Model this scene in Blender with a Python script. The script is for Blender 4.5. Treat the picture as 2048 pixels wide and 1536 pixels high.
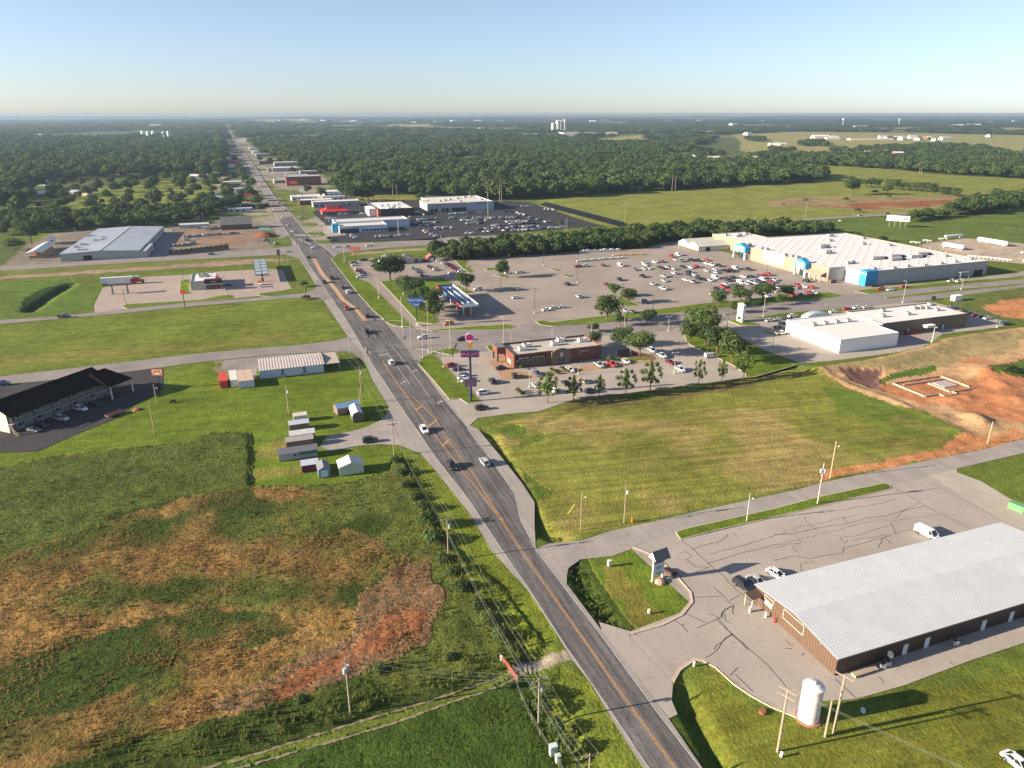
import bpy, bmesh, math, random
import numpy as np
from mathutils import Vector, Matrix
from mathutils.geometry import tessellate_polygon
random.seed(7); rng = np.random.default_rng(7)
for o in list(bpy.data.objects): bpy.data.objects.remove(o)
S = bpy.context.scene
COL = S.collection
# ---------------------------------------------------------------- camera, sky, sun, exposure
F, HZ, H = 1447.0, 227.0, 88.0            # focal length and horizon row of the 2048 px photograph, flying height in metres
TH = math.atan((768 - HZ) / F)
cam = bpy.data.cameras.new('camera'); co = bpy.data.objects.new('camera', cam); COL.objects.link(co)
co.location = (0, 0, H); co.rotation_euler = (math.pi/2 - TH, 0, 0)
cam.sensor_width = 36; cam.lens = F / 2048 * 36; cam.clip_start = 1; cam.clip_end = 60000
S.camera = co
SUN_EL, SUN_AZ = 18.0, 257.0              # degrees; azimuth clockwise from +Y
w = bpy.data.worlds.new('World'); S.world = w; w.use_nodes = True
nt = w.node_tree; bg = nt.nodes['Background']
sky = nt.nodes.new('ShaderNodeTexSky'); sky.sky_type = 'NISHITA'; sky.sun_disc = False
sky.sun_elevation = math.radians(SUN_EL); sky.sun_rotation = math.radians(SUN_AZ)
sky.altitude = 300; sky.air_density = 0.8; sky.dust_density = 0.5; sky.ozone_density = 3.0
tint = nt.nodes.new('ShaderNodeMix'); tint.data_type = 'RGBA'; tint.blend_type = 'MULTIPLY'; tint.inputs[0].default_value = 1; tint.inputs[7].default_value = (1.0, .98, 1.02, 1)
hs = nt.nodes.new('ShaderNodeHueSaturation'); hs.inputs['Saturation'].default_value = .78; nt.links.new(sky.outputs[0], hs.inputs['Color'])
nt.links.new(hs.outputs[0], tint.inputs[6]); nt.links.new(tint.outputs[2], bg.inputs[0]); bg.inputs[1].default_value = 0.066
sl = bpy.data.lights.new('sun', 'SUN'); so = bpy.data.objects.new('sun', sl); COL.objects.link(so)
sl.energy = 5.0; sl.angle = math.radians(0.5); sl.color = (1.0, 0.86, 0.66)
a, e = math.radians(SUN_AZ), math.radians(SUN_EL)
so.rotation_euler = Vector((math.sin(a)*math.cos(e), math.cos(a)*math.cos(e), math.sin(e))).to_track_quat('Z', 'Y').to_euler()
so.location = (-200, -100, 300)
S.view_settings.view_transform = 'Standard'; S.view_settings.look = 'None'
S.view_settings.gamma = 1.0; S.view_settings.exposure = 1.45
S.render.engine = 'CYCLES'
S.cycles.max_bounces = 4; S.cycles.diffuse_bounces = 2; S.cycles.glossy_bounces = 2
S.cycles.transparent_max_bounces = 6; S.cycles.volume_bounces = 0

# ---------------------------------------------------------------- helpers
cT, sT = math.cos(TH), math.sin(TH)
def G(px, py, z=0.0):
    """where the sight line of a photo pixel meets the horizontal plane at height z"""
    u = (px-1024)/F; v = -(py-768)/F
    t = (z-H)/(-sT+v*cT)
    return (u*t, (cT+v*sT)*t)
def Z(k):
    ox, oy, s = dict(A=(0,220,4),B=(512,220,4),C=(1024,220,4),D=(1536,220,4),E=(0,500,5.12),F=(400,480,5.12),
      G=(660,480,5.12),H=(900,480,5.12),I=(1200,440,4.763),J=(1500,440,3.737),K=(0,680,5.12),L=(400,680,5.12),
      M=(800,620,5.12),N=(1150,620,5.12),O=(1548,640,4.096),P=(800,800,5.12),Q=(0,860,4.096),R=(450,900,4.096),
      S=(1100,960,4.096),T=(1548,900,4.096),V=(500,1180,4.096),W=(960,1180,4.096),X=(1400,1180,3.16),Y=(1440,460,6.827),
      Z=(600,380,6.827),a=(480,220,6.4),b=(820,380,4.655),c=(180,520,4.655),d=(700,670,7.877),e=(860,480,9.6),
      f=(990,680,9.309),g=(1750,420,4.262),h=(1740,730,4.123),i=(1280,600,5.288),p=(0,0,1))[k]
    return ox, oy, s
def z(k, pts):
    ox, oy, s = Z(k)
    return [(ox+x/s, oy+y/s) for x, y in pts]
def GP(pts): return [G(*p) for p in pts]
E20 = math.radians(20)
def heightof(bx, by, ty):
    x, y = G(bx, by); lo, hi = 0, 120
    for _ in range(40):
        m = (lo+hi)/2; zz = m-H; dep = y*cT-zz*sT; up = y*sT+zz*cT
        if 768-F*up/dep > ty: lo = m
        else: hi = m
    return lo
def smooth_noise(x, y, seed=0):
    xi = np.floor(x).astype(np.int64); yi = np.floor(y).astype(np.int64); fx = x-xi; fy = y-yi
    def h(i, j):
        n = (i*374761393 + j*668265263 + seed*1442695041) & 0xffffffff
        n = ((n ^ (n >> 13))*1274126177) & 0xffffffff
        return ((n ^ (n >> 16)) & 0xffff)/65535.0
    fx = fx*fx*(3-2*fx); fy = fy*fy*(3-2*fy)
    return (h(xi,yi)*(1-fx)+h(xi+1,yi)*fx)*(1-fy)+(h(xi,yi+1)*(1-fx)+h(xi+1,yi+1)*fx)*fy
def fbm(x, y, sc, seed=0, o=3):
    v = 0; a = .5; t = 0
    for k in range(o):
        v = v + a*smooth_noise(x*sc*2**k, y*sc*2**k, seed+k); t += a; a *= .5
    return v/t
def inside(x, y, poly):
    r = np.zeros(x.shape, bool); n = len(poly)
    bx = [p[0] for p in poly]; by = [p[1] for p in poly]
    cand = (x > min(bx)) & (x < max(bx)) & (y > min(by)) & (y < max(by))
    xs = x[cand]; ys = y[cand]; rr = np.zeros(xs.shape, bool)
    for i in range(n):
        x1, y1 = poly[i]; x2, y2 = poly[(i+1) % n]
        if y1 == y2: continue
        c = ((y1 > ys) != (y2 > ys)) & (xs < (x2-x1)*(ys-y1)/(y2-y1)+x1)
        rr ^= c
    r[cand] = rr
    return r
def segdist(x, y, pl):
    d = np.full(x.shape, 1e9)
    for (x1, y1), (x2, y2) in zip(pl[:-1], pl[1:]):
        dx, dy = x2-x1, y2-y1; t = np.clip(((x-x1)*dx+(y-y1)*dy)/(dx*dx+dy*dy+1e-9), 0, 1)
        d = np.minimum(d, np.hypot(x-x1-t*dx, y-y1-t*dy))
    return d

# ---------------------------------------------------------------- materials
MATS = {}
def nmat(name): 
    m = bpy.data.materials.new(name); m.use_nodes = True
    return m, m.node_tree, m.node_tree.nodes['Principled BSDF']
def mat(name, col, rough=0.7, metal=0.0, var=0.12, scale=1.5, bump=0.0, spec=0.35, ramp=None):
    """plain procedural material: base colour broken up by two scales of noise"""
    if name in MATS: return MATS[name]
    m, t, b = nmat(name); N = t.nodes; L = t.links
    geo = N.new('ShaderNodeNewGeometry')
    n1 = N.new('ShaderNodeTexNoise'); n1.inputs['Scale'].default_value = scale; n1.inputs['Detail'].default_value = 4
    L.new(geo.outputs['Position'], n1.inputs['Vector'])
    mr = N.new('ShaderNodeMapRange'); mr.inputs[1].default_value = .3; mr.inputs[2].default_value = .7
    mr.inputs[3].default_value = 1-var; mr.inputs[4].default_value = 1+var
    L.new(n1.outputs['Fac'], mr.inputs[0])
    vm = N.new('ShaderNodeVectorMath'); vm.operation = 'SCALE'; vm.inputs[0].default_value = col[:3]
    L.new(mr.outputs[0], vm.inputs['Scale']); L.new(vm.outputs[0], b.inputs['Base Color'])
    b.inputs['Roughness'].default_value = rough; b.inputs['Metallic'].default_value = metal
    b.inputs['Specular IOR Level'].default_value = spec
    if bump:
        bp = N.new('ShaderNodeBump'); bp.inputs['Distance'].default_value = bump
        L.new(n1.outputs['Fac'], bp.inputs['Height']); L.new(bp.outputs[0], b.inputs['Normal'])
    MATS[name] = m
    return m
def stripe_mat(name, ca, cb, period, axis='x', rot=20.0, duty=0.5, rough=0.5, metal=0.0, var=.08, zaxis=False):
    """ribbed sheet metal, brick courses or siding: bands of two colours plus a bump"""
    if name in MATS: return MATS[name]
    m, t, b = nmat(name); N = t.nodes; L = t.links
    geo = N.new('ShaderNodeNewGeometry'); mp = N.new('ShaderNodeMapping'); mp.vector_type = 'TEXTURE'
    mp.inputs['Rotation'].default_value = (0, 0, math.radians(rot))
    L.new(geo.outputs['Position'], mp.inputs['Vector'])
    sp = N.new('ShaderNodeSeparateXYZ'); L.new(mp.outputs[0], sp.inputs[0])
    dv = N.new('ShaderNodeMath'); dv.operation = 'DIVIDE'; dv.inputs[1].default_value = period
    L.new(sp.outputs[{'x':0,'y':1,'z':2}[axis]], dv.inputs[0])
    fr = N.new('ShaderNodeMath'); fr.operation = 'FRACT'; L.new(dv.outputs[0], fr.inputs[0])
    lt = N.new('ShaderNodeMath'); lt.operation = 'LESS_THAN'; lt.inputs[1].default_value = duty; L.new(fr.outputs[0], lt.inputs[0])
    n1 = N.new('ShaderNodeTexNoise'); n1.inputs['Scale'].default_value = .35; n1.inputs['Detail'].default_value = 5
    L.new(geo.outputs['Position'], n1.inputs['Vector'])
    mr = N.new('ShaderNodeMapRange'); mr.inputs[1].default_value = .3; mr.inputs[2].default_value = .7
    mr.inputs[3].default_value = 1-var; mr.inputs[4].default_value = 1+var; L.new(n1.outputs['Fac'], mr.inputs[0])
    mx = N.new('ShaderNodeMix'); mx.data_type = 'RGBA'; mx.inputs[6].default_value = (*ca, 1); mx.inputs[7].default_value = (*cb, 1)
    L.new(lt.outputs[0], mx.inputs[0])
    vm = N.new('ShaderNodeVectorMath'); vm.operation = 'SCALE'; L.new(mx.outputs[2], vm.inputs[0]); L.new(mr.outputs[0], vm.inputs['Scale'])
    L.new(vm.outputs[0], b.inputs['Base Color'])
    bp = N.new('ShaderNodeBump'); bp.inputs['Distance'].default_value = .03; L.new(lt.outputs[0], bp.inputs['Height']); L.new(bp.outputs[0], b.inputs['Normal'])
    b.inputs['Roughness'].default_value = rough; b.inputs['Metallic'].default_value = metal; b.inputs['Specular IOR Level'].default_value = .3
    MATS[name] = m
    return m
def paving_mat(name, col, crack=0.0, streak=None, patch=.18, scale=.12, joints=0.0):
    """asphalt or concrete: large patches, fine grain, optional wheel-path streaks along the highway, optional slab joints"""
    m, t, b = nmat(name); N = t.nodes; L = t.links
    geo = N.new('ShaderNodeNewGeometry')
    def noise(sc, det=5, vec=None, rgh=.6):
        n = N.new('ShaderNodeTexNoise'); n.inputs['Scale'].default_value = sc; n.inputs['Detail'].default_value = det; n.inputs['Roughness'].default_value = rgh
        L.new(vec or geo.outputs['Position'], n.inputs['Vector']); return n.outputs['Fac']
    def rng_(src, lo, hi, a=.3, c=.7):
        r = N.new('ShaderNodeMapRange'); r.inputs[1].default_value = a; r.inputs[2].default_value = c
        r.inputs[3].default_value = lo; r.inputs[4].default_value = hi; L.new(src, r.inputs[0]); return r.outputs[0]
    def mul(x, y):
        q = N.new('ShaderNodeMath'); q.operation = 'MULTIPLY'; L.new(x, q.inputs[0]); L.new(y, q.inputs[1]); return q.outputs[0]
    f = mul(rng_(noise(scale), 1-patch, 1+patch), rng_(noise(3.0, 3), .90, 1.10))
    if streak or joints:
        mp = N.new('ShaderNodeMapping'); mp.vector_type = 'TEXTURE'; mp.inputs['Rotation'].default_value = (0, 0, E20)
        L.new(geo.outputs['Position'], mp.inputs['Vector'])
    if streak:
        mp2 = N.new('ShaderNodeMapping'); mp2.vector_type = 'POINT'
        mp2.inputs['Scale'].default_value = (1.1, .035, 1); L.new(mp.outputs[0], mp2.inputs['Vector'])
        f = mul(f, rng_(noise(1.0, 6, mp2.outputs[0], .7), 1-streak, 1+streak, .35, .65))
        mp3 = N.new('ShaderNodeMapping'); mp3.inputs['Scale'].default_value = (1.0, .35, 1); L.new(mp.outputs[0], mp3.inputs['Vector'])
        f = mul(f, rng_(noise(2.2, 6, mp3.outputs[0], .8), 1-streak*.7, 1+streak*.7, .3, .7))
    if joints:
        for ax in (0, 1):
            sp = N.new('ShaderNodeSeparateXYZ'); L.new(mp.outputs[0], sp.inputs[0])
            d = N.new('ShaderNodeMath'); d.operation = 'DIVIDE'; d.inputs[1].default_value = joints; L.new(sp.outputs[ax], d.inputs[0])
            fr = N.new('ShaderNodeMath'); fr.operation = 'FRACT'; L.new(d.outputs[0], fr.inputs[0])
            lt = N.new('ShaderNodeMath'); lt.operation = 'LESS_THAN'; lt.inputs[1].default_value = .02; L.new(fr.outputs[0], lt.inputs[0])
            f = mul(f, rng_(lt.outputs[0], 1, .75, 0, 1))
    f = mul(f, rng_(noise(.55, 6, rgh=.75), 1.0, .80, .56, .68)); f = mul(f, rng_(noise(.9, 2), 1.0, .72, .70, .76))
    vm = N.new('ShaderNodeVectorMath'); vm.operation = 'SCALE'; vm.inputs[0].default_value = col
    L.new(f, vm.inputs['Scale']); L.new(vm.outputs[0], b.inputs['Base Color'])
    b.inputs['Roughness'].default_value = .95; b.inputs['Specular IOR Level'].default_value = .15
    MATS[name] = m
    return m

# ---------------------------------------------------------------- mesh builder
class MB:
    def __init__(s): s.v = []; s.f = []; s.m = []
    def add(s, vs, fs, mi=0):
        o = len(s.v); s.v += [tuple(v) for v in vs]
        for f in fs: s.f.append([i+o for i in f]); s.m.append(mi)
        return s
    def box(s, x0, x1, y0, y1, z0, z1, mi=0, top=None):
        v = [(x0,y0,z0),(x1,y0,z0),(x1,y1,z0),(x0,y1,z0),(x0,y0,z1),(x1,y0,z1),(x1,y1,z1),(x0,y1,z1)]
        s.add(v, [(0,3,2,1),(0,1,5,4),(1,2,6,5),(2,3,7,6),(3,0,4,7)], mi)
        s.add(v[4:], [(0,1,2,3)], mi if top is None else top)
        return s
    def prism(s, poly, z0, z1, mi=0, top=None):
        area = sum(poly[i][0]*poly[(i+1)%len(poly)][1]-poly[(i+1)%len(poly)][0]*poly[i][1] for i in range(len(poly)))
        if area < 0: poly = poly[::-1]
        n = len(poly)
        for i in range(n):
            a, b = poly[i], poly[(i+1)%n]
            s.add([(*a,z0),(*b,z0),(*b,z1),(*a,z1)], [(0,1,2,3)], mi)
        tr = tessellate_polygon([[Vector((*p,0)) for p in poly]])
        fs = []
        for t in tr:
            a, b, c = [poly[i] for i in t]
            fs.append(t if (b[0]-a[0])*(c[1]-a[1])-(b[1]-a[1])*(c[0]-a[0]) > 0 else t[::-1])
        s.add([(*p,z1) for p in poly], fs, mi if top is None else top)
        return s
    def flat(s, poly, zz, mi=0):
        tr = tessellate_polygon([[Vector((*p,0)) for p in poly]]); fs = []
        for t in tr:
            a, b, c = [poly[i] for i in t]
            fs.append(t if (b[0]-a[0])*(c[1]-a[1])-(b[1]-a[1])*(c[0]-a[0]) > 0 else t[::-1])
        return s.add([(*p,zz) for p in poly], fs, mi)
    def cyl(s, p0, p1, r0, r1=None, n=10, mi=0, caps=True):
        if r1 is None: r1 = r0
        p0 = Vector(p0); p1 = Vector(p1); d = (p1-p0).normalized()
        u = d.orthogonal().normalized(); w_ = d.cross(u)
        vs = []
        for p, r in ((p0, r0), (p1, r1)):
            for i in range(n):
                a = 2*math.pi*i/n; vs.append(p+u*math.cos(a)*r+w_*math.sin(a)*r)
        fs = [(i, (i+1)%n, n+(i+1)%n, n+i) for i in range(n)]
        if caps: fs += [tuple(range(n))[::-1], tuple(range(n, 2*n))]
        return s.add(vs, fs, mi)
    def lathe(s, prof, n=20, mi=0, cx=0, cy=0):
        vs = []
        for r, zz in prof:
            for i in range(n):
                a = 2*math.pi*i/n; vs.append((cx+r*math.cos(a), cy+r*math.sin(a), zz))
        fs = []
        for k in range(len(prof)-1):
            for i in range(n): fs.append((k*n+i, k*n+(i+1)%n, (k+1)*n+(i+1)%n, (k+1)*n+i))
        fs.append(tuple(range((len(prof)-1)*n, len(prof)*n)))
        return s.add(vs, fs, mi)
    def gable(s, x0, x1, y0, y1, z0, zr, over=.3, th=.15, axis='x', mi=0, under=None):
        """two roof slabs with the ridge along axis"""
        if axis == 'x':
            ym = (y0+y1)/2; k = (zr-z0)/(ym-y0)
            for sgn, ye in ((-1, y0-over), (1, y1+over)):
                ze = z0-over*k
                v = [(x0-over,ye,ze),(x1+over,ye,ze),(x1+over,ym,zr),(x0-over,ym,zr)]
                v += [(a,b,c+th) for a,b,c in v]
                f = [(4,5,6,7),(0,3,2,1),(0,1,5,4),(1,2,6,5),(3,0,4,7)]
                if sgn > 0: f = [q[::-1] for q in f]
                s.add(v, f, mi)
        else:
            xm = (x0+x1)/2; k = (zr-z0)/(xm-x0)
            for sgn, xe in ((-1, x0-over), (1, x1+over)):
                ze = z0-over*k
                v = [(xe,y0-over,ze),(xm,y0-over,zr),(xm,y1+over,zr),(xe,y1+over,ze)]
                v += [(a,b,c+th) for a,b,c in v]
                f = [(4,5,6,7),(0,3,2,1),(0,1,5,4),(2,3,7,6),(3,0,4,7)]
                if sgn > 0: f = [q[::-1] for q in f]
                s.add(v, f, mi)
        return s
    def house(s, x0, x1, y0, y1, zr0, zr, axis='x', mi=0):
        """box walls closed with gable ends"""
        s.box(x0,x1,y0,y1,0,zr0,mi)
        if axis == 'x':
            ym = (y0+y1)/2
            s.add([(x0,y0,zr0),(x0,y1,zr0),(x0,ym,zr)],[(0,2,1)],mi); s.add([(x1,y0,zr0),(x1,y1,zr0),(x1,ym,zr)],[(0,1,2)],mi)
        else:
            xm = (x0+x1)/2
            s.add([(x0,y0,zr0),(x1,y0,zr0),(xm,y0,zr)],[(0,1,2)],mi); s.add([(x0,y1,zr0),(x1,y1,zr0),(xm,y1,zr)],[(0,2,1)],mi)
        return s
    def mesh(s, name, mats):
        me = bpy.data.meshes.new(name); me.from_pydata(s.v, [], s.f)
        for m in (mats if isinstance(mats, (list, tuple)) else [mats]): me.materials.append(m)
        me.polygons.foreach_set('material_index', s.m); me.update(); me.validate()
        return me
    def build(s, name, mats, parent=None, loc=None, smooth=False):
        me = s.mesh(name, mats)
        if smooth: me.polygons.foreach_set('use_smooth', [True]*len(me.polygons))
        o = bpy.data.objects.new(name, me); COL.objects.link(o)
        if parent: o.parent = parent
        if loc: o.location = loc
        return o
def tag(o, label, cat=None, group=None, kind=None):
    if label: o['label'] = label
    if cat: o['category'] = cat
    if group: o['group'] = group
    if kind: o['kind'] = kind
    return o
def thing(name, label, cat, loc, rz=0.0, group=None):
    o = bpy.data.objects.new(name, None); COL.objects.link(o); o.empty_display_size = .5
    o.location = (loc[0], loc[1], loc[2] if len(loc) > 2 else 0); o.rotation_euler = (0, 0, rz)
    return tag(o, label, cat, group)
def struct(name, mb, mats):
    o = mb.build(name, mats); o['kind'] = 'structure'
    return o
def copy_tree(o, parent=None):
    c = o.copy(); COL.objects.link(c); c.parent = parent
    for ch in list(o.children): copy_tree(ch, c)
    return c
def text_part(name, txt, size, m, parent, loc, rot, ext=.04, align='CENTER'):
    cu = bpy.data.curves.new(name, 'FONT'); cu.body = txt; cu.size = size; cu.extrude = ext; cu.resolution_u = 2
    cu.align_x = align; cu.align_y = 'CENTER'
    t = bpy.data.objects.new('tmp', cu); COL.objects.link(t)
    dg = bpy.context.evaluated_depsgraph_get(); me = bpy.data.meshes.new_from_object(t.evaluated_get(dg))
    bpy.data.objects.remove(t)
    me.materials.clear(); me.materials.append(m)
    o = bpy.data.objects.new(name, me); COL.objects.link(o); o.parent = parent; o.location = loc; o.rotation_euler = rot
    return o
# ---------------------------------------------------------------- THE GROUND: one sheet from the camera's foot to the horizon
ang = np.concatenate([np.radians(np.arange(-46, 46.001, .2)), np.radians(np.arange(50, 314, 6.0))])
rad = np.concatenate([[1, 10, 25], 40*np.exp(np.arange(0, 6.6, .0057))])
nA, nR = len(ang), len(rad)
RR, AA = np.meshgrid(rad, ang, indexing='ij')
GX = RR*np.sin(AA); GY = RR*np.cos(AA)
gx, gy = GX.ravel(), GY.ravel()
near = (np.hypot(gx, gy) < 900)
wx = gx + (fbm(gx, gy, .12, 3)-.5)*6; wy = gy + (fbm(gx, gy, .12, 9)-.5)*6      # ragged edges of natural areas
wx2 = gx + (fbm(gx, gy, .25, 13)-.5)*1.2; wy2 = gy + (fbm(gx, gy, .25, 19)-.5)*1.2
colr = np.empty((len(gx), 3)); colr[:] = (.115, .150, .028)
msk = np.zeros((len(gx), 3))      # r mown stripes, g tall coarse weeds, b bare soil
def paint(poly, c, amount=1.0, ragged=1, m=None, holes=0.0, seed=1, sc=.08, sharp=9):
    X, Y = ((gx, gy), (wx2, wy2), (wx, wy))[ragged]
    k = inside(X, Y, GP(poly))
    if not k.any(): return
    wgt = np.full(k.sum(), amount)
    if holes: wgt = wgt*np.clip((fbm(gx[k], gy[k], sc, seed, 4)-holes)*sharp+.5, 0, 1)
    colr[k] += (np.array(c)-colr[k])*wgt[:, None]
    if m is not None: msk[k] += (np.array(m)-msk[k])*wgt[:, None]
MOWN = (.105, .150, .020); YEL = (.19, .19, .045); LUSH = (.115, .165, .020)
WEED = (.048, .072, .017); BROWN = (.25, .155, .056); RED = (.25, .105, .052); ORANGE = (.46, .21, .095); TAN = (.44, .285, .155); GRAV = (.33, .285, .225)
# far country: woods floor and pale fields
rr = np.hypot(gx, gy)
far = rr > 900
fz = fbm(gx, gy, .0011, 31, 3)
colr[far] = (.085, .115, .038); colr[rr > 9500] = (.060, .078, .040)
pat = np.clip((fz-.525)*14, 0, 1)*(rr > 2600)
colr += (np.array((.17, .165, .065))-colr)*(pat*far)[:, None]
# town left and centre woods floor
for poly in ([(0,470),(105,462),(310,452),(420,430),(475,405),(497,380),(480,300),(455,262),(0,262)],
             [(520,330),(560,330),(660,385),(760,398),(1074,397),(1319,380),(1648,362),(1655,350),(1536,332),(1331,318),(1331,300),(1100,262),(470,262)],
             [(862,515),(910,522),(960,516),(1164,504),(1290,494),(1336,482),(1640,468),(1670,463),(1560,452),(1400,455),(1250,466),(1111,480),(960,487)],
             [(0,530),(45,505),(60,480),(0,470)]):
    paint(poly, (.085, .115, .034), ragged=2)
# cemetery-like park in the left woods, light lawns
for poly in ([(60,430),(70,398),(110,375),(210,370),(340,360),(470,362),(492,380),(484,406),(380,420),(300,425),(200,430)],):
    paint(poly, (.19, .215, .05), ragged=2)
paint([(690,398),(760,388),(830,389),(834,399),(735,403)], YEL, ragged=1)
paint([(580,352),(640,352),(700,355),(730,362),(660,385),(590,378)], (.12,.15,.04), ragged=2)
rd_ = segdist(gx, gy, GP([(640,560),(598,490),(545,400),(502,330),(473,284)])); kk = (rd_ < 60) & (rr > 560) & (rr < 2600)
mixv = np.clip((fbm(gx, gy, .03, 17, 3)-.45)*8+.5, 0, 1)*kk*np.clip((62-rd_)/8, 0, 1); colr += (np.array((.30,.265,.22))-colr)*mixv[:, None]*.9; msk[kk] = (0,0,.3)
# fields of the right background
paint([(1074,398),(1319,381),(1536,368),(1650,362),(1658,352),(1536,334),(1331,319),(1331,313),(1536,321),(1661,330),(1786,337),(1861,347),(2048,357),(2200,362),(2200,420),(2048,400),(1960,408),(1898,421),(1711,433),(1536,443),(1249,459),(1209,452),(1079,412)], (.19,.21,.048), ragged=1, m=(.3,0,0))
paint([(1536,443),(1711,436),(1898,424),(2100,405),(2150,500),(1850,482),(1720,492),(1670,468),(1640,456)], (.105,.150,.035), m=(.3,0,0))
paint([(1536,397),(1611,391),(1823,392),(1898,391),(2048,379),(2200,372),(2200,385),(2048,393),(1961,406),(1886,413),(1736,421),(1636,413),(1536,412)], (.25,.20,.095), ragged=2, m=(0,0,.6))
paint([(1620,411),(1720,405),(1850,400),(1960,396),(2100,380),(2048,393),(1961,405),(1886,411),(1736,419)], RED, ragged=2, m=(0,0,1), holes=.42, sc=.05)
for poly in ([(1536,272),(1600,276),(1900,285),(2048,292),(2048,312),(1990,306),(1861,286),(1700,290),(1720,308),(1600,318),(1536,318),(1480,300)],
             [(1480,300),(1480,268),(1600,263),(2048,270),(2400,275),(2400,300),(2048,296),(1900,290),(1700,300),(1600,318)], [(1716,256),(1833,254),(1833,262),(1760,262)], [(1990,255),(2100,256),(2100,266),(2000,262)],
             [(1185,276),(1290,270),(1290,282),(1240,290),(1200,288)], [(1024,266),(1095,266),(1090,272),(1024,271)],
             [(880,257),(1024,255),(1024,262),(890,261)], [(1465,268),(1536,272),(1536,300),(1490,292)],
             [(1331,313),(1450,310),(1536,318),(1536,330),(1420,322)], [(770,249),(860,248),(860,253),(775,254)], [(500,240),(620,239),(620,242),(500,243)]):
    paint(poly, (.27,.255,.10), ragged=0)
# near ground
paint([(0,654),(195,633),(400,613),(600,596),(640,612),(672,650),(690,672),(595,690),(400,706),(0,752)], (.135,.17,.028), m=(.7,0,0))
paint([(0,735),(150,722),(260,712),(400,700),(560,686),(600,678),(560,660),(300,690),(0,715)], (.17,.165,.04), ragged=2, m=(.6,0,0), holes=.45)
paint([(0,560),(150,560),(205,575),(188,614),(120,633),(0,641)], (.10,.155,.028), m=(.9,0,0))
paint([(60,622),(110,590),(150,565),(130,566),(70,586),(40,618)], (.03,.06,.014), ragged=2, m=(0,1,0))
paint([(0,552),(250,537),(512,517),(590,512),(590,519),(512,527),(250,543),(0,558)], (.30,.22,.16), ragged=1, m=(0,0,1))
paint([(700,505),(857,495),(857,499),(702,511)], (.30,.23,.16), m=(0,0,1))
paint([(0,540),(590,512),(600,519),(512,517),(250,537),(0,552)], (.15,.17,.04), ragged=1)
paint([(0,905),(74,905),(160,868),(400,724),(513,735),(650,752),(735,730),(778,815),(760,845),(660,870),(660,905),(790,893),(840,905),(800,900),(775,945),(700,962),(500,975),(500,865),(425,868),(250,895),(0,938)], LUSH, ragged=0, m=(.5,0,0))
paint([(560,880),(620,860),(640,900),(600,950),(520,960),(510,900)], YEL, ragged=2, m=(.4,0,0), holes=.45)
paint([(420,724),(449,719),(500,748),(513,760),(440,765),(430,740)], (.24,.19,.12), ragged=2, m=(0,0,.7), holes=.4)
# weed field
WEEDP = [(-200,960),(0,937),(120,912),(250,897),(380,888),(425,868),(500,865),(500,975),(600,974),(700,968),(775,945),(800,912),(830,960),(870,1050),(930,1130),(1010,1180),(1050,1240),(1090,1290),(1060,1320),(1000,1352),(866,1400),(744,1436),(622,1472),(420,1534),(-300,1700)]
paint(WEEDP, WEED, ragged=1, m=(0,1,0))
paint(WEEDP, (.105,.125,.03), ragged=2, m=(0,1,0), holes=.5, seed=41, sc=.06)
paint([(-200,1180),(0,1130),(120,1085),(300,1015),(420,985),(600,978),(690,1000),(600,1060),(700,1055),(770,1100),(860,1110),(880,1200),(862,1290),(700,1345),(560,1402),(400,1460),(200,1520),(-200,1660)], BROWN, ragged=2, m=(0,1,.2), holes=.45, seed=51, sc=.085, sharp=3.5)
paint([(500,978),(600,975),(640,990),(560,1005),(500,1003)], BROWN, ragged=2, m=(0,1,.2), holes=.3, seed=52)
paint([(-100,1370),(0,1335),(150,1272),(300,1250),(430,1222),(560,1225),(600,1262),(500,1302),(350,1350),(200,1405),(0,1455),(-100,1490)], (.050,.078,.018), ragged=2, m=(0,1,0), holes=.46, seed=53, sharp=4)
paint([(380,1440),(500,1380),(560,1335),(700,1280),(740,1200),(780,1130),(865,1130),(880,1200),(862,1290),(760,1335),(640,1380),(500,1425)], (.20,.125,.07), ragged=2, m=(0,.4,.8))
paint([(520,1395),(560,1368),(650,1322),(755,1272),(790,1222),(840,1212),(862,1228),(850,1262),(800,1292),(700,1350),(640,1368),(560,1408)], RED, ragged=2, m=(0,0,1), holes=.38, sc=.12, seed=8)
paint([(-200,965),(0,940),(120,915),(250,899),(380,891),(427,870),(498,867),(498,975),(420,985),(300,1010),(120,1080),(0,1125),(-200,1170)], (.085,.112,.026), ragged=2, m=(0,.8,0), holes=.35, seed=44, sc=.1)
# strip between weeds and highway, green
paint([(800,900),(845,915),(937,1027),(982,1100),(1058,1182),(1116,1275),(1060,1300),(1000,1230),(930,1150),(890,1060),(840,970)], (.14,.175,.024), ragged=1, m=(.2,.2,0))
paint([(1120,1330),(1180,1365),(1219,1432),(1282,1530),(1300,1600),(1200,1600),(1160,1480),(1110,1390)], (.14,.17,.026), ragged=1, m=(.2,.2,0))
paint([(-300,1720),(420,1538),(646,1489),(915,1401),(1058,1345),(1075,1400),(1110,1500),(1140,1640),(500,1900)], (.050,.088,.017), ragged=1, m=(.2,.6,0))
for pl in [] and ([(380,1545),(500,1512),(622,1473),(744,1436),(866,1400),(1000,1354),(1040,1338)], [(380,1563),(500,1529),(646,1488),(793,1444),(915,1400),(1000,1373),(1058,1345)]):
    d = segdist(wx2, wy2, GP(pl)); k = d < .45
    colr[k] = colr[k]*.3+np.array((.30,.235,.15))*.7; msk[k] = (0,.1,.8)
paint([(1020,1335),(1058,1315),(1100,1303),(1131,1300),(1141,1317),(1110,1328),(1062,1345),(1020,1352)], (.30,.26,.20), ragged=1, m=(0,0,1))
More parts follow.
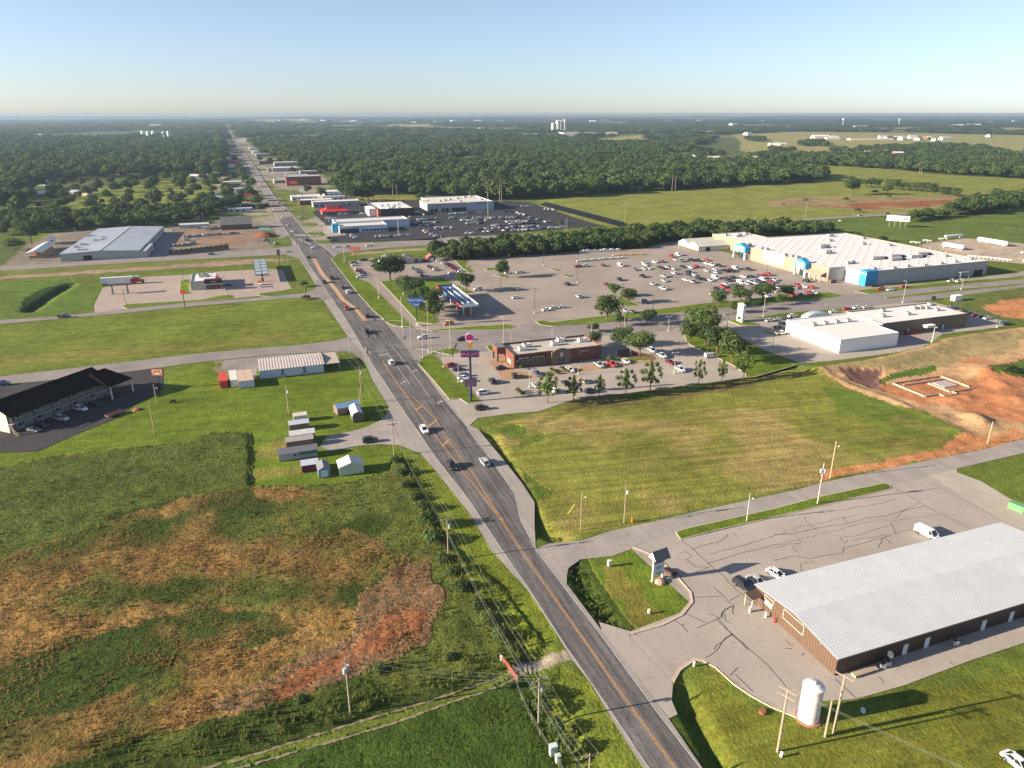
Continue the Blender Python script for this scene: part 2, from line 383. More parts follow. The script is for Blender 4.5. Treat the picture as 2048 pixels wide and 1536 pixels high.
# big mown field right of the highway
FLD = [(956,858),(1016,840),(1077,826),(1130,812),(1250,800),(1400,780),(1490,758),(1560,735),(1640,742),(1700,785),(1800,828),(1900,862),(1880,905),(1800,925),(1638,962),(1400,1018),(1222,1058),(1107,1082),(1065,1000),(1000,915)]
paint(FLD, (.18,.185,.040), ragged=1, m=(1,0,0))
paint(FLD, (.26,.21,.075), ragged=2, m=(1,0,.2), holes=.53, seed=61, sc=.04)
paint([(1640,760),(1720,790),(1900,862),(1880,900),(1700,930),(1720,870),(1660,810)], (.11,.155,.026), ragged=2, m=(.6,0,0), holes=.5)
paint([(1060,1090),(1107,1083),(1180,1075),(1150,1000),(1080,960),(1000,915),(956,858),(1016,845),(1110,870),(1050,900)], (.10,.145,.024), ragged=2, m=(0,.3,0), holes=.5)
paint([(1115,1000),(1135,1060),(1110,1070),(1095,1010)], (.25,.19,.10), ragged=2, m=(0,0,.6), holes=.45)
paint([(1150,797),(1248,788),(1345,776),(1443,763),(1492,757),(1520,748),(1560,738),(1520,770),(1350,800),(1190,818),(1100,822)], (.14,.12,.045), ragged=2, m=(.3,0,.3), holes=.4)
paint([(1455,1470),(1480,1440),(1520,1430),(1560,1470),(1600,1536),(1640,1620),(1480,1620)], (.30,.17,.07), ragged=2, m=(.3,0,.4), holes=.46, sc=.15)
paint([(1400,1350),(1412,1325),(1480,1380),(1600,1440),(1760,1420),(2100,1330),(2300,1500),(1500,1700),(1400,1450)], (.140,.155,.026), ragged=2, m=(.8,0,0), holes=.45, sc=.05, sharp=4)
paint([(1128,1130),(1190,1112),(1263,1098),(1307,1116),(1344,1150),(1376,1187),(1378,1204),(1359,1226),(1320,1246),(1261,1263),(1232,1262),(1190,1240)], (.115,.165,.022), ragged=0, m=(.2,0,0))
paint([(1210,1130),(1260,1140),(1300,1200),(1330,1235),(1280,1250),(1220,1190)], (.17,.16,.035), ragged=2, m=(.4,0,0), holes=.42, sc=.2)
paint([(1150,1110),(1180,1118),(1200,1160),(1275,1262),(1230,1262),(1160,1212),(1128,1150)], (.055,.085,.018), ragged=1, m=(0,.5,0))
paint([(1345,1368),(1385,1420),(1470,1560),(1500,1640),(1440,1640),(1380,1540),(1340,1440)], (.07,.11,.02), ragged=1, m=(0,.4,0))
# building site
paint([(1636,742),(1700,728),(1850,698),(1900,680),(2048,658),(2300,640),(2300,860),(2048,876),(1990,890),(1930,868),(1850,828),(1760,800),(1690,775)], TAN, ragged=1, m=(0,0,1))
paint([(1640,742),(1700,732),(1850,702),(1920,678),(2048,664),(2048,700),(1950,715),(1880,735),(1760,739),(1680,741)], (.31,.245,.12), ragged=2, m=(0,.2,.5))
paint([(1755,764),(1800,742),(1875,730),(1868,745),(1800,757),(1765,768)], (.085,.145,.026), ragged=1, m=(0,.8,0))
paint([(1750,776),(1786,762),(1880,744),(1930,722),(2048,712),(2300,700),(2300,830),(2048,850),(1960,835),(1880,818),(1800,795)], (.42,.185,.09), ragged=2, m=(0,0,1), holes=.40, sharp=5)
paint([(1985,752),(1975,740),(2048,718),(2300,700),(2300,745),(2048,757)], (.085,.135,.024), ragged=1, m=(0,.8,0))
paint([(1640,962),(1640,948),(1700,930),(1780,915),(1850,900),(1930,870),(2048,862),(2048,876),(1963,898),(1841,922),(1719,947)], ORANGE, ragged=2, m=(0,0,1), holes=.36, sc=.1)
paint([(1900,600),(2048,578),(2300,560),(2300,650),(2048,645),(2010,640),(1900,615)], (.115,.14,.04), ragged=1, m=(0,.5,.2))
paint([(1960,615),(2010,600),(2048,597),(2300,590),(2300,635),(2048,638),(2000,632)], ORANGE, ragged=2, m=(0,0,1))
paint([(1675,741),(1768,740),(1757,757),(1762,777),(1782,786),(1743,777),(1704,760)], (.17,.095,.080), ragged=1, m=(0,0,.6))
paint([(1511,755),(1440,720),(1394,668),(1433,660),(1484,680),(1531,699),(1604,727),(1687,719),(1848,698),(1885,668),(1995,655),(2048,645),(2048,658),(1900,678),(1840,700),(1636,742),(1560,738)], (.105,.145,.030), ragged=0, m=(.2,0,0))
# yard of tanks, gravel
paint([(1840,490),(1850,486),(1930,476),(2048,487),(2300,500),(2300,548),(2048,528),(1960,520),(1850,500)], (.40,.33,.26), ragged=1, m=(0,0,1))
# left industrial yard
paint([(5,531),(50,492),(105,465),(165,460),(310,455),(370,445),(440,447),(512,440),(548,452),(562,475),(585,496),(512,498),(275,514),(120,525)], (.22,.19,.155), ragged=1, m=(0,0,1))
paint([(345,470),(400,455),(500,460),(552,470),(560,486),(460,495),(350,495)], (.25,.17,.12), ragged=2, m=(0,0,1), holes=.4)
paint([(500,440),(560,470),(590,495),(545,497),(530,475),(520,455)], (.12,.155,.035), ragged=1)
# strips near the upper crossroads
paint([(527,360),(560,365),(640,400),(640,430),(600,445),(580,420)], (.13,.155,.040), ragged=1)
paint([(560,352),(640,345),(668,372),(580,380),(545,375)], (.26,.22,.18), ragged=1, m=(0,0,.8))
# relief: ditches beside the highway, berms and mounds on the building site, low waves elsewhere
gz = -0.03 - .02*fbm(gx, gy, .3, 77)
def ditch(pl, depth, width, off=0):
    global gz
    d = segdist(gx, gy, GP(pl)); gz = gz - depth*np.exp(-(d/width)**2)
DITCH = [([(975,868),(1010,930),(1040,985),(1062,1030),(1085,1060),(1120,1078)], 1.1, 2.2), ([(1148,1135),(1180,1190),(1222,1245)], 1.1, 1.6),
         ([(1364,1376),(1387,1425),(1440,1525),(1480,1600)], 1.2, 1.8), ([(1510,757),(1440,771),(1345,785),(1248,797),(1180,806)], .8, 2.2),
         ([(1170,810),(1110,838),(1083,845)], .5, .8), ([(1000,1200),(1040,1270),(1070,1310)], .9, 2.5), ([(1090,1400),(1130,1470),(1170,1560)], 1.0, 2.6),
         ([(60,620),(100,592),(140,568)], 1.8, 3.0), ([(1515,750),(1560,737),(1590,733)], .7, 2.5)]
for pl, dp, wd in DITCH: ditch(pl, dp, wd)
for (px, py), h_, s_ in (((1990,745),2.2,7),((1965,750),1.4,4),((2000,770),1.2,4),((1950,838),1.6,4),((1962,848),1.2,3),((1700,750),.8,3),((1905,800),.8,3),((1935,796),.9,2.5),((2030,800),1.5,6),((1885,835),1.0,2.5),((1640,690),.6,6)):
    x0, y0 = G(px, py); gz = gz + h_*np.exp(-((gx-x0)**2+(gy-y0)**2)/s_**2)
ditch([(1640,742),(1760,729),(1850,705),(1905,684),(2000,668),(2060,662)], -1.5, 4.5)
ditch([(1640,744),(1700,772),(1780,800),(1850,830),(1930,868)], -.7, 2.0)
k = inside(gx, gy, GP([(1675,742),(1768,741),(1757,757),(1760,777),(1743,775),(1704,760)])); gz[k] -= .5
rough = msk[:, 2]*.5+msk[:, 1]*.35
gz = gz + rough*(fbm(gx, gy, .5, 5, 4)-.62)*1.1*(rr < 700)
kw_ = inside(wx2, wy2, GP(WEEDP)); tr_ = segdist(gx[kw_], gy[kw_], GP([(380,1545),(622,1473),(866,1400),(1050,1340),(1135,1300)])); gz[kw_] += (.5+.5*np.clip(fbm(gx[kw_], gy[kw_], .16, 61, 3)-.45, 0, 1))*np.clip((tr_-1.5)/4, 0, 1)
gz[far] = -.6+0*gz[far]
gz = np.where((rr > 600) & ~far, gz*(1-(rr-600)/300)-.6*(rr-600)/300, gz)
tilt = fbm(gx, gy, .0004, 90, 3)-.5
gz = gz + np.clip((rr-6000)/8000, 0, 1)*tilt*60
PAVED = []     # filled by the paving code below; the ground is pressed down beneath it
# ---------------------------------------------------------------- paving sheets
M_ROAD = paving_mat('worn_dark_asphalt', (.125,.115,.113), streak=.42, patch=.20)
M_SHOULDER = paving_mat('pale_chip_seal', (.31,.275,.25), patch=.14, streak=.10)
M_STREET = paving_mat('grey_asphalt', (.245,.215,.20), patch=.16, scale=.08, streak=.06)
M_LOT = paving_mat('pale_asphalt_lot', (.355,.31,.27), patch=.14, scale=.05)
M_STORELOT = paving_mat('tan_grey_lot', (.30,.255,.215), patch=.16, scale=.035, streak=.05)
M_CONC = paving_mat('concrete_slabs', (.36,.29,.25), patch=.08, joints=5.0)
M_BLACK = paving_mat('fresh_black_asphalt', (.040,.040,.046), patch=.10)
M_KERB = mat('kerb_concrete', (.50,.42,.33), .9, var=.12)
M_KERBY = mat('yellow_kerb_paint', (.62,.50,.28), .8, var=.15)
M_WHITEP = mat('white_road_paint', (.52,.50,.47), .8, var=.35, scale=3)
M_YELP = mat('orange_yellow_road_paint', (.52,.28,.11), .8, var=.35, scale=2)
M_BAY = mat('worn_bay_line', (.40,.37,.33), .8, var=.3, scale=3)
M_SEAL = mat('crack_sealer', (.045,.042,.042), .6, var=.2)
def paving(name, polys, m, zz, press=True):
    mb = MB()
    for p in polys:
        q = GP(p); mb.flat(q, zz)
        if press: PAVED.append((q, zz))
    return struct(name, mb, m)
def ribbon(mb, pl, wd, zz, mi=0):
    """thin strip of constant real width along ground points"""
    pts = [Vector((*p, 0)) for p in pl]
    L_, R_ = [], []
    for i, p in enumerate(pts):
        d = (pts[min(i+1, len(pts)-1)]-pts[max(i-1, 0)]); d.normalize(); n = Vector((-d.y, d.x, 0))*wd/2
        L_.append(p+n); R_.append(p-n)
    for i in range(len(pts)-1):
        q = [R_[i], R_[i+1], L_[i+1], L_[i]]
        mb.add([(v.x, v.y, zz) for v in q], [(0,1,2,3)], mi)
def side_lines(A, B): return A+B[::-1]
# highway: outer edges and the dark travelled way between its edge lines
HL = [(1390,1700),(1282,1530),(1219,1431),(1180,1364),(1141,1317),(1116,1273),(1057,1182),(982,1100),(960,1062),(937,1025),(878,950),(839,905),(800,850),(745,760),(732,729),(697,675),(673,640),(650,605),(617,545),(590,507),(582,477),(557,440),(537,405),(512,360),(497,332),(490,318),(470,284),(460,266),(447,243)]
HR = [(1520,1700),(1402,1532),(1338,1438),(1204,1262),(1143,1180),(1071.5,1097),(1069,1050),(1069,1004),(1044,966),(1005,917),(956,858),(935,850),(898,800),(868,763),(837,729),(793,655),(777,650),(744,623),(720,591),(689,552),(664,517),(632,485),(609,460),(587,432),(552,395),(527,360),(512,335),(500,318),(476,284),(464,266),(450,243)]
TL = [(1410,1700),(1294,1531),(1228.5,1434),(1131,1292),(1058,1180),(1003,1099),(937,999),(874,919),(839,868),(798,809),(744,727),(712,673),(693,640),(666,601),(640,562),(617,529),(596,492),(582,477),(557,440),(537,405),(513,360),(498,332),(491,318),(470.5,284),(460.5,266),(447.5,243)]
TR = [(1512,1700),(1397,1531),(1314,1424),(1204,1273),(1133,1180),(1071.5,1099),(1042,1042),(1030,988),(1005,952),(976,911),(935,857),(880,790),(840,735),(800,680),(766,640),(737,600),(706,556),(683,525),(655,500),(630,484),(607,460),(585,432),(550,395),(525,360),(510,335),(499,318),(475.5,284),(463.5,266),(449.5,243)]
paving('highway_shoulder', [side_lines(HL, HR)], M_SHOULDER, .02)
ni = TL.index((557,440))
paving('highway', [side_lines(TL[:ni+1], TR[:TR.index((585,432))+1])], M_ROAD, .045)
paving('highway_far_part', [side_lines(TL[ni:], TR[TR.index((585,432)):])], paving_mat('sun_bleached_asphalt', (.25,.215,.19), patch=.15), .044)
# cross highway
paving('cross_highway', [[(-300,548),(0,532),(120,526),(275,515),(512,499),(590,492),(596,508),(512,512),(250,526),(0,542),(-300,560)],
    [(632,490),(659,487),(762,485),(897,474),(1111,467),(1249,457),(1399,447),(1474,442),(1536,442),(1711,431),(1898,420),(2100,400),(2100,404),(1898,424),(1711,435),(1536,446),(1474,446),(1249,461),(1111,472),(862,490),(762,497),(677,506),(655,510)]], M_STREET, .03)
paving('crossroads', [[(560,497),(600,488),(640,487),(690,486),(700,504),(677,507),(664,518),(650,520),(625,522),(617,540),(600,519),(560,505)]], M_STREET, .034)
paving('side_street', [[(-300,665),(0,640),(117,633),(188,625),(244,618),(400,605),(517,595),(613,586),(634,574),(632,560),(650,560),(662,600),(648,600),(599,595),(400,611),(195,631),(0,648),(-300,673)],
    [(-300,780),(0,753),(400,706.5),(595,690),(673,681),(697,674),(720,700),(735,728),(700,703),(669,703),(560,708),(449,719),(400,724),(258,743),(74,763),(0,768),(-300,800)],
    ], M_STREET, .026)
paving('apron', [[(449,720.5),(560,709),(669,704.5),(674,725),(650,728),(513,737),(513,757),(470,752),(440,735)]], M_STREET, .022)
paving('driveway', [[(732,727),(748,758),(771,801),(802,850),(838,903),(839,906),(800,891),(761,888),(711,892),(660,903),(640,893),(654,872),(701,863),(732,854),(767,838),(778,817),(771,801),(748,765)]], M_SHOULDER, .03)
# everything paved right of the highway, north of the restaurant
paving('store_car_park', [[(931,527),(939,520),(1040,511),(1164,504.5),(1290,497),(1336,484),(1359,480),(1480,512),(1600,550),(1692,562),(1735,573),(1860,566),(2003,549),(2060,540),(2060,558),(1821,579),(1714,590),(1687,592),(1658,585),(1575,590),(1500,598),(1400,608),(1305,620),(1242,628),(1173,636),(1105,645),(1083,641),(1068,643),(1035,655),(1027,657),(992,660),(865,662),(830,657),(822,650),(777,605),(738,565),(718,558),(699,530),(697,524),(745,516),(830,519),(900,514),(912,521),(935,535),(949,543)]], M_STORELOT, .026)
paving('town_street', [[(766,640),(777,648),(793,653),(826,655),(865,661),(992,659),(1031,654),(1068,641),(1105,653),(1200,647),(1305,631),(1452,611),(1500,611),(1660,596),(1687,591),(1714,588),(1821,579),(2048,558),(2200,545),(2200,562),(2048,575),(1928,590),(1859,600),(1805,606),(1746,611),(1500,638),(1458,641),(1400,655),(1372,672),(1365,655),(1300,668),(1200,672),(1100,688),(1030,700),(996,704),(972,704),(921,706),(880,716),(870,712),(845,712),(841,716),(838,731),(800,680)]], M_STREET, .034)
paving('restaurant_lot', [[(876,713),(921,700),(972,704),(1100,688),(1200,672),(1300,668),(1365,655),(1373,684),(1380,690),(1439,718),(1462,729),(1490,747),(1492,755),(1443,762),(1345,775),(1248,787),(1150,798),(1077,823),(1015,828),(956,836),(935,855),(898,800),(919,798),(935,808),(962,803),(937,774),(909,751)]], M_LOT, .03)
paving('shops_lot', [[(1395,655),(1458,641),(1500,638),(1746,611),(1805,606),(1860,603),(1917,617),(1995,638),(2022,649),(1995,655),(1885,668),(1848,698),(1687,719),(1604,727),(1540,705),(1484,680),(1433,660)]], M_LOT, .031)
paving('gas_station_lot', [[(205,576),(289,554),(383,549),(437,543),(537,538),(566,540),(572,558),(584,577),(556,583),(517,592),(470,597),(400,605),(244,618),(190,626),(188,611)]], M_CONC, .03)
paving('dealer_lot', [[(625,425),(645,412),(737,404),(834,400),(985,400),(1060,405),(1079,412),(1186,447),(1209,452),(1134,457),(1024,467),(897,474),(862,480),(662,486),(655,474),(692,470),(672,452),(652,450)]], M_BLACK, .03)
paving('dealer_apron', [[(632,455),(672,452),(694,470),(657,473)]], M_CONC, .034)
paving('motel_lot', [[(-200,905),(-200,800),(0,772),(74,763),(256,744),(305,737),(326,737),(326,774),(320,785),(273,807),(230,838),(156,867),(74,903),(0,905)]], paving_mat('motel_black_asphalt',(.052,.047,.052),patch=.12), .03)
paving('yard_lot', [[(310,498),(312,455),(345,458),(352,475),(345,500),(330,512),(275,516)], [(540,445),(565,440),(580,470),(560,478)]], M_STREET, .02)
paving('country_road', [[(1100,1087),(1161,1082),(1222,1062),(1307,1043),(1393,1023),(1600,978),(1638,967),(1719,949),(1841,924),(1963,900),(2048,878),(2300,820),(2300,850),(2048,906),(1914,937),(1914,944),(1782,972),(1768,967),(1633,995),(1548,1017),(1366,1059),(1351,1065),(1305,1085),(1263,1098),(1225,1112),(1161,1119),(1137,1136),(1134,1150),(1133,1172),(1071.5,1097)]], M_SHOULDER, .028)
paving('strip_mall_lot', [[(1204,1262),(1198,1244),(1261,1263),(1359,1226),(1378,1204),(1263,1098),(1351,1065),(1361,1080),(1600,1023),(1670,1006),(1781,979),(1782,972),(1860,952),(2048,1068),(2300,1200),(2300,1230),(2048,1286),(1938,1322),(1811,1370),(1713,1398),(1640,1403),(1622,1449),(1590,1430),(1504,1389),(1432,1332),(1406,1320),(1387,1317),(1355,1339),(1341,1363),(1346,1368),(1343,1400),(1355,1429),(1338,1437)]], M_LOT, .032)
paving('gravel_drive', [[(1858,951),(1914,938),(1914,945),(1963,963),(2024,1000),(2048,1012),(2300,1110),(2300,1200),(2048,1068)]], paving_mat('gravel_and_dust',(.40,.35,.29),patch=.12), .036)

paving('distant_lot', [[(530,334),(600,332),(612,345),(545,350)],[(494,292),(530,290),(545,308),(505,312)],[(470,276),(492,275),(497,285),(477,287)],[(478,330),(460,322),(440,326),(455,340)]], paving_mat('bleached_lot', (.30,.26,.23), patch=.2, scale=.03), .02)
# the ground sheet is lowered a hand's breadth under the paving so it never shows through
low = np.full(len(gx), 1e9)
gzf = gz
for q, zz in PAVED:
    k = inside(gx, gy, q); gzf[k] = np.minimum(gzf[k], zz-.10)
vs = np.stack([gx, gy, gzf], 1)
idx = np.arange(nR*nA).reshape(nR, nA)
i0 = idx[:-1]; i1 = idx[1:]; j1 = np.roll(idx, -1, 1)
quads = np.stack([i0, j1[:-1], j1[1:], i1], -1).reshape(-1, 4)[:, ::-1]
me = bpy.data.meshes.new('ground'); me.vertices.add(len(vs)); me.vertices.foreach_set('co', vs.ravel())
me.loops.add(quads.size); me.loops.foreach_set('vertex_index', quads.ravel())
me.polygons.add(len(quads)); me.polygons.foreach_set('loop_start', np.arange(0, quads.size, 4)); me.polygons.foreach_set('loop_total', np.full(len(quads), 4))
me.polygons.foreach_set('use_smooth', np.ones(len(quads), bool)); me.update()
def set_attr(me, nm, arr):
    at = me.color_attributes.new(nm, 'FLOAT_COLOR', 'POINT')
    at.data.foreach_set('color', np.concatenate([arr, np.ones((len(arr), 1))], 1).ravel())
set_attr(me, 'Col', np.clip(colr, 0.005, 1)); set_attr(me, 'Msk', np.clip(msk, 0, 1))
# ground material
m, t, b = nmat('ground_cover'); N = t.nodes; L = t.links
ca = N.new('ShaderNodeAttribute'); ca.attribute_name = 'Col'; ma = N.new('ShaderNodeAttribute'); ma.attribute_name = 'Msk'
sm = N.new('ShaderNodeSeparateColor'); L.new(ma.outputs['Color'], sm.inputs[0])
geo = N.new('ShaderNodeNewGeometry')
def noise(sc, det=4, rgh=.6, vec=None):
    n = N.new('ShaderNodeTexNoise'); n.inputs['Scale'].default_value = sc; n.inputs['Detail'].default_value = det; n.inputs['Roughness'].default_value = rgh
    L.new(vec or geo.outputs['Position'], n.inputs['Vector']); return n
def maprange(s, a, c, lo, hi):
    r = N.new('ShaderNodeMapRange'); r.inputs[1].default_value = a; r.inputs[2].default_value = c; r.inputs[3].default_value = lo; r.inputs[4].default_value = hi
    L.new(s, r.inputs[0]); return r.outputs[0]
def mth(op, a, c=None, v=None):
    q = N.new('ShaderNodeMath'); q.operation = op; L.new(a, q.inputs[0])
    if c is not None: L.new(c, q.inputs[1])
    elif v is not None: q.inputs[1].default_value = v
    return q.outputs[0]
nA1, nB1, nC1, nD1 = noise(.035, 5, .6), noise(.22, 5, .65), noise(1.6, 4, .7), noise(.009, 3)
mp = N.new('ShaderNodeMapping'); mp.vector_type = 'TEXTURE'; mp.inputs['Rotation'].default_value = (0,0,math.radians(12)); L.new(geo.outputs['Position'], mp.inputs['Vector'])
mp2 = N.new('ShaderNodeMapping'); mp2.inputs['Scale'].default_value = (.03, .55, 1); L.new(mp.outputs[0], mp2.inputs['Vector'])
nM = noise(1.0, 4, .6, mp2.outputs[0])
f = mth('MULTIPLY', maprange(nA1.outputs['Fac'], .3, .7, .78, 1.22), maprange(nB1.outputs['Fac'], .3, .7, .74, 1.26))
f = mth('MULTIPLY', f, maprange(nC1.outputs['Fac'], .28, .72, .62, 1.38))
st = maprange(nM.outputs['Fac'], .35, .65, -.22, .22)
st = mth('MULTIPLY', st, sm.outputs[0]); st = mth('ADD', st, v=1.0)
f = mth('MULTIPLY', f, st)
vm = N.new('ShaderNodeVectorMath'); vm.operation = 'SCALE'; L.new(ca.outputs['Color'], vm.inputs[0]); L.new(f, vm.inputs['Scale'])
# drier, yellower tufts here and there
hm = N.new('ShaderNodeMix'); hm.data_type = 'RGBA'; hm.blend_type = 'MULTIPLY'; hm.inputs[7].default_value = (1.45, 1.10, .75, 1)
L.new(maprange(noise(.6, 5, .7).outputs['Fac'], .5, .72, 0, .8), hm.inputs[0]); L.new(vm.outputs[0], hm.inputs[6])
L.new(hm.outputs[2], b.inputs['Base Color'])
b.inputs['Roughness'].default_value = 1.0; b.inputs['Specular IOR Level'].default_value = .05
hgt = mth('MULTIPLY', nC1.outputs['Fac'], maprange(sm.outputs[1], 0, 1, .30, .85))
hgt = mth('ADD', hgt, mth('MULTIPLY', nB1.outputs['Fac'], maprange(sm.outputs[1], 0, 1, .35, 1.3)))
bp = N.new('ShaderNodeBump'); bp.inputs['Distance'].default_value = 1.0; bp.inputs['Strength'].default_value = .8
L.new(hgt, bp.inputs['Height']); L.new(bp.outputs[0], b.inputs['Normal'])
M_GROUND = m
me.materials.append(m)
go = bpy.data.objects.new('ground', me); COL.objects.link(go); go['kind'] = 'structure'
def grass_sheet(mb, name, c=(.115,.165,.022), mk=(.2,0,0)):
    me = mb.mesh(name, M_GROUND); n = len(me.vertices)
    set_attr(me, 'Col', np.tile(c, (n, 1))); set_attr(me, 'Msk', np.tile(mk, (n, 1)))
    o = bpy.data.objects.new(name, me); COL.objects.link(o); o['kind'] = 'structure'
    return o
def inset(poly, d):
    a = sum(poly[i][0]*poly[(i+1)%len(poly)][1]-poly[(i+1)%len(poly)][0]*poly[i][1] for i in range(len(poly)))
    if a < 0: poly = poly[::-1]
    out = []; n = len(poly)
    for i in range(n):
        p0, p1, p2 = Vector(poly[i-1]), Vector(poly[i]), Vector(poly[(i+1)%n])
        d1 = (p1-p0).normalized(); d2 = (p2-p1).normalized()
        n1 = Vector((-d1.y, d1.x)); n2 = Vector((-d2.y, d2.x)); m_ = (n1+n2)
        if m_.length < .3: m_ = n1
        m_.normalize(); k = d/max(.4, m_.dot(n1)); q = p1+m_*k; out.append((q.x, q.y))
    return out
kerbs, lawns = MB(), MB()
def island(pts, grow=0.0, c=None, kw=.18):
    q = GP(pts)
    kerbs.prism(q, -.05, .15); lawns.flat(inset(q, kw), .157)
for isl in ([(1070,643),(1085,641),(1105,645),(1173,636),(1242,628),(1305,620),(1400,608),(1500,598),(1575,590),(1658,585),(1686,591),(1660,596.5),(1500,611),(1410,620),(1305,630),(1200,645),(1105,653),(1080,650)],
    [(830,657),(861,660),(953,653),(1011,649),(1031,651.5),(1027,656.5),(992,660),(865,662)],
    [(663,519),(668,514),(748,508),(855,500),(862,510),(830,518),(745,516),(697,524),(699,532),(718,558),(738,565),(777,605),(822,650),(824,654),(793,653),(777,648),(746,621),(724,597),(699,566)],
    [(760,563),(836,559),(888,556),(904,566),(949,585),(933,587),(880,590),(867,595),(872,632),(878,644),(865,648),(836,645),(797,602)],
    [(910,521),(918,519),(935,534),(949,543),(939,546),(925,537)],
    [(837,729),(841,716),(866,705),(872,712),(909,751),(937,774),(962,804),(935,808),(919,797),(898,799),(868,763)],
    [(866,703),(894,697),(917,699),(921,705),(898,710)], [(972,692),(980,690),(997,690),(997,704),(980,703)],
    [(243,613),(252,609),(400,600),(449,590),(468,591),(466,597),(400,604),(254,618)], [(515,588),(576,580),(611,572),(609,584),(537,593),(519,592)],
    [(361,560),(381,559),(379,589),(359,589)],
    [(1551,1017),(1633,995),(1768,966.5),(1782,972),(1781,979),(1670,1006),(1600,1023),(1417,1065),(1361,1080),(1351,1065),(1366,1059)],
    [(1365,655),(1396,652),(1433,659),(1484,679),(1540,705),(1604,727),(1560,740),(1511,754),(1492,755),(1490,747),(1462,729),(1439,718),(1380,690),(1373,684)],
    [(1455,642),(1475,639),(1516,647),(1520,652),(1480,651)], [(1523,663),(1530,661),(1549,667),(1545,670)],
    [(1709,583),(1725,580),(1880,566),(2010,556),(2048,552),(2048,558),(1821,579),(1735,588)], [(1770,595),(1900,580),(2048,567),(2048,570),(1900,585),(1772,598)],
    [(1442,630),(1480,624),(1490,627),(1450,631)], [(1500,638),(1562,627),(1746,611),(1740,616),(1600,633)],
    [(1236,593),(1268,607),(1281,611),(1252,613),(1230,606)], [(1218,592),(1230,589),(1233,594),(1220,597)],
    [(968,538),(975,536),(995,536),(994,540),(974,541)], [(985,550),(1008,549),(1020,552),(1012,556)], [(1098,539),(1110,538),(1124,540),(1112,542)], [(1122,552),(1135,549),(1150,552),(1138,554)],
    [(1160,702),(1175,700),(1195,716),(1230,717),(1310,715),(1288,722),(1238,722),(1200,719)]):
    island(isl)
gut = MB()
def off(pl, d):
    out = []
    for i, p in enumerate(pl):
        a = Vector(pl[max(i-1,0)]); c = Vector(pl[min(i+1,len(pl)-1)]); t_ = (c-a).normalized(); out.append((p[0]-t_.y*d, p[1]+t_.x*d))
    return out
for pl in ([(1258,1099),(1264,1096),(1309,1114),(1347,1149),(1379,1186),(1382,1204),(1362,1229),(1322,1249),(1262,1266)], [(1343,1364),(1357,1339),(1388,1318),(1407,1320),(1433,1333),(1470,1367),(1504,1390),(1542,1411),(1590,1431),(1620,1450)]):
    ribbon(gut, GP(pl), .55, .05)
    g2 = off(GP(pl), .36 if pl[0][0] < 1300 else -.36); kerbs.prism(off(g2,-.08)+off(g2,.08)[::-1], -.05, .16)
struct('gutter', gut, mat('pinkish_gutter_concrete', (.46,.36,.28), .9, var=.12))
trk = MB()
for pl in ([(380,1545),(427,1532),(500,1512),(622,1473),(744,1436),(866,1400),(1000,1354),(1040,1340)], [(380,1563),(500,1529),(646,1488),(793,1444),(915,1400),(1000,1373),(1050,1346)]):
    g_ = GP(pl); out = []
    for (x1,y1),(x2,y2) in zip(g_[:-1], g_[1:]):
        n_ = max(1, int(math.hypot(x2-x1,y2-y1)/.6))
        for j in range(n_): out.append((x1+(x2-x1)*j/n_+random.uniform(-.11,.11), y1+(y2-y1)*j/n_+random.uniform(-.11,.11)))
    for j in range(len(out)-1):
        if random.random() > .03: ribbon(trk, out[j:j+2], random.uniform(.18,.55), .012)
struct('dirt_track', trk, mat('rut_dust', (.23,.19,.115), .95, var=.4, scale=1.2))
struct('kerb', kerbs, M_KERB)
gl = grass_sheet(lawns, 'grass_verge')
# shrub-bed and paving inside the restaurant lot
paving('planting_bed', [[(1235,700),(1250,698),(1310,712),(1312,719),(1273,721),(1235,712)]], mat('bark_mulch',(.16,.075,.04),.95,var=.3,scale=4), .045, press=False)
paving('rust_stained_paving', [[(975,722),(1010,715),(1028,742),(1070,748),(1200,728),(1262,722),(1315,716),(1310,723),(1240,733),(1150,745),(1060,757),(1005,760),(995,742)]], mat('rusty_concrete',(.36,.22,.13),.95,var=.2,scale=.5), .042, press=False)
# road markings
wl, yl, sk = MB(), MB(), MB()
def off(pl, d):
    out = []
    for i, p in enumerate(pl):
        a = Vector(pl[max(i-1,0)]); c = Vector(pl[min(i+1,len(pl)-1)]); t_ = (c-a).normalized(); out.append((p[0]-t_.y*d, p[1]+t_.x*d))
    return out
ribbon(wl, GP(TL[:16]), .13, .055); ribbon(wl, GP(TR[:11]), .16, .055); ribbon(wl, GP(TL[15:25]), .3, .055); ribbon(wl, GP(TR[14:25]), .3, .055)
CY = GP([(1440,1700),(1346,1531),(1272.5,1429),(1180,1297),(1097,1180),(1036,1091),(1004,1041)])
ribbon(yl, off(CY,.16), .13, .055); ribbon(yl, off(CY,-.16), .13, .055)
for pl in ([(1004,1041),(944,966),(927,945),(911,923),(886,892),(831,818),(810,788),(780,745),(765,722)], [(1005,1041),(962,974),(946,948),(925,921),(896,878),(870,837),(845,812),(825,793)]):
    ribbon(yl, off(GP(pl),.13), .12, .055); ribbon(yl, off(GP(pl),-.13), .12, .055)
for a_, c_ in (((831,820),(845,812)),((857,853),(873,841)),((886,892),(899,878))): ribbon(yl, GP([a_, c_]), .5, .056)
ribbon(wl, z2:=GP(z('d',[(575,290),(680,410)])), .15, .056); ribbon(wl, GP(z('d',[(440,325),(600,305)])), .4, .056); ribbon(wl, GP(z('d',[(735,500),(940,775)])), .15, .056)
ribbon(wl, GP(z('d',[(670,190),(790,335),(1000,620),(1250,970)])), .14, .056)
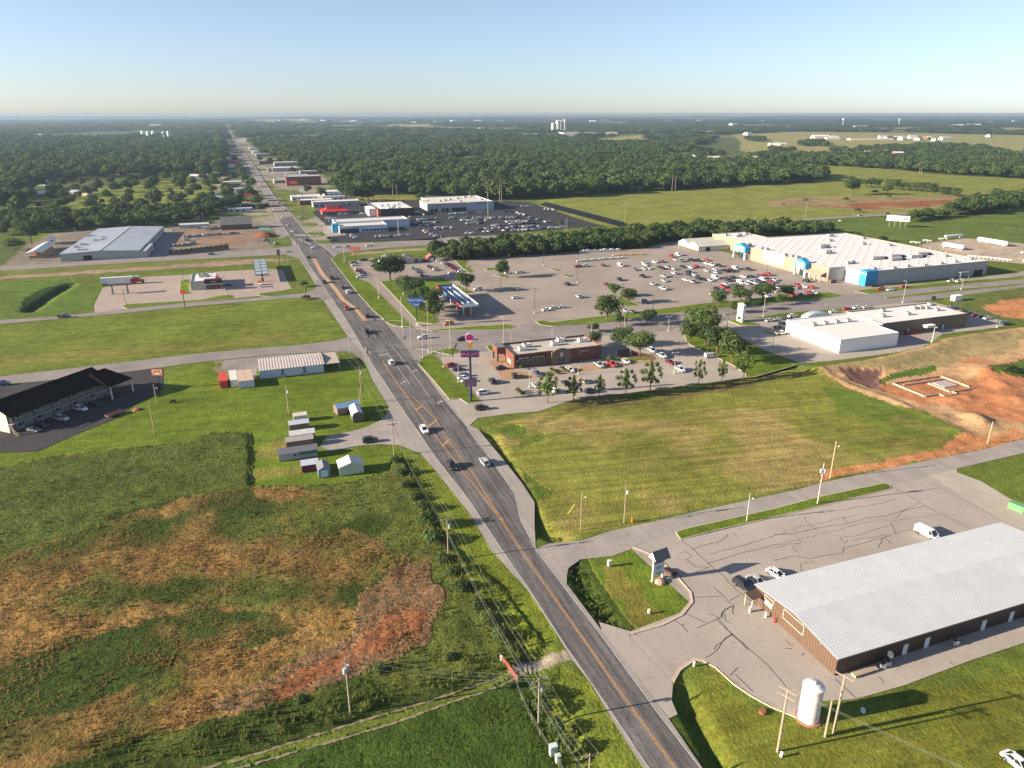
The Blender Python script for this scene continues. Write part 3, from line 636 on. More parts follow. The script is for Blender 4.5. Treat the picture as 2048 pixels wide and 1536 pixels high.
for k_ in range(7): ribbon(wl, GP(z('d',[(285+k_*57,272-k_*5),(312+k_*57,268-k_*5)])), .35, .056); ribbon(wl, GP(z('d',[(60+k_*60,44-k_*5),(90+k_*60,42-k_*5)])), .3, .056)
for k_ in range(5): ribbon(wl, GP(z('d',[(1035+k_*42,228+k_*4),(1050+k_*42,215+k_*4)])), .7, .056)
for x_, y_ in ((1035,570),(1425,1068),(840,760)):      # turn arrows
    g_ = G(*z('d',[(x_,y_)])[0]); 
    for pts in ([(-.9,-.9),(-.9,.5),(-.65,.5),(-.65,-.9)], [(-.9,.5),(.5,.9),(.5,.65),(-.65,.3)], [(.4,1.2),(1.2,.75),(.4,.3)]):
        c2, s2 = math.cos(E20), math.sin(E20); wl.flat([(g_[0]+c2*u-s2*v*1.4, g_[1]+s2*u+c2*v*1.4) for u, v in pts], .057)
ribbon(yl, GP([(622,515),(640,548),(668,580),(682,600),(705,616),(728,642)]), .35, .06); ribbon(yl, GP([(630,517),(648,548),(676,580),(690,600),(713,616),(736,642)]), .35, .06)
paving('median_paving', [[(624,515),(629,517),(648,548),(676,580),(690,600),(712,616),(733,642),(729,642),(706,616),(683,600),(669,580),(641,548)]], mat('median_concrete',(.42,.30,.20),.9,var=.15), .058, press=False)
EE = [(-300,554),(0,537),(120,531),(275,520),(512,505),(560,501)]; ribbon(wl, GP(EE), .2, .045)
ribbon(yl, GP([(700,496),(862,485),(1111,469.5),(1249,459),(1474,444),(1711,433),(1898,422)]), .3, .045)
# parking bays
bl = MB()
c2, s2 = math.cos(E20), math.sin(E20)
def frame(px, py, rot=20.0):
    x0, y0 = G(px, py); c_, s_ = math.cos(math.radians(rot)), math.sin(math.radians(rot))
    return lambda u, v: (x0+c_*u-s_*v, y0+s_*u+c_*v)
fr = frame(1375, 1081)
for k_ in range(17): ribbon(bl, [fr(1+k_*2.9, -.3), fr(1+k_*2.9, -5.6)], .10, .045)
fr = frame(1080, 600)
for r_ in range(7):
    for k_ in range(34):
        if (k_*7+r_*3) % 11 == 0: continue
        ribbon(bl, [fr(-30+k_*2.9, -28+r_*17), fr(-30+k_*2.9, -18+r_*17)], .13, .04)
fr = frame(905, 745)
for k_ in range(16): ribbon(bl, [fr(1.2-0*k_, 18-k_*2.8), fr(6, 18-k_*2.8)], .10, .045)
fr = frame(600, 400)
for k_ in range(26):
    for r_ in range(4): p_ = frame(760, 480); ribbon(bl, [p_(k_*2.9+20, 6+r_*15), p_(k_*2.9+20, 11+r_*15)], .12, .04)
struct('parking_bay_line', bl, M_BAY); o = struct('white_road_marking', wl, M_WHITEP); struct('yellow_road_marking', yl, M_YELP)
# tar-sealed cracks and seams of the foreground car park
CR = {'S': [[(1175,962),(1410,955)],[(1345,880),(1430,960),(1500,1030),(1500,1100)],[(1400,1120),(1410,1080),(1480,1035)],[(1400,1120),(1365,1140),(1200,1215)],[(1290,1090),(1365,1120),(1490,1265),(1620,1393)],[(1490,1265),(1440,1290),(1340,1390)],[(1020,1150),(1080,1190),(1130,1250)],[(1080,1190),(1100,1180)],[(1110,1095),(1280,1170)],[(1075,490),(1250,640),(1430,800),(1500,880),(1700,1030)],[(1110,650),(1200,710),(1300,715)],[(1470,990),(1560,940)],[(650,1290),(660,1265),(720,1270)],[(1060,600),(1120,590),(1160,630),(1120,650)],[(1180,760),(1300,720)],[(1430,1090),(1440,1150),(1490,1180)],[(1160,570),(1240,540),(1400,500),(1460,450)],[(1290,690),(1500,620),(1800,540),(2048,520)],[(1300,610),(1500,560),(1700,500),(1930,430)],[(1500,430),(1540,470)]],
 'T': [[(0,690),(110,690),(320,650),(480,620),(620,600),(760,560),(900,545),(1130,480),(1240,460)],[(0,780),(180,740),(420,680),(520,660),(640,620),(860,570),(980,580),(1350,530)],[(0,800),(90,790)],[(540,720),(640,710),(860,640),(960,620)],[(640,740),(900,700),(1130,650)],[(0,550),(500,500),(740,460),(860,440),(1000,400)],[(140,660),(200,630),(300,620),(540,560),(700,530)],[(0,910),(160,870),(300,890),(440,860),(560,850),(570,800),(700,770),(960,700)],[(100,690),(180,700),(220,760)],[(250,540),(270,600),(370,670)],[(560,540),(600,600),(640,620)],[(540,720),(580,770),(600,740)],[(150,790),(190,840)],[(220,1000),(220,940),(330,910)],[(950,290),(1100,370),(1300,490),(1600,640)],[(1280,260),(1400,330),(1860,575)],[(850,800),(900,720),(960,770)],[(1000,550),(1070,490),(1200,430)],[(960,600),(1000,690)]],
 'X': [[(100,190),(205,280),(430,480),(560,630)],[(205,280),(160,300),(100,390),(35,430)],[(130,180),(150,120),(210,100),(210,150)],[(190,540),(240,490)],[(220,530),(335,645)],[(540,320),(570,350),(595,350)],[(540,370),(585,370)],[(640,415),(660,400)],[(850,560),(990,690)],[(1130,550),(1165,585)],[(1575,455),(1605,475)]]}
for k_, pls in CR.items():
    for pl in pls:
        g_ = GP(z(k_, pl)); out = []
        for (x1,y1),(x2,y2) in zip(g_[:-1], g_[1:]):
            n_ = max(1, int(math.hypot(x2-x1,y2-y1)/1.2))
            for j in range(n_):
                t_ = j/n_; jit = .17 if len(pl) > 2 else .04
                out.append((x1+(x2-x1)*t_+random.uniform(-jit,jit), y1+(y2-y1)*t_+random.uniform(-jit,jit)))
        out.append(g_[-1]); ribbon(sk, out, random.uniform(.06,.13) if k_ == 'T' else .12, .0475)
# random transverse cracks on the highway
struct('crack_sealing', sk, M_SEAL)
# ---------------------------------------------------------------- foliage
def leaf_mat(name, ca, cb, trans=.25):
    m, t, b = nmat(name); N = t.nodes; L = t.links
    oi = N.new('ShaderNodeObjectInfo'); geo = N.new('ShaderNodeNewGeometry')
    n1 = N.new('ShaderNodeTexNoise'); n1.inputs['Scale'].default_value = .9; n1.inputs['Detail'].default_value = 3; L.new(geo.outputs['Position'], n1.inputs['Vector'])
    ad = N.new('ShaderNodeMath'); ad.operation = 'MULTIPLY_ADD'; ad.inputs[1].default_value = .75; L.new(oi.outputs['Random'], ad.inputs[0])
    m2 = N.new('ShaderNodeMapRange'); m2.inputs[1].default_value = .3; m2.inputs[2].default_value = .7; m2.inputs[3].default_value = 0; m2.inputs[4].default_value = .45
    L.new(n1.outputs['Fac'], m2.inputs[0]); L.new(m2.outputs[0], ad.inputs[2])
    mx = N.new('ShaderNodeMix'); mx.data_type = 'RGBA'; mx.inputs[6].default_value = (*ca, 1); mx.inputs[7].default_value = (*cb, 1)
    L.new(ad.outputs[0], mx.inputs[0]); L.new(mx.outputs[2], b.inputs['Base Color'])
    b.inputs['Roughness'].default_value = .75; b.inputs['Specular IOR Level'].default_value = .15
    tr = N.new('ShaderNodeBsdfTranslucent'); L.new(mx.outputs[2], tr.inputs['Color'])
    ms = N.new('ShaderNodeMixShader'); ms.inputs[0].default_value = trans
    L.new(b.outputs[0], ms.inputs[1]); L.new(tr.outputs[0], ms.inputs[2]); L.new(ms.outputs[0], N['Material Output'].inputs['Surface'])
    MATS[name] = m; return m
M_LEAF = leaf_mat('broadleaf_foliage', (.024,.050,.018), (.105,.150,.045))
M_LEAFL = leaf_mat('young_tree_foliage', (.055,.10,.020), (.12,.17,.038))
M_WEED = leaf_mat('weed_leaves', (.065,.10,.020), (.17,.185,.045))
M_DRY = leaf_mat('dry_brown_weeds', (.26,.15,.06), (.52,.33,.15), .3)
M_BARK = mat('tree_bark', (.13,.10,.075), .95, var=.25, scale=6)
def crown_mesh(name, n, lobes, leaf, m, seed, hollow=.55):
    """lobes: (x,y,z,rx,ry,rz); leaf clumps scattered through the outer part of every lobe"""
    r = np.random.default_rng(seed)
    vol = np.array([l[3]*l[4]+l[4]*l[5]+l[3]*l[5] for l in lobes]); cnt = np.maximum(4, (n*vol/vol.sum()).astype(int))
    P, Nn = [], []
    for l, c in zip(lobes, cnt):
        d = r.normal(size=(c, 3)); d /= np.linalg.norm(d, axis=1)[:, None]
        rad_ = (hollow+(1-hollow)*r.random(c)**.6)[:, None]*(1+.16*np.sin(d[:, :1]*7+seed)*np.cos(d[:, 1:2]*9))
        P.append(np.array(l[:3])+d*rad_*np.array(l[3:])); Nn.append(d)
    P = np.concatenate(P); Nn = np.concatenate(Nn)
    keep = P[:, 2] > .3; P = P[keep]; Nn = Nn[keep]; c = len(P)
    nn = Nn+r.normal(size=(c,3))*.55; nn[:, 2] += .35; nn /= np.linalg.norm(nn, axis=1)[:, None]
    u = np.cross(nn, r.normal(size=(c,3))); u /= np.linalg.norm(u, axis=1)[:, None]; v = np.cross(nn, u)
    s_ = leaf*(.6+.8*r.random(c))[:, None]
    q = np.stack([P-u*s_-v*s_*.5, P+u*s_*.3-v*s_*.8, P+u*s_+v*s_*.3+nn*s_*.3, P-u*s_*.4+v*s_*.8], 1).reshape(-1, 3)
    me = bpy.data.meshes.new(name); me.vertices.add(len(q)); me.vertices.foreach_set('co', q.ravel())
    me.loops.add(4*c); me.loops.foreach_set('vertex_index', np.arange(4*c))
    me.polygons.add(c); me.polygons.foreach_set('loop_start', np.arange(0, 4*c, 4)); me.polygons.foreach_set('loop_total', np.full(c, 4)); me.update()
    me.materials.append(m); return me
def lobes_round(r, k=7, base=.32, w_=.40):
    L_ = [(0,0,.62,w_*.75,w_*.75,.30)]
    for i in range(k):
        a = 2*math.pi*i/k+r.random()*.8; q = w_*(.45+.3*r.random()); zz = base+.12+r.random()*.42
        s_ = .15+.10*r.random(); L_.append((q*math.cos(a), q*math.sin(a), zz, s_*1.15, s_*1.15, s_))
    for i in range(6):
        a = r.random()*6.28; q = w_*r.uniform(.55,1.0); zz = base+r.uniform(.05,.5); L_.append((q*math.cos(a), q*math.sin(a), zz, .085, .085, .07))
    L_.append((r.uniform(-.06,.06), r.uniform(-.06,.06), .84, .16, .16, .14))
    return L_
def lobes_vase(r):
    L_ = [(0,0,.50,.10,.10,.2),(0,0,.80,.07,.07,.20),(.03,-.02,.92,.04,.04,.09)]
    for i in range(15):
        a = 2.4*i+r.random()*.5; zz = .30+.55*i/14; q = .27*math.sin(math.pi*min(1,(zz-.12)/.95))**1.0*r.uniform(.65,1.1)
        L_.append((q*math.cos(a), q*math.sin(a), zz+r.uniform(-.04,.04), .065, .065, .075+.05*r.random()))
    return L_
def trunk_mesh(name, kind):
    mb = MB()
    if kind == 'vase':
        mb.cyl((0,0,-.02), (0,0,.20), .016, .013, 7)
        for i in range(5):
            a = 2*math.pi*i/5; mb.cyl((0,0,.16+.02*i), (.11*math.cos(a), .11*math.sin(a), .5+.03*i), .009, .004, 5)
        mb.cyl((0,0,.19), (0,0,.8), .012, .004, 5)
    else:
        mb.cyl((0,0,-.02), (0,0,.32), .030, .022, 8)
        for i in range(5):
            a = 2*math.pi*i/5+.4; mb.cyl((0,0,.22+.03*i), (.22*math.cos(a), .22*math.sin(a), .55+.04*i), .014, .005, 5)
        mb.cyl((0,0,.3), (.02,.01,.75), .02, .006, 6)
    return mb.mesh(name, M_BARK)
RP = random.Random(3)
KINDS = {}
KINDS['round'] = ([crown_mesh('crown', 2600, lobes_round(RP, 8), .026, M_LEAF, 10+i, .5) for i in range(4)], trunk_mesh('trunk', 'round'))
KINDS['vase'] = ([crown_mesh('crown', 1200, lobes_vase(RP), .022, M_LEAFL, 20+i, .2) for i in range(3)], trunk_mesh('trunk', 'vase'))
KINDS['wood'] = ([crown_mesh('crown', 760, lobes_round(RP, 7, .22, .44), .050, M_LEAF, 30+i, .55) for i in range(4)], trunk_mesh('trunk', 'round'))
KINDS['bush'] = ([crown_mesh('crown', 800, [(0,0,.42,.42,.42,.42),(.25,.1,.3,.28,.28,.3),(-.22,-.15,.32,.28,.3,.3),(.05,-.28,.36,.25,.25,.3),(-.05,.28,.4,.25,.25,.35)], .05, M_LEAF, 40+i, .5) for i in range(3)], trunk_mesh('trunk', 'vase'))
PROTO = {}
def tree(kind, x, y, h, wide, label, cat='tree', group=None, name=None, z0=0.0):
    crowns, trunk = KINDS[kind]; i = random.randrange(len(crowns))
    t = thing(name or {'bush':'bush'}.get(kind, 'deciduous_tree'), label, cat, (x, y, z0), random.uniform(0, 6.28), group)
    t.scale = (h*wide, h*wide, h)
    for nm, me in (('crown', crowns[i]), ('trunk', trunk)):
        o = bpy.data.objects.new(nm, me); COL.objects.link(o); o.parent = t
        if nm == 'crown': PROTO.setdefault((kind, i), o)
    return t
def tree_px(kind, bx, by, ty, wide, label, **k):
    x, y = G(bx, by); return tree(kind, x, y, max(1.5, heightof(bx, by, ty)*1.04), wide, label, **k)
NTREE = 0
R1 = 'row of young trees along the south edge of the restaurant car park'
for i, (bx, by, ty, wd, lab) in enumerate([(1095,806,744,1.25,'broadest young tree in the row, west end of the restaurant car park edge'),(1147,802,752,1.1,'young tree second from the west in the row beside the restaurant car park'),
    (1199,795,750,.85,'small narrow young tree third from the west in the restaurant car park row'),(1251,788,738,1.25,'vase shaped young tree fourth from the west in the restaurant car park row'),
    (1300,782,722,1.1,'tallest pointed young tree in the middle of the restaurant car park row'),(1397,770,720,.85,'thin leaning young tree fourth from the east end of the car park row'),
    (1443,765,720,.8,'thin young tree standing alone third from the east end of the car park row'),(1487,758,700,1.0,'young tree on the east corner of the restaurant car park beside a kerbed loop')]):
    tree_px('vase', bx, by, ty, wd, lab, group=R1)
for bx, by, ty, wd, kd, lab in [(1380,687,645,1.1,'round','small tree at the west tip of the tree island between restaurant and shops'),(1409,692,650,1.0,'round','slender tree behind the lamp post on the tree island by the restaurant'),
    (1433,709,655,1.15,'round','full green tree beside the white minivan on the tree island'),(1464,727,668,1.1,'round','tree at the south of the tree island above the grassy bank'),(1398,668,616,1.45,'round','large wide tree at the street corner of the tree island'),(1412,676,628,1.2,'round','dense tree right behind the large street corner tree of the tree island'),
    (1242,693,655,1.3,'round','tree beside the east wall drive of the brick restaurant'),(1279,711,665,1.35,'round','spreading tree in the bark bed east of the brick restaurant'),(1186,664,646,1.5,'round','low wide tree north of the restaurant roof on the street verge'),(1190,690,664,1.2,'round','grey green tree right behind the restaurant roof corner'),
    (1214,644,596,1.15,'round','big dark tree on the verge at the south edge of the store car park'),(1240,652,625,1.1,'round','light green tree leaning against the big dark verge tree'),(1258,607,578,1.3,'round','round topped tree on a grass island in the store car park'),(1228,594,568,1.1,'round','small tree on a tiny island in front of the store car park lamp'),
    (1005,556,522,1.0,'round','sparse tree with a bare top standing on a car park island'),(933,584,547,1.15,'round','dense dark tree at the corner behind the fuel canopy'),(780,561,514,1.65,'round','large spreading dark tree beside the used car office'),(1295,650,620,1.2,'round','thin tree on the verge below the store car park'),
    (1436,614,582,1.3,'round','tree on the verge west of the tall white shops sign'),(1480,604,573,1.5,'round','wide tree among parked cars near the big store'),(1525,603,567,1.4,'round','tallest tree among parked cars near the big store'),(1573,596,571,1.3,'round','tree in front of the store entrance car rows'),
    (1561,610,588,1.1,'round','small tree on the verge under the store entrance rows'),(1468,626,603,1.1,'round','narrow tree right beside the white shops sign'),(1515,620,599,1.1,'round','small bushy tree on the verge behind the street lamp'),
    (812,590,553,1.1,'round','northernmost tree of the grove behind the fuel canopy'),(826,604,560,1.15,'round','dark tree in the grove behind the blue sign'),(842,618,574,1.15,'round','broad tree in the middle of the grove behind the fuel canopy'),(858,626,580,1.2,'round','tree of the grove nearest the white car at the pumps'),(868,640,600,1.2,'round','southern tree of the grove beside the blue sign'),(850,635,596,1.1,'round','tree right behind the blue sign panel'),
    (1703,389,356,1.1,'round','tall dark tree standing alone in the pasture'),(1766,483,469,1.5,'bush','round bush in the field behind the big store roof'),(1718,474,463,1.4,'bush','small round bush left of the larger one behind the store'),(1611,405,393,1.0,'bush','dark bush beside the field utility pole'),(1691,402,392,1.4,'bush','round bush on the dry strip of the pasture'),(1777,397,388,1.4,'bush','small bush at the foot of the hedgerow trees'),(1774,388,368,1.2,'round','pointed tree in front of the pasture hedgerow'),(1750,387,378,1.6,'bush','low bush left of the pointed pasture tree'),(1715,424,415,1.6,'bush','low bush beside the red soil near the highway'),(1567,410,405,1.4,'bush','tiny bush on the left end of the dry strip'),
    (64,488,440,1.1,'round','tall pale green tree beside the yard with open sheds'),(30,500,470,1.3,'bush','light green shrub mass at the left yard edge'),(645,395,375,1.1,'round','round tree beside the white barn near the crossroads'),(693,402,370,1.2,'round','dark tree behind the red roofed diner'),(706,404,372,1.2,'round','tree right of the dark diner tree'),(726,402,376,1.3,'round','tree at the edge of the light lawn'),(737,402,378,1.2,'round','last tree before the light lawn'),
    (840,398,383,1.5,'bush','tree clump beside the large grey dealership'),(608,573,560,1.4,'bush','green bush beside the crossroads signal box'),(612,598,588,1.8,'bush','dark shrub at the corner of the mown field and the frontage road'),(1120,448,437,1.5,'bush','lone round tree at the south edge of the dealer lot'),(2015,745,726,2.2,'bush','shrub clump beside the building site mound')]:
    tree_px(kd, bx, by, ty, wd, lab, group=None)
for i, (bx, by, h_) in enumerate([(497,392,13),(505,402,14),(514,412,12),(488,398,11),(502,374,13),(492,364,12),(484,352,14),(522,424,9),(470,413,12),(455,417,11),(478,340,12),(470,322,12),(520,322,11),(540,327,12),(560,329,13),(512,300,12),(500,286,13),(585,345,10),(640,350,11),(615,385,10)]):
    x_, y_ = G(bx, by); tree('wood', x_, y_, h_, 1.15, 'dark tree close beside the upper highway, throwing shade over its verge', group='trees beside the upper highway', z0=0 if math.hypot(x_, y_) < 880 else -.6)
hedge_px = [(1718,371),(1730,372),(1742,372),(1752,374),(1778,376),(1790,377),(1803,378),(1815,379),(1828,380),(1838,381),(1850,382),(1862,385),(1872,386),(1884,388),(1897,390),(1910,392)]
for i, (x_, y_) in enumerate(hedge_px): tree_px('round', x_, y_+2, y_-13-(i*7%6), 1.3, 'deciduous tree in the single hedgerow crossing the pasture', group='hedgerow trees crossing the pasture')
# roadside scrub line left of the highway
for i, (bx, by, h_) in enumerate([(790,925,2.2),(800,950,2.4),(812,975,2.6),(828,1000,2.4),(845,1020,3.2),(858,1055,6.0),(866,1085,4.0),(885,1125,2.6),(905,1150,2.4),(925,1180,2.8),(955,1215,2.4),(975,1245,2.6),(1000,1275,2.4),(830,945,2.0),(1085,1420,2.6),(1110,1460,2.4),(1095,1395,2.2),(1130,1500,2.6),(1075,1385,2.0),(760,1345,2.0),(900,1320,1.8),(600,1405,1.6)]):
    x_, y_ = G(bx, by)
    lab = 'tall dark shrub, the biggest in the scrub line beside the highway' if h_ > 5 else 'leafy shrub in the overgrown scrub line left of the highway'
    tree('bush', x_, y_, h_, 1.35 if h_ < 5 else .75, lab, 'shrub', None if h_ > 5 else 'shrubs of the roadside scrub line', name='roadside_shrub')
for i, (bx, by) in enumerate([(1183,748),(1189,752),(1197,757)]): pass
for i, (bx, by) in enumerate([(1035,792),(1040,796),(1046,800)]): tree_px('bush', bx, by-8, by-20, .8, 'clipped conical yellow green shrub in the kerbed bed by the restaurant drive', cat='shrub', group='clipped shrubs in the kerbed bed', name='clipped_shrub')
for i, (bx, by) in enumerate([(1103,741),(1109,744),(1115,748),(1124,738),(1130,742),(1136,745)]): tree_px('bush', bx, by, by-5, 1.3, 'low clipped bush in the paired planting strips before the restaurant', cat='shrub', group='bushes in the planting strips', name='clipped_shrub')
tree_px('bush', 1043, 739, 727, .8, 'conical evergreen at the front wall of the brick restaurant', cat='shrub', name='conifer_shrub'); tree_px('bush', 1221, 722, 708, 1.2, 'leafy shrub at the east end of the brick restaurant', cat='shrub', name='shrub')
# woods: every tree at its own spot; the nearest ones are things, the rest one mass
def scatter(poly, step, jit=.42, seed=0):
    q = np.array(GP(poly)); r = np.random.default_rng(seed)
    x0, y0 = q.min(0); x1, y1 = q.max(0)
    xs, ys = np.meshgrid(np.arange(x0, x1, step), np.arange(y0, y1, step)); xs = xs.ravel(); ys = ys.ravel()
    xs = xs+r.uniform(-jit, jit, xs.shape)*step; ys = ys+r.uniform(-jit, jit, ys.shape)*step
    k = inside(xs, ys, [tuple(p) for p in q])
    return np.stack([xs[k], ys[k]], 1)
road_c = GP([(1110,1430),(640,560),(598,490),(545,400),(502,330),(473,284),(448,243)])
def clear(p, w0=20):
    d = segdist(p[:, 0], p[:, 1], road_c); return p[d > w0]
HEDGE = [(862,517),(910,524),(960,518),(1164,505),(1290,496),(1330,486),(1500,473),(1640,471),(1672,466),(1640,459),(1560,455),(1400,459),(1250,470),(1111,484),(960,492),(870,501)]
hedge = scatter(HEDGE, 7.2, seed=1)
LEFTW = [(0,474),(40,470),(105,464),(165,459),(310,454),(380,446),(425,432),(478,414),(484,406),(440,410),(380,419),(300,424),(200,430),(90,436),(0,436)]
LEFTW2 = [(0,436),(40,436),(55,415),(65,385),(110,362),(210,357),(340,350),(460,351),(480,354),(493,342),(485,320),(470,290),(0,285)]
CENW = [(665,384),(700,394),(745,386),(830,389),(838,396),(960,399),(1074,398),(1319,381),(1536,368),(1648,362),(1655,350),(1536,334),(1400,330),(1331,319),(1331,300),(1200,290),(1100,280),(700,285),(500,285),(515,318),(560,322),(600,330),(660,345),(730,352),(700,362),(660,372)]
RW = [(1670,332),(1540,322),(1490,318),(1536,312),(1660,318),(1690,314),(1800,320),(1900,298),(1960,300),(2048,318),(2200,330),(2200,370),(2048,357),(1900,349),(1800,340)]
RW2 = [(1890,430),(1905,420),(1990,398),(2048,392),(2200,372),(2200,405),(2048,414),(1960,428)]
RW3 = [(1795,447),(1830,443),(1895,436),(1900,430),(1860,432),(1815,437)]
TOWN = [(560,352),(640,345),(668,372),(580,380),(545,375)]
wood = [('h', hedge)]
pts_l = clear(scatter(LEFTW, 10, seed=2)); pts_l2 = clear(scatter(LEFTW2, 16, seed=3), 48); pts_c = clear(scatter(CENW, 13.5, seed=4), 60); pts_l2 = pts_l2[fbm(pts_l2[:,0], pts_l2[:,1], .012, 71, 2) < .60]; pts_c = pts_c[(fbm(pts_c[:,0], pts_c[:,1], .012, 71, 2) < .60) | (pts_c[:,0] > 60)]; pts_r = scatter(RW, 14, seed=5); pts_r2 = scatter(RW2, 9, seed=6); pts_r3 = scatter(RW3, 7.5, seed=6)
park = scatter([(70,425),(100,385),(125,374),(340,355),(470,358),(484,385),(470,405),(300,422),(200,428)], 27, seed=8)
extra = []
for poly, st in (([(1595,292),(1655,293),(1655,285),(1600,284)],14),([(1700,308),(1790,310),(1900,300),(1910,290),(1800,294),(1720,298)],15),([(1480,330),(1560,324),(1670,327),(1672,316),(1560,312)],14),([(1540,305),(1590,304),(1590,299),(1540,300)],14),([(1660,308),(1690,308),(1690,300),(1662,299)],14),([(600,342),(660,344),(672,335),(610,332)],11),([(1490,282),(1530,284),(1530,278),(1490,276)],16)):
    extra.append(scatter(poly, st, seed=len(extra)+20))
# far woods out to the horizon, in a sector ahead of the camera, thinning between the pale fields
r_ = np.random.default_rng(5); farp = []
d0 = 1700.0
while d0 < 13000:
    st = 15+(d0-1700)*.0065; sp = st*1.0
    n_ = int(2*.70*d0/sp); a_ = np.linspace(-.70, .70, n_)+r_.uniform(-.5,.5,n_)*1.4/n_; q_ = d0+r_.uniform(-.5,.5,n_)*st
    farp.append(np.stack([q_*np.sin(a_), q_*np.cos(a_), np.full(n_, st)], 1)); d0 += st*1.05
farp = np.concatenate(farp)
fzz = fbm(farp[:,0], farp[:,1], .0011, 31, 3); rf = np.hypot(farp[:,0], farp[:,1])
keep = ~((fzz > .54) & (rf > 2600)); keep &= fbm(farp[:,0], farp[:,1], .009, 71, 2) < .57; keep &= r_.random(len(farp)) > np.where(rf > 5000, .25, .12)
FARF = [[(1400,322),(1331,318),(1331,300),(1480,318),(1490,318),(1536,312),(1690,313),(1800,318),(1900,297),(1960,299),(2048,317),(2400,330),(2400,300),(2048,290),(1900,284),(1600,275),(1460,266),(1380,300)],
  [(1716,256),(1833,254),(1833,262),(1760,262)],[(1990,255),(2100,256),(2100,266),(2000,262)],[(1180,277),(1290,270),(1292,283),(1240,292),(1195,288)],[(1024,266),(1110,266),(1160,268),(1160,276),(1024,272)],
  [(880,257),(1024,255),(1024,262),(890,261)],[(770,249),(860,248),(860,253),(775,254)],[(500,240),(620,239),(620,242),(500,243)],[(1640,272),(1860,274),(1860,284),(1640,280)],
  [(520,285),(440,285),(470,292)],[(1480,300),(1480,268),(1600,263),(2048,270),(2400,275),(2400,300),(2048,296),(1900,290),(1700,300),(1600,318)]]
for poly in FARF: keep &= ~inside(farp[:,0], farp[:,1], GP(poly))
farp = farp[keep]; farp = farp[segdist(farp[:,0], farp[:,1], road_c) > np.where(rf[keep] < 3000, 42, 20)]
def label_wood(k): return {'h':'bushy dark green tree in the dense wood line behind the store car park','l':'dark green tree of the thick wood behind the left industrial yard','c':'dark tree at the front edge of the wood behind dealership and pasture','r':'rounded tree of the wood line at the far right beside the highway'}[k]
gname = {'h':'trees of the wood line behind the store car park','l':'trees of the wood behind the left yard','c':'trees along the front edge of the central wood','r':'trees of the right highway wood'}
indiv = []; mass = []
for k_, arr, hh in (('h', hedge, 8.5), ('l', pts_l, 10.5), ('r', pts_r3, 8)):
    for x_, y_ in arr: indiv.append((math.hypot(x_, y_), k_, x_, y_, hh*random.uniform(.72, 1.2)))
frontc = []
edge = GP([(838,396),(960,399),(1074,398),(1319,381),(1536,368),(1648,362)])
dd = segdist(pts_c[:,0], pts_c[:,1], edge)
for (x_, y_), q_ in zip(pts_c, dd):
    (indiv if q_ < 12 else mass).append((math.hypot(x_, y_), 'c', x_, y_, 17*random.uniform(.6, 1.2)))
indiv.sort(); NIND = 200
for i, (q_, k_, x_, y_, h_) in enumerate(indiv):
    if i < NIND: tree('wood', x_, y_, h_, random.uniform(1.0, 1.3), label_wood(k_), group=gname[k_])
    else: mass.append((q_, k_, x_, y_, h_))
P3 = [(x_, y_, h_*random.uniform(1.0,1.25), h_) for _, _, x_, y_, h_ in mass]
for arr, hh, ww in ((pts_l2,17,1.1),(pts_r,13,1.3),(pts_r2,11,1.2),(park,11,1.0),*[(e_,11,1.3) for e_ in extra]):
    for x_, y_ in arr:
        h_ = hh*random.uniform(.55,1.35); P3.append((x_, y_, h_*ww*random.uniform(.8,1.2), h_))
for x_, y_, st in farp:
    h_ = random.triangular(8, 22, 14); P3.append((x_, y_, max(st*1.5, h_*1.2), h_))
P3 = np.array(P3)
print('woodland points', len(P3), 'individual', min(NIND, len(indiv)), 'hedge', len(hedge))
me = bpy.data.meshes.new('woodland'); me.vertices.add(len(P3))
zz = np.where(np.hypot(P3[:,0], P3[:,1]) > 900, -.6, 0.0) + np.clip((np.hypot(P3[:,0],P3[:,1])-6000)/8000, 0, 1)*(fbm(P3[:,0],P3[:,1],.0004,90,3)-.5)*60
me.vertices.foreach_set('co', np.stack([P3[:,0], P3[:,1], zz], 1).ravel()); me.update()
at = me.attributes.new('scl', 'FLOAT_VECTOR', 'POINT'); at.data.foreach_set('vector', np.stack([P3[:,2], P3[:,2]*rng.uniform(.8,1.2,len(P3)), P3[:,3]], 1).ravel())
at = me.attributes.new('rot', 'FLOAT_VECTOR', 'POINT'); at.data.foreach_set('vector', np.stack([np.zeros(len(P3)), np.zeros(len(P3)), rng.uniform(0,6.28,len(P3))], 1).ravel())
vi = rng.integers(0, 4, len(P3)); at = me.attributes.new('var', 'INT', 'POINT'); at.data.foreach_set('value', vi.astype(np.int32))
wo = bpy.data.objects.new('woodland', me); COL.objects.link(wo)
tag(wo, 'great mass of dark green woods stretching from the town to the hazy horizon', 'woods', kind='stuff')
ng = bpy.data.node_groups.new('grow_trees', 'GeometryNodeTree')
ng.interface.new_socket('Geometry', in_out='INPUT', socket_type='NodeSocketGeometry'); ng.interface.new_socket('Geometry', in_out='OUTPUT', socket_type='NodeSocketGeometry')
gi, gout, jn = ng.nodes.new('NodeGroupInput'), ng.nodes.new('NodeGroupOutput'), ng.nodes.new('GeometryNodeJoinGeometry')
def named(nm, ty): n = ng.nodes.new('GeometryNodeInputNamedAttribute'); n.data_type = ty; n.inputs[0].default_value = nm; return n.outputs[0]
sc_, ro_, va_ = named('scl', 'FLOAT_VECTOR'), named('rot', 'FLOAT_VECTOR'), named('var', 'INT')
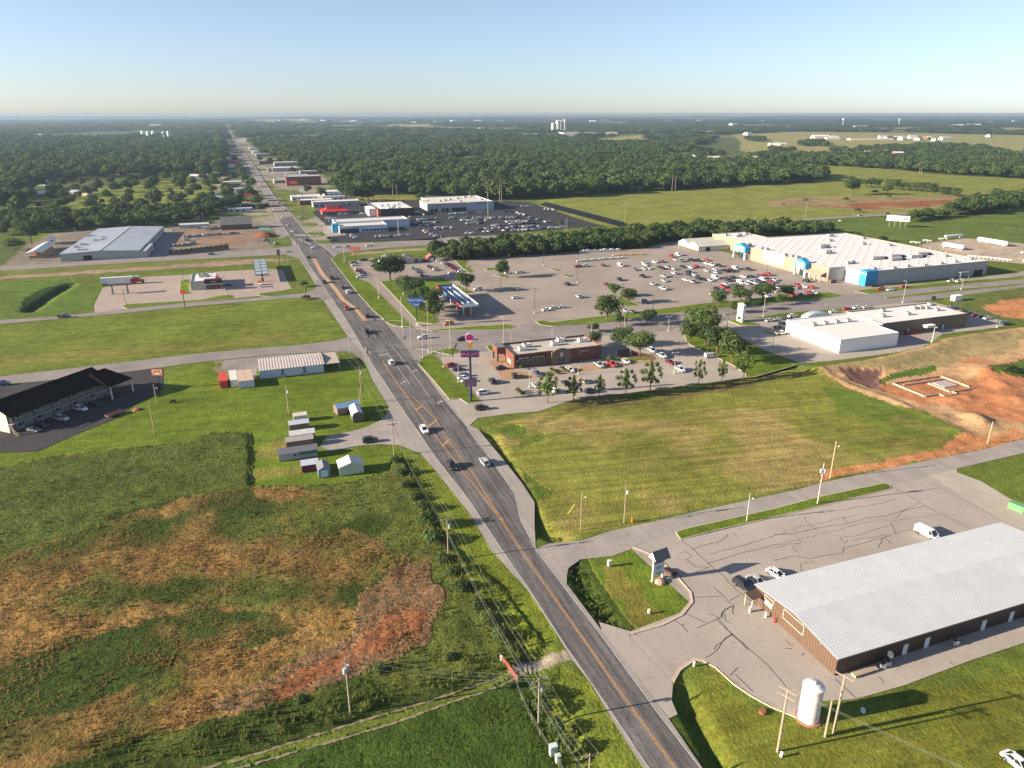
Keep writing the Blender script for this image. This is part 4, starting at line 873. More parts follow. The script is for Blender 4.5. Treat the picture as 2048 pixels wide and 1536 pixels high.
for i in range(4):
    ob = ng.nodes.new('GeometryNodeObjectInfo'); ob.inputs['Object'].default_value = PROTO[('wood', i)]; ob.inputs['As Instance'].default_value = True
    ins = ng.nodes.new('GeometryNodeInstanceOnPoints'); cp = ng.nodes.new('FunctionNodeCompare'); cp.data_type = 'INT'; cp.operation = 'EQUAL'
    ng.links.new(va_, cp.inputs[2]); cp.inputs[3].default_value = i
    ng.links.new(gi.outputs[0], ins.inputs['Points']); ng.links.new(cp.outputs[0], ins.inputs['Selection']); ng.links.new(ob.outputs['Geometry'], ins.inputs['Instance'])
    ng.links.new(sc_, ins.inputs['Scale']); ng.links.new(ro_, ins.inputs['Rotation']); ng.links.new(ins.outputs[0], jn.inputs[0])
ng.links.new(jn.outputs[0], gout.inputs[0])
md = wo.modifiers.new('grow', 'NODES'); md.node_group = ng

# ---------------------------------------------------------------- tall weeds of the left field (one mass of tufts)
def tufts(name, polys, per_m2, h0, m, label, seed, dens=None, base=.25):
    r = np.random.default_rng(seed); P = []
    for poly in polys:
        q = np.array(GP(poly)); x0, y0 = q.min(0); x1, y1 = q.max(0)
        n = int((x1-x0)*(y1-y0)*per_m2); xy = np.stack([r.uniform(x0,x1,n), r.uniform(y0,y1,n)], 1)
        ex = xy[:,0]+(fbm(xy[:,0],xy[:,1],.12,3)-.5)*6; ey = xy[:,1]+(fbm(xy[:,0],xy[:,1],.12,9)-.5)*6
        k = inside(ex, ey, [tuple(p) for p in q]) & (np.abs(np.arctan2(xy[:,0], xy[:,1])) < .75); xy = xy[k]
        if dens: d = fbm(xy[:,0],xy[:,1],dens[0],dens[1],4); xy = xy[(d-dens[2])*4+.5 > r.random(len(xy))]
        P.append(xy)
    P = np.concatenate(P); n = len(P); nb = 4
    B = np.repeat(P, nb, 0)+r.normal(size=(n*nb, 2))*.16; hh = np.repeat(h0*(.35+.5*r.random(n)+2.6*np.clip(fbm(P[:,0],P[:,1],.16,seed+60,3)-.48,0,1)*2), nb)*(.7+.5*r.random(n*nb))
    a = r.uniform(0, math.pi, n*nb); wd = (.32 if h0 < .25 else .5)*(.10+.10*r.random(n*nb)); lean = r.normal(size=(n*nb,2))*.10*hh[:,None]
    dx, dy = np.cos(a)*wd, np.sin(a)*wd
    v = np.stack([np.stack([B[:,0]-dx, B[:,1]-dy, np.full(n*nb,base)],1), np.stack([B[:,0]+dx, B[:,1]+dy, np.full(n*nb,base)],1),
                  np.stack([B[:,0]+lean[:,0]+dx*.6, B[:,1]+lean[:,1]+dy*.6, .18+base+hh],1), np.stack([B[:,0]+lean[:,0]-dx*.6, B[:,1]+lean[:,1]-dy*.6, .18+base+hh*.9],1)], 1).reshape(-1,3)
    c = n*nb; me = bpy.data.meshes.new(name); me.vertices.add(4*c); me.vertices.foreach_set('co', v.ravel()); me.loops.add(4*c); me.loops.foreach_set('vertex_index', np.arange(4*c))
    me.polygons.add(c); me.polygons.foreach_set('loop_start', np.arange(0,4*c,4)); me.polygons.foreach_set('loop_total', np.full(c,4)); me.update(); me.materials.append(m)
    o = bpy.data.objects.new(name, me); COL.objects.link(o); tag(o, label, 'weeds', kind='stuff'); print(name, n)
W_IN = [(-150,955),(0,940),(120,915),(250,899),(380,891),(427,870),(498,867),(498,978),(600,977),(700,970),(775,948),(795,925),(830,970),(862,1050),(890,1130),(880,1200),(862,1290),(700,1345),(480,1402),(300,1452),(120,1505),(-200,1600)]
tufts('tall_green_weeds', [W_IN], .8, .26, M_WEED, 'rough green weeds covering the unmown field in the lower left', 1)
tufts('dry_brown_grass', [[(-200,1180),(0,1130),(120,1085),(300,1015),(420,985),(600,978),(650,1010),(560,1060),(700,1055),(770,1100),(860,1110),(878,1200),(860,1290),(700,1340),(560,1400),(400,1458),(200,1518),(-200,1650)]], 4.0, .24, M_DRY, 'reddish brown dry grass patches in the unmown lower left field', 2, (.07,51,.50))
tufts('scrub_undergrowth', [[(800,912),(840,960),(870,1050),(930,1130),(1010,1180),(1050,1240),(1085,1290),(1060,1315),(1000,1345),(866,1395),(744,1430),(622,1468),(420,1530),(200,1570),(120,1505),(480,1402),(700,1345),(862,1290),(885,1130)]], .9, .5, M_WEED, 'dense green undergrowth beside the field track and under the power line', 3)
tufts('rough_pasture_grass', [[(395,1575),(500,1537),(646,1496),(793,1452),(915,1408),(1000,1381),(1050,1358),(1075,1400),(1100,1470),(1150,1640),(600,1750),(300,1640)]], 1.6, .16, M_WEED, 'rough green grass of the pasture below the two rut track', 5, base=-.25)
tufts('verge_weeds', [[(1060,1355),(1110,1345),(1180,1480),(1230,1620),(1130,1640),(1095,1470)],[(1130,1140),(1165,1120),(1185,1160),(1250,1255),(1228,1258),(1165,1212)],[(966,868),(985,872),(1040,970),(1072,1030),(1110,1078),(1085,1078),(1066,1005),(1005,920)]], 1.2, .3, M_WEED, 'taller weeds lining the ditches beside the highway', 6, base=-.5)
# ---------------------------------------------------------------- vehicles
M_GLASS = mat('dark_tinted_glass', (.018,.022,.028), .08, spec=.9, var=.05)
M_TYRE = mat('tyre_rubber', (.02,.02,.02), .9)
M_RIM = mat('alloy_rim', (.45,.45,.46), .35, .8)
M_HEAD = mat('headlamp_lens', (.75,.75,.72), .15, spec=.8)
M_TAIL = mat('tail_lamp_lens', (.35,.02,.02), .25, spec=.8)
M_TRIM = mat('black_plastic_trim', (.025,.025,.027), .6)
PAINT = {'w':('white',(.78,.78,.77)),'s':('silver',(.46,.47,.48)),'k':('black',(.015,.016,.02)),'g':('grey',(.14,.15,.16)),'r':('red',(.45,.025,.025)),
         'm':('maroon',(.17,.02,.03)),'b':('blue',(.035,.06,.17)),'t':('tan',(.42,.38,.28)),'o':('orange',(.55,.20,.03)),'n':('dark green',(.02,.07,.05))}
def paint(c):
    nm, col = PAINT[c]; n = nm.replace(' ', '_')+'_car_paint'
    if n not in MATS:
        m = mat(n, col, .28, spec=.6, var=.03); b = m.node_tree.nodes['Principled BSDF']; b.inputs['Coat Weight'].default_value = .6; b.inputs['Coat Roughness'].default_value = .08
    return MATS[n]
# stations along the body: x, half width, belt height, bottom
BODY = {
 'car': dict(L=4.75, st=[(-2.37,.74,.62,.34),(-2.28,.84,.82,.24),(-1.75,.90,.93,.20),(-.6,.91,.94,.19),(.75,.91,.93,.19),(1.0,.90,.90,.19),(1.85,.87,.80,.20),(2.25,.80,.68,.24),(2.37,.66,.55,.34)],
             gl=[(-1.85,.92,.72),(-1.15,1.38,.58),(-.1,1.45,.60),(.35,1.40,.59),(1.12,.91,.74)], wr=.33, wx=(-1.42,1.42)),
 'suv': dict(L=4.75, st=[(-2.37,.78,.80,.42),(-2.30,.90,1.02,.30),(-1.8,.94,1.05,.27),(.75,.94,1.04,.27),(1.05,.93,1.02,.27),(1.95,.90,.96,.28),(2.28,.84,.84,.32),(2.37,.72,.66,.42)],
             gl=[(-2.24,1.03,.80),(-1.92,1.64,.68),(-.6,1.74,.69),(.30,1.68,.67),(1.12,1.03,.80)], wr=.38, wx=(-1.40,1.42)),
 'pickup': dict(L=5.7, st=[(-2.85,.90,.98,.52),(-2.80,.95,1.04,.48),(-.75,.96,1.06,.34),(.9,.96,1.06,.32),(1.2,.95,1.07,.32),(2.35,.93,1.02,.34),(2.75,.88,.92,.38),(2.85,.78,.74,.5)],
             gl=[(-.95,1.04,.82),(-.75,1.72,.68),(.2,1.80,.69),(.62,1.74,.67),(1.32,1.06,.82)], wr=.41, wx=(-1.75,1.85)),
 'van': dict(L=5.3, st=[(-2.65,.84,1.80,.42),(-2.58,.94,1.97,.32),(-.5,.96,2.02,.28),(.72,.96,2.02,.28),(.80,.96,1.16,.28),(2.2,.93,1.0,.30),(2.55,.86,.84,.34),(2.65,.74,.66,.44)],
             gl=[(.70,1.15,.93),(.74,1.98,.86),(.95,1.99,.85),(1.15,1.93,.83),(1.85,1.10,.88)], wr=.36, wx=(-1.65,1.75)),
}
def body_mb(k, bed=True):
    B = BODY[k]; mb = MB(); rings = []
    for x, hw, zt, zb in B['st']:
        rings.append([(x,-hw*.86,zb),(x,-hw,zb+.16),(x,-hw*1.0,zb+(zt-zb)*.62),(x,-hw*.93,zt-.03),(x,-hw*.78,zt),(x,hw*.78,zt),(x,hw*.93,zt-.03),(x,hw*1.0,zb+(zt-zb)*.62),(x,hw,zb+.16),(x,hw*.86,zb)])
    n = 10; vs = [v for r in rings for v in r]; fs = []
    for i in range(len(rings)-1):
        for j in range(n):
            if k == 'pickup' and i in (1,) and j == 4: continue
            fs.append((i*n+j, (i+1)*n+j, (i+1)*n+(j+1)%n, i*n+(j+1)%n))
    fs.append(tuple(range(n))); fs.append(tuple(reversed(range((len(rings)-1)*n, len(rings)*n))))
    mb.add(vs, fs, 0)
    if k == 'pickup':
        x0, x1, y, z0, z1 = -2.80, -.75, .73, .62, 1.05
        mb.add([(x0,-y,z0),(x1,-y,z0),(x1,y,z0),(x0,y,z0),(x0,-y,z1),(x1,-y,z1),(x1,y,z1),(x0,y,z1)], [(0,1,2,3),(0,4,5,1),(1,5,6,2),(2,6,7,3),(3,7,4,0)], 1)
    # dark wheel housings and sills
    for wx in B['wx']:
        for s in (-1, 1): mb.cyl((wx, s*(B['st'][3][1]-.10), B['wr']), (wx, s*(B['st'][3][1]+.006), B['wr']), B['wr']*1.22, n=12, mi=1)
    # roof panel and pillars, standing a little proud of the glass
    g = B['gl']; rf = []
    for x, zt, hw in g[1:-1]: rf.append((x, hw, zt))
    v = []; 
    for x, hw, zt in rf: v += [(x,-hw*.99,zt+.012),(x,-hw*.72,zt+.05),(x,hw*.72,zt+.05),(x,hw*.99,zt+.012)]
    f = []
    for i in range(len(rf)-1):
        for j in range(3): f.append((i*4+j, (i+1)*4+j, (i+1)*4+j+1, i*4+j+1))
    mb.add(v, f, 0)
    for s in (-1, 1):
        for (xa,za,ha),(xb,zb_,hb) in ((g[0],g[1]),(g[-1],g[-2])):
            mb.cyl((xa,s*ha*.985,za-.02),(xb,s*hb*.985,zb_+.01),.045,n=5)
        if k != 'van': mb.cyl((-.35 if k!='pickup' else -.15, s*g[0][2]*1.0, g[0][1]), (-.35 if k!='pickup' else -.15, s*g[2][2]*1.0, g[2][1]-.01), .04, n=5)
        mb.box(g[-1][0]-.12, g[-1][0]+.08, s*g[-1][2]*1.04 if s>0 else s*g[-1][2]*1.04-.16, s*g[-1][2]*1.04+.16 if s>0 else s*g[-1][2]*1.04, g[-1][1]+.04, g[-1][1]+.18)
    mb.box(-.55*B['L']+.25, -.5*B['L']+.05, -.5, .5, B['st'][1][3]+.12, B['st'][1][3]+.22, 1)
    return mb
def glass_mb(k):
    g = BODY[k]['gl']; mb = MB(); base = g[0][1]; v = []
    # lower outline at belt height, upper outline under the roof
    xs = [p[0] for p in g]; top = [(p[0], p[1], p[2]) for p in g]
    for (x, zt, hw) in top:
        wbelt = g[0][2]+(g[-1][2]-g[0][2])*(x-xs[0])/(xs[-1]-xs[0])
        v += [(x,-wbelt,base-.03),(x,-hw,zt),(x,hw,zt),(x,wbelt,base-.03)]
    f = []
    for i in range(len(g)-1):
        for j in range(3): f.append((i*4+j, (i+1)*4+j, (i+1)*4+j+1, i*4+j+1))
    mb.add(v, f, 0); mb.add(v[:4], [(0,1,2,3)]); mb.add(v[-4:], [(3,2,1,0)])
    return mb
MESH = {}
def cmesh(key, fn):
    if key not in MESH: MESH[key] = fn()
    return MESH[key]
def wheel_mesh(r):
    mb = MB(); mb.cyl((0,-.11,0),(0,.11,0), r, n=16, mi=0); mb.cyl((0,-.118,0),(0,.118,0), r*.62, n=12, mi=1); return mb.mesh('wheel', [M_TYRE, M_RIM])
def lamp_mesh(k, front):
    B = BODY[k]; st = B['st']; mb = MB()
    if front: x = st[-2][0]; mb.box(x-.10, x+.09, -.20, .16, st[-2][2]-.20, st[-2][2]-.03)
    else: x = st[1][0]; mb.box(x-.085, x+.06, -.13, .13, st[1][2]-.28, st[1][2]-.04)
    return mb.mesh('headlight' if front else 'tail_light', M_HEAD if front else M_TAIL)
def car(kind, c, x, y, head, label, near=False, group=None, z0=.045, name=None):
    """head: compass heading in degrees, clockwise from +Y (0 = away from the camera)"""
    nm = name or {'car':'parked_car','suv':'parked_suv','pickup':'pickup_truck','van':'van'}[kind]
    cat = {'car':'car','suv':'car','pickup':'pickup truck','van':'van'}[kind]
    t = thing(nm, label, cat, (x, y, z0), math.radians(90-head), group)
    if kind in ('car','suv') : t.scale = (random.uniform(.96,1.02), 1, random.uniform(.97,1.03))
    def part(n, me, loc=(0,0,0)):
        o = bpy.data.objects.new(n, me); COL.objects.link(o); o.parent = t; o.location = loc; return o
    part('body', cmesh(('b',kind,c,near), lambda: (body_mb(kind) if near else wheels_all(kind, body_mb(kind))).mesh('body', [paint(c), M_TRIM, M_TYRE])))
    part('windows', cmesh(('g',kind), lambda: glass_mb(kind).mesh('windows', M_GLASS)))
    B = BODY[kind]
    if near:
        for wx in B['wx']:
            for s in (-1, 1): part('wheel', cmesh(('w',B['wr']), lambda: wheel_mesh(B['wr'])), (wx, s*(B['st'][3][1]-.09), B['wr']))
        for s in (-1, 1):
            part('headlight', cmesh(('h',kind), lambda: lamp_mesh(kind, 1)), (0, s*.62, 0)); part('tail_light', cmesh(('t',kind), lambda: lamp_mesh(kind, 0)), (0, s*.70, 0))
    return t
def wheels_all(kind, mb):
    B = BODY[kind]
    for wx in B['wx']:
        for s in (-1,1): y = s*(B['st'][3][1]-.09); mb.cyl((wx,y-.11,B['wr']),(wx,y+.11,B['wr']),B['wr'],n=10,mi=2)
    return mb
KN = {'c':'car','s':'suv','p':'pickup','v':'van'}; KW = {'c':'car','s':'sport utility car','p':'pickup truck','v':'van'}
def one(k, x_, y_, kind, c, head, label, near=True, **kw):
    gx_, gy_ = G(*z(k, [(x_, y_)])[0]); return car(KN[kind], c, gx_, gy_, head, label, near, **kw)
HW = -21
# on the highway and the near street
for a_ in [('P',250,325,'s','w',159,'white car coming down the highway beside the yellow painted box'),('P',532,695,'s','k',159,'black sport utility car driving down the highway left lane'),
    ('P',865,655,'s','s',HW,'silver sport utility car driving up the highway right lane'),('F',1960,1270,'s','w',HW,'white car in the turning lane just below the crosswalk'),
    ('F',1710,950,'p','k',HW,'black pickup waiting at the stop line under the signal heads'),('F',1500,712,'s','r',159,'red car beside the end of the orange median'),
    ('F',1710,790,'s','k',HW,'black car right of the lower end of the median'),('F',1515,545,'s','w',HW,'white car in the right lane of the upper highway'),('F',1465,493,'c','k',HW,'small black car just ahead of the white one on the highway'),
    ('F',1350,400,'p','k',HW,'black pickup halfway up the median in the right lane'),('F',1275,440,'s','k',159,'black car close to the left side of the median'),('F',1110,185,'s','k',HW,'black car crossing the upper intersection'),
    ('F',900,125,'c','w',70,'white car beside the left signal island of the upper crossroads'),('F',1175,85,'c','w',250,'white car entering the upper crossroads from the right'),('F',1400,80,'c','w',250,'first white car queued right of the upper crossroads'),
    ('F',1510,75,'c','s',250,'silver car queued second right of the upper crossroads'),('F',1735,65,'v','w',250,'white van last in the queue right of the upper crossroads'),('F',120,152,'c','g',70,'grey car on the cross highway left of the crossroads'),
    ('G',955,1010,'s','w',250,'white car turning on the street before the ice cream sign'),('G',1350,1030,'s','k',250,'black car on the street behind the ice cream cone sign'),('G',1215,870,'s','o',250,'orange car on the street strip below the fuel canopy'),
    ('E',660,692,'p','g',70,'grey green pickup on the left frontage road'),('M',840,1020,'s','k',70,'black car leaving by the restaurant entrance drive'),('L',1745,1045,'s','k',70,'black car on the gravel drive beside the sheds'),
    ('C',1240,935,'c','k',70,'dark car on the cross highway above the store wood line'),('C',870,957,'c','w',70,'white car on the cross highway beside the dealership shadow strip'),('C',1800,902,'s','k',70,'dark car on the far right cross highway before the pasture'),
    ('D',735,848,'c','s',70,'silver car on the far highway below the red soil'),('D',955,833,'c','k',70,'black car on the far highway behind the billboard'),
    ('B',250,928,'c','w',HW,'white car on the upper highway level with the blue dealership'),('B',290,978,'c','w',159,'white car on the highway just above the crossroads'),('B',410,1048,'p','k',HW,'black pickup stopped at the far side of the crossroads'),
    ('B',205,862,'c','w',159,'white car on the upper highway beside the diner'),('B',237,807,'c','k',HW,'dark car on the upper highway between two white ones'),('B',145,772,'c','k',159,'dark car far up the highway in the left lane'),('B',125,747,'c','w',159,'small white car far up the highway'),('B',185,747,'c','k',HW,'dark car far up the highway in the right lane'),
    # foreground car park
    ('S',1855,790,'c','w',150,'white car with dark sunroof parked beside the ribbed metal roof'),('S',1695,850,'c','s',150,'silver car parked between the black and the white one by the brown building'),
    ('S',1582,885,'s','k',150,'black sport utility car with silver rails parked at the brown building corner'),('T',1250,705,'v','w',152,'white panel van parked behind the long ribbed roof'),
    ('X',2010,1118,'c','w',160,'white car cut by the bottom right corner of the view'),
    # motel
    ('K',640,822,'s','s',110,'silver car parked nose in under the motel balcony'),('K',830,722,'s','w',110,'white car parked under the middle of the motel balcony'),('K',430,885,'c','k',110,'black car parked near the motel end stair'),('K',35,462,'s','b',75,'dark blue car parked behind the black roofed motel'),
    ('K',980,668,'c','k',110,'black car parked at the right part of the motel front'),('K',1060,560,'c','g',110,'grey car parked deep in the shade of the motel'),('K',345,935,'c','g',110,'dark grey car beside the motel stair rail'),('c',1290,238,'c','k',75,'black car in the shade right of the fuel shop')]:
    one(*a_)
# restaurant car park
for a_ in [('M',540,582,'s','r',70,'red car first in the west row of the restaurant lot'),('M',603,622,'c','k',70,'black car second in the west row of the restaurant lot'),('M',662,682,'c','b',70,'blue grey car behind the ice cream sign mast'),('M',655,708,'c','w',70,'white car directly behind the ice cream sign mast'),('M',690,738,'c','w',70,'lower white car behind the ice cream sign mast'),
    ('M',1040,608,'c','k',70,'black car on the rusty paving by the restaurant drive window'),('M',1175,690,'s','k',350,'black car standing by the restaurant front corner'),('M',945,745,'s','k',340,'black car driving through the west aisle of the restaurant lot'),('M',860,862,'s','w',70,'white car parked behind the foot of the ice cream sign'),
    ('M',1408,665,'c','b',160,'dark blue car parked in front of the arched restaurant entrance'),('M',1742,625,'c','w',160,'white car beside the planting strips before the restaurant'),('M',1385,785,'c','s',340,'silver car half hidden by the widest young tree'),('M',1690,760,'c','k',340,'black car in the middle row left of a young tree'),('M',1880,742,'s','t',340,'tan car in the middle row right of a young tree'),
    ('M',1580,838,'c','w',340,'white car behind the broadest young tree'),('M',1955,850,'s','k',70,'black car nearest the young tree row in the restaurant lot'),
    ('N',245,578,'p','s',160,'silver pickup parked against the restaurant east part'),('N',378,570,'p','r',160,'red pickup parked east of the restaurant'),('N',520,538,'c','w',160,'white car in the shade east of the restaurant'),('N',790,428,'s','w',160,'white car at the upper end of the slanting bark bed row'),('N',885,482,'p','w',160,'white pickup at the bark bed row'),('N',970,550,'c','m',160,'maroon car beside the white light pole'),('N',1078,625,'s','w',160,'white car right of the light pole base'),('N',1392,488,'v','s',75,'white minivan parked below the tree island')]:
    one(*a_)
# used car lot by the office with grey roof
G1 = 'cars for sale around the grey roofed office'
for x_, y_, k_, c_ in [(250,243,'c','k'),(260,265,'c','w'),(292,302,'c','w'),(300,324,'c','r'),(340,347,'c','k'),(345,367,'c','s'),(312,386,'c','w'),(350,214,'p','k'),(465,273,'c','g'),(850,297,'c','g'),(880,315,'c','g'),(895,333,'c','g'),(940,368,'c','k'),(1010,278,'c','b'),(1040,288,'c','m'),(1070,312,'p','w'),(1250,344,'c','w'),(1345,328,'c','w'),(1313,317,'c','r'),(1287,302,'c','m'),(1262,287,'c','r'),(1237,274,'s','k'),(1215,260,'c','m'),(1190,251,'c','s'),(1168,240,'c','w'),(1145,230,'c','s'),(1120,221,'c','w'),(880,212,'c','r'),(912,217,'c','w'),(945,217,'c','r'),(972,217,'c','m')]:
    one('G', x_, y_, k_, c_, 70 if x_ < 400 or x_ > 1100 else 345, '%s %s standing for sale beside the grey roofed office' % (PAINT[c_][0], KW[k_]), near=False, group=G1)
one('G',1108,632,'p','w',70,'white pickup at the pumps under the blue and red canopy'); one('e',200,1105,'c','w',160,'white car at the north pump under the canopy')
# big store car park
G2 = 'cars parked in the big store car park'
LS = [(30,440,'c','m'),(195,442,'v','w'),(60,622,'c','m'),(150,645,'c','w'),(190,577,'s','k'),(335,480,'c','g'),(405,545,'p','k'),(420,473,'c','s'),(458,470,'c','w'),(415,415,'c','s'),(428,434,'c','w'),(520,408,'c','w'),(592,404,'c','m'),(610,588,'c','s'),(500,618,'c','s'),(600,664,'p','w'),(612,545,'s','s'),(570,458,'c','k'),(600,468,'c','k'),(645,462,'p','s'),(700,473,'c','s'),(705,516,'s','w'),(785,453,'c','k'),(860,460,'c','w'),(910,452,'s','r'),(680,354,'p','r'),(745,340,'v','w'),(720,388,'c','s'),(785,393,'p','s'),(868,390,'p','k'),(930,394,'p','k'),(1015,388,'c','r'),(1018,425,'p','w'),(1062,436,'p','w'),(1132,444,'s','k'),(1015,493,'c','s'),(1097,484,'s','w'),(1100,508,'c','s'),(840,504,'s','k'),(884,530,'c','w'),(845,527,'c','k'),(820,582,'p','w'),(878,598,'p','s'),(940,568,'s','k'),(980,573,'c','k'),(1050,583,'c','s'),(1098,560,'v','w'),(1190,494,'p','k'),(1230,480,'s','r'),(1290,472,'v','s'),(1250,494,'p','k'),(1415,480,'s','k'),(1205,563,'c','m'),(1262,553,'c','k'),(1220,584,'s','k'),(1365,548,'c','w'),(1430,544,'c','k'),(1490,538,'c','g'),(1602,527,'p','r'),(1542,532,'c','r'),(1170,645,'p','r'),(1197,620,'c','s'),(1110,668,'s','k'),(1230,684,'s','r'),(1165,693,'c','b'),(1340,606,'v','w'),(1300,633,'c','k'),(1397,615,'c','s'),(1427,595,'s','s'),(1510,594,'s','b'),(1557,580,'v','s'),(1592,575,'s','k'),(1657,580,'s','s'),(1627,604,'s','r'),(1625,648,'p','w'),(1682,652,'p','w'),(1652,684,'c','w'),(1422,764,'c','k'),(1602,738,'c','w'),(1850,653,'c','s'),(1882,634,'s','r'),(1945,643,'c','w'),(2010,648,'c','r'),(1832,729,'p','r'),(1902,718,'c','m'),(1937,713,'c','w'),(1987,708,'p','r'),(2037,703,'c','w'),(430,790,'s','b'),(240,872,'c','s'),(302,883,'c','g'),(1960,590,'s','k'),(770,398,'c','g'),(1075,500,'c','g'),(1480,612,'c','s'),(1240,640,'c','g'),(1690,640,'c','g')]
special = {(430,790):'dark blue car by the round tree island in the store car park',(600,664):'white pickup with dark load alone in the store car park',(195,442):'white van standing apart in the back of the store car park',(1602,527):'long red pickup nearest the store wall',(1098,560):'white camper van in the middle of the store car park',(1170,645):'bright red pickup standing crosswise behind the round tree',(745,340):'white box van in the rear row near the garden tent'}
def where(x_, y_): return ('the rear' if y_ < 430 else 'the middle' if y_ < 570 else 'the front')+(' left' if x_ < 640 else ' centre' if x_ < 1150 else ' right')
for x_, y_, k_, c_ in LS:
    lab = special.get((x_, y_)) or '%s %s in %s part of the big store car park' % (PAINT[c_][0], KW[k_], where(x_, y_))
    one('I', x_, y_, k_, c_, (160 if (x_+y_) % 3 else 340)+random.uniform(-3,3), lab, near=False, group=G2)
for x_, y_, k_, c_, h_, lab in [(600,345,'c','w',70,'white car beside the island tree in the empty car park end'),(722,340,'p','w',70,'white pickup right of the island tree'),(285,515,'s','w',250,'white car beside the dark tree behind the canopy'),(695,510,'s','s',340,'silver van like car driving through the empty car park end'),(680,600,'c','w',70,'white convertible like car alone in the empty bays'),
    (1200,462,'s','k',340,'dark car alone beside a lamp post in the bays'),(1315,590,'s','s',340,'silver car alone in the front bays'),(990,725,'c','w',70,'left white car of the three together by the lamp post'),(1065,705,'c','w',70,'middle white car of the three together by the lamp post'),(1150,698,'c','w',70,'right white car of the three together by the lamp post'),(1315,280,'p','r',70,'red pickup in front of the pallet rows'),(1395,275,'s','w',70,'white car next to the red pickup by the pallets')]:
    one('H', x_, y_, k_, c_, h_, lab, near=False)
G3 = 'cars around the twin roofed shops'
for x_, y_, k_, c_, h_, lab in [(150,760,'c','s',75,'silver car left of the twin roofed shops'),(205,750,'c','w',75,'white car left of the white shop corner'),(320,728,'s','w',75,'white car behind the arched canopy'),(625,693,'c','w',75,'white car behind the shops right of the arched canopy'),(725,673,'c','r',75,'red car behind the shops'),(800,663,'c','w',75,'white car right of the red one behind the shops'),(870,660,'c','w',75,'last white car behind the shops'),
    (245,792,'s','k',160,'black car at the west wall of the white shop'),(215,820,'p','k',160,'black pickup at the west wall of the white shop'),(235,856,'p','w',75,'white pickup at the west wall of the white shop'),(930,498,'p','k',75,'black pickup at the store corner'),(985,524,'p','r',75,'red pickup beside the blue store corner'),(1050,528,'c','w',75,'white car beside the blue store corner'),(1150,508,'c','r',75,'red car along the east side of the store'),(1510,465,'p','w',75,'white pickup along the east side of the store'),(1572,467,'p','w',75,'second white pickup along the east side of the store'),
    (1490,663,'c','s',75,'silver car at the far east end of the shops'),(1530,668,'c','b',75,'blue car at the far east end of the shops'),(1600,694,'c','k',75,'black car first in the east row of the shops'),(1640,708,'c','k',75,'black car second in the east row of the shops'),(1682,720,'c','m',75,'maroon car in the east row of the shops'),(1727,730,'c','k',75,'black car fourth in the east row of the shops'),(1777,742,'c','s',75,'silver car last in the east row of the shops'),(1910,783,'s','n',75,'dark green car with trailer on the shops drive'),(1120,845,'s','s',160,'white car in the shaded yard behind the white shop')]:
    one('J', x_, y_, k_, c_, h_, lab, near=False)
# dealership rows: the nearest as things, the remainder as one mass
rows = [('b',390,228,660,215,9),('b',455,268,1010,262,18),('b',480,288,700,288,7),('b',530,318,660,312,5),('b',780,335,880,335,4),('b',940,320,1180,315,9),('b',900,302,1110,295,8),('b',640,365,650,372,2),('b',730,365,900,358,6),('b',920,352,1190,345,9),('b',700,392,760,392,3),('b',870,382,1150,375,9),('b',970,160,1130,155,5),('b',1000,217,1060,236,4),('b',900,203,940,207,2),('b',1120,260,1200,278,4),('b',1260,302,1300,302,2),('b',1230,362,1310,358,2),('b',1340,357,1420,355,3),('b',1270,182,1330,187,3),('b',10,290,240,275,8),('b',30,315,260,305,8),('b',110,337,200,332,3),('b',200,362,380,357,6),('b',130,388,200,382,3),('b',540,408,580,408,2),('b',390,265,430,265,2),('b',170,402,250,435,3),
  ('Z',1040,650,1470,630,9),('Z',320,395,480,405,4),('Z',390,348,700,332,5),('Z',390,432,480,440,3),('Z',640,192,700,192,2),('Z',940,168,1400,158,7),('Z',1590,312,1690,345,4),('Z',850,333,900,330,2),('Z',400,665,440,690,2),('Z',700,630,760,660,3),('Z',1500,375,1520,378,1),('Z',1650,490,1700,495,2),('Z',20,385,50,385,1),
  ('A',1400,1090,1540,1070,3),('A',1640,960,1770,950,4),('A',1500,1045,1520,1045,1),('A',1200,1140,1200,1140,1),('A',1260,985,1300,985,2),('A',1170,1140,1210,1110,2),('A',1400,1092,1550,1075,5),('A',1610,950,1780,945,7),('A',1480,1020,1900,990,12),('B',80,1045,150,1075,4),('A',1255,990,1300,985,3)]
cand = []
for k_, x0, y0, x1, y1, n in rows:
    for i in range(n):
        t_ = i/max(1, n-1); px, py = z(k_, [(x0+(x1-x0)*t_, y0+(y1-y0)*t_)])[0]; gx_, gy_ = G(px, py)
        c_ = random.choices('wsgkrmb', (46,18,9,14,6,2,5))[0]; kd = random.choices('csp', (4,4,3))[0]
        cand.append((math.hypot(gx_, gy_), gx_, gy_, kd, c_, k_))
cand.sort(key=lambda q: q[0])
ncar = sum(1 for o in COL.objects if o.parent is None and o.get('category') in ('car','pickup truck','van'))
left = max(0, 296-ncar); rest = MB(); print('cars so far', ncar, 'dealer', len(cand))
cars_far = cand[left:]
for q_, gx_, gy_, kd, c_, k_ in cand[:left]:
    nm_ = 'left industrial yard' if k_ == 'A' else 'black dealership lot'
    car(KN[kd], c_, gx_, gy_, random.choice((70,340,250))+random.uniform(-4,4), '%s %s in the crowded rows of the %s' % (PAINT[c_][0], KW[kd], nm_), False, 'cars in the rows of the dealership lot' if k_ != 'A' else 'cars in the left yard')
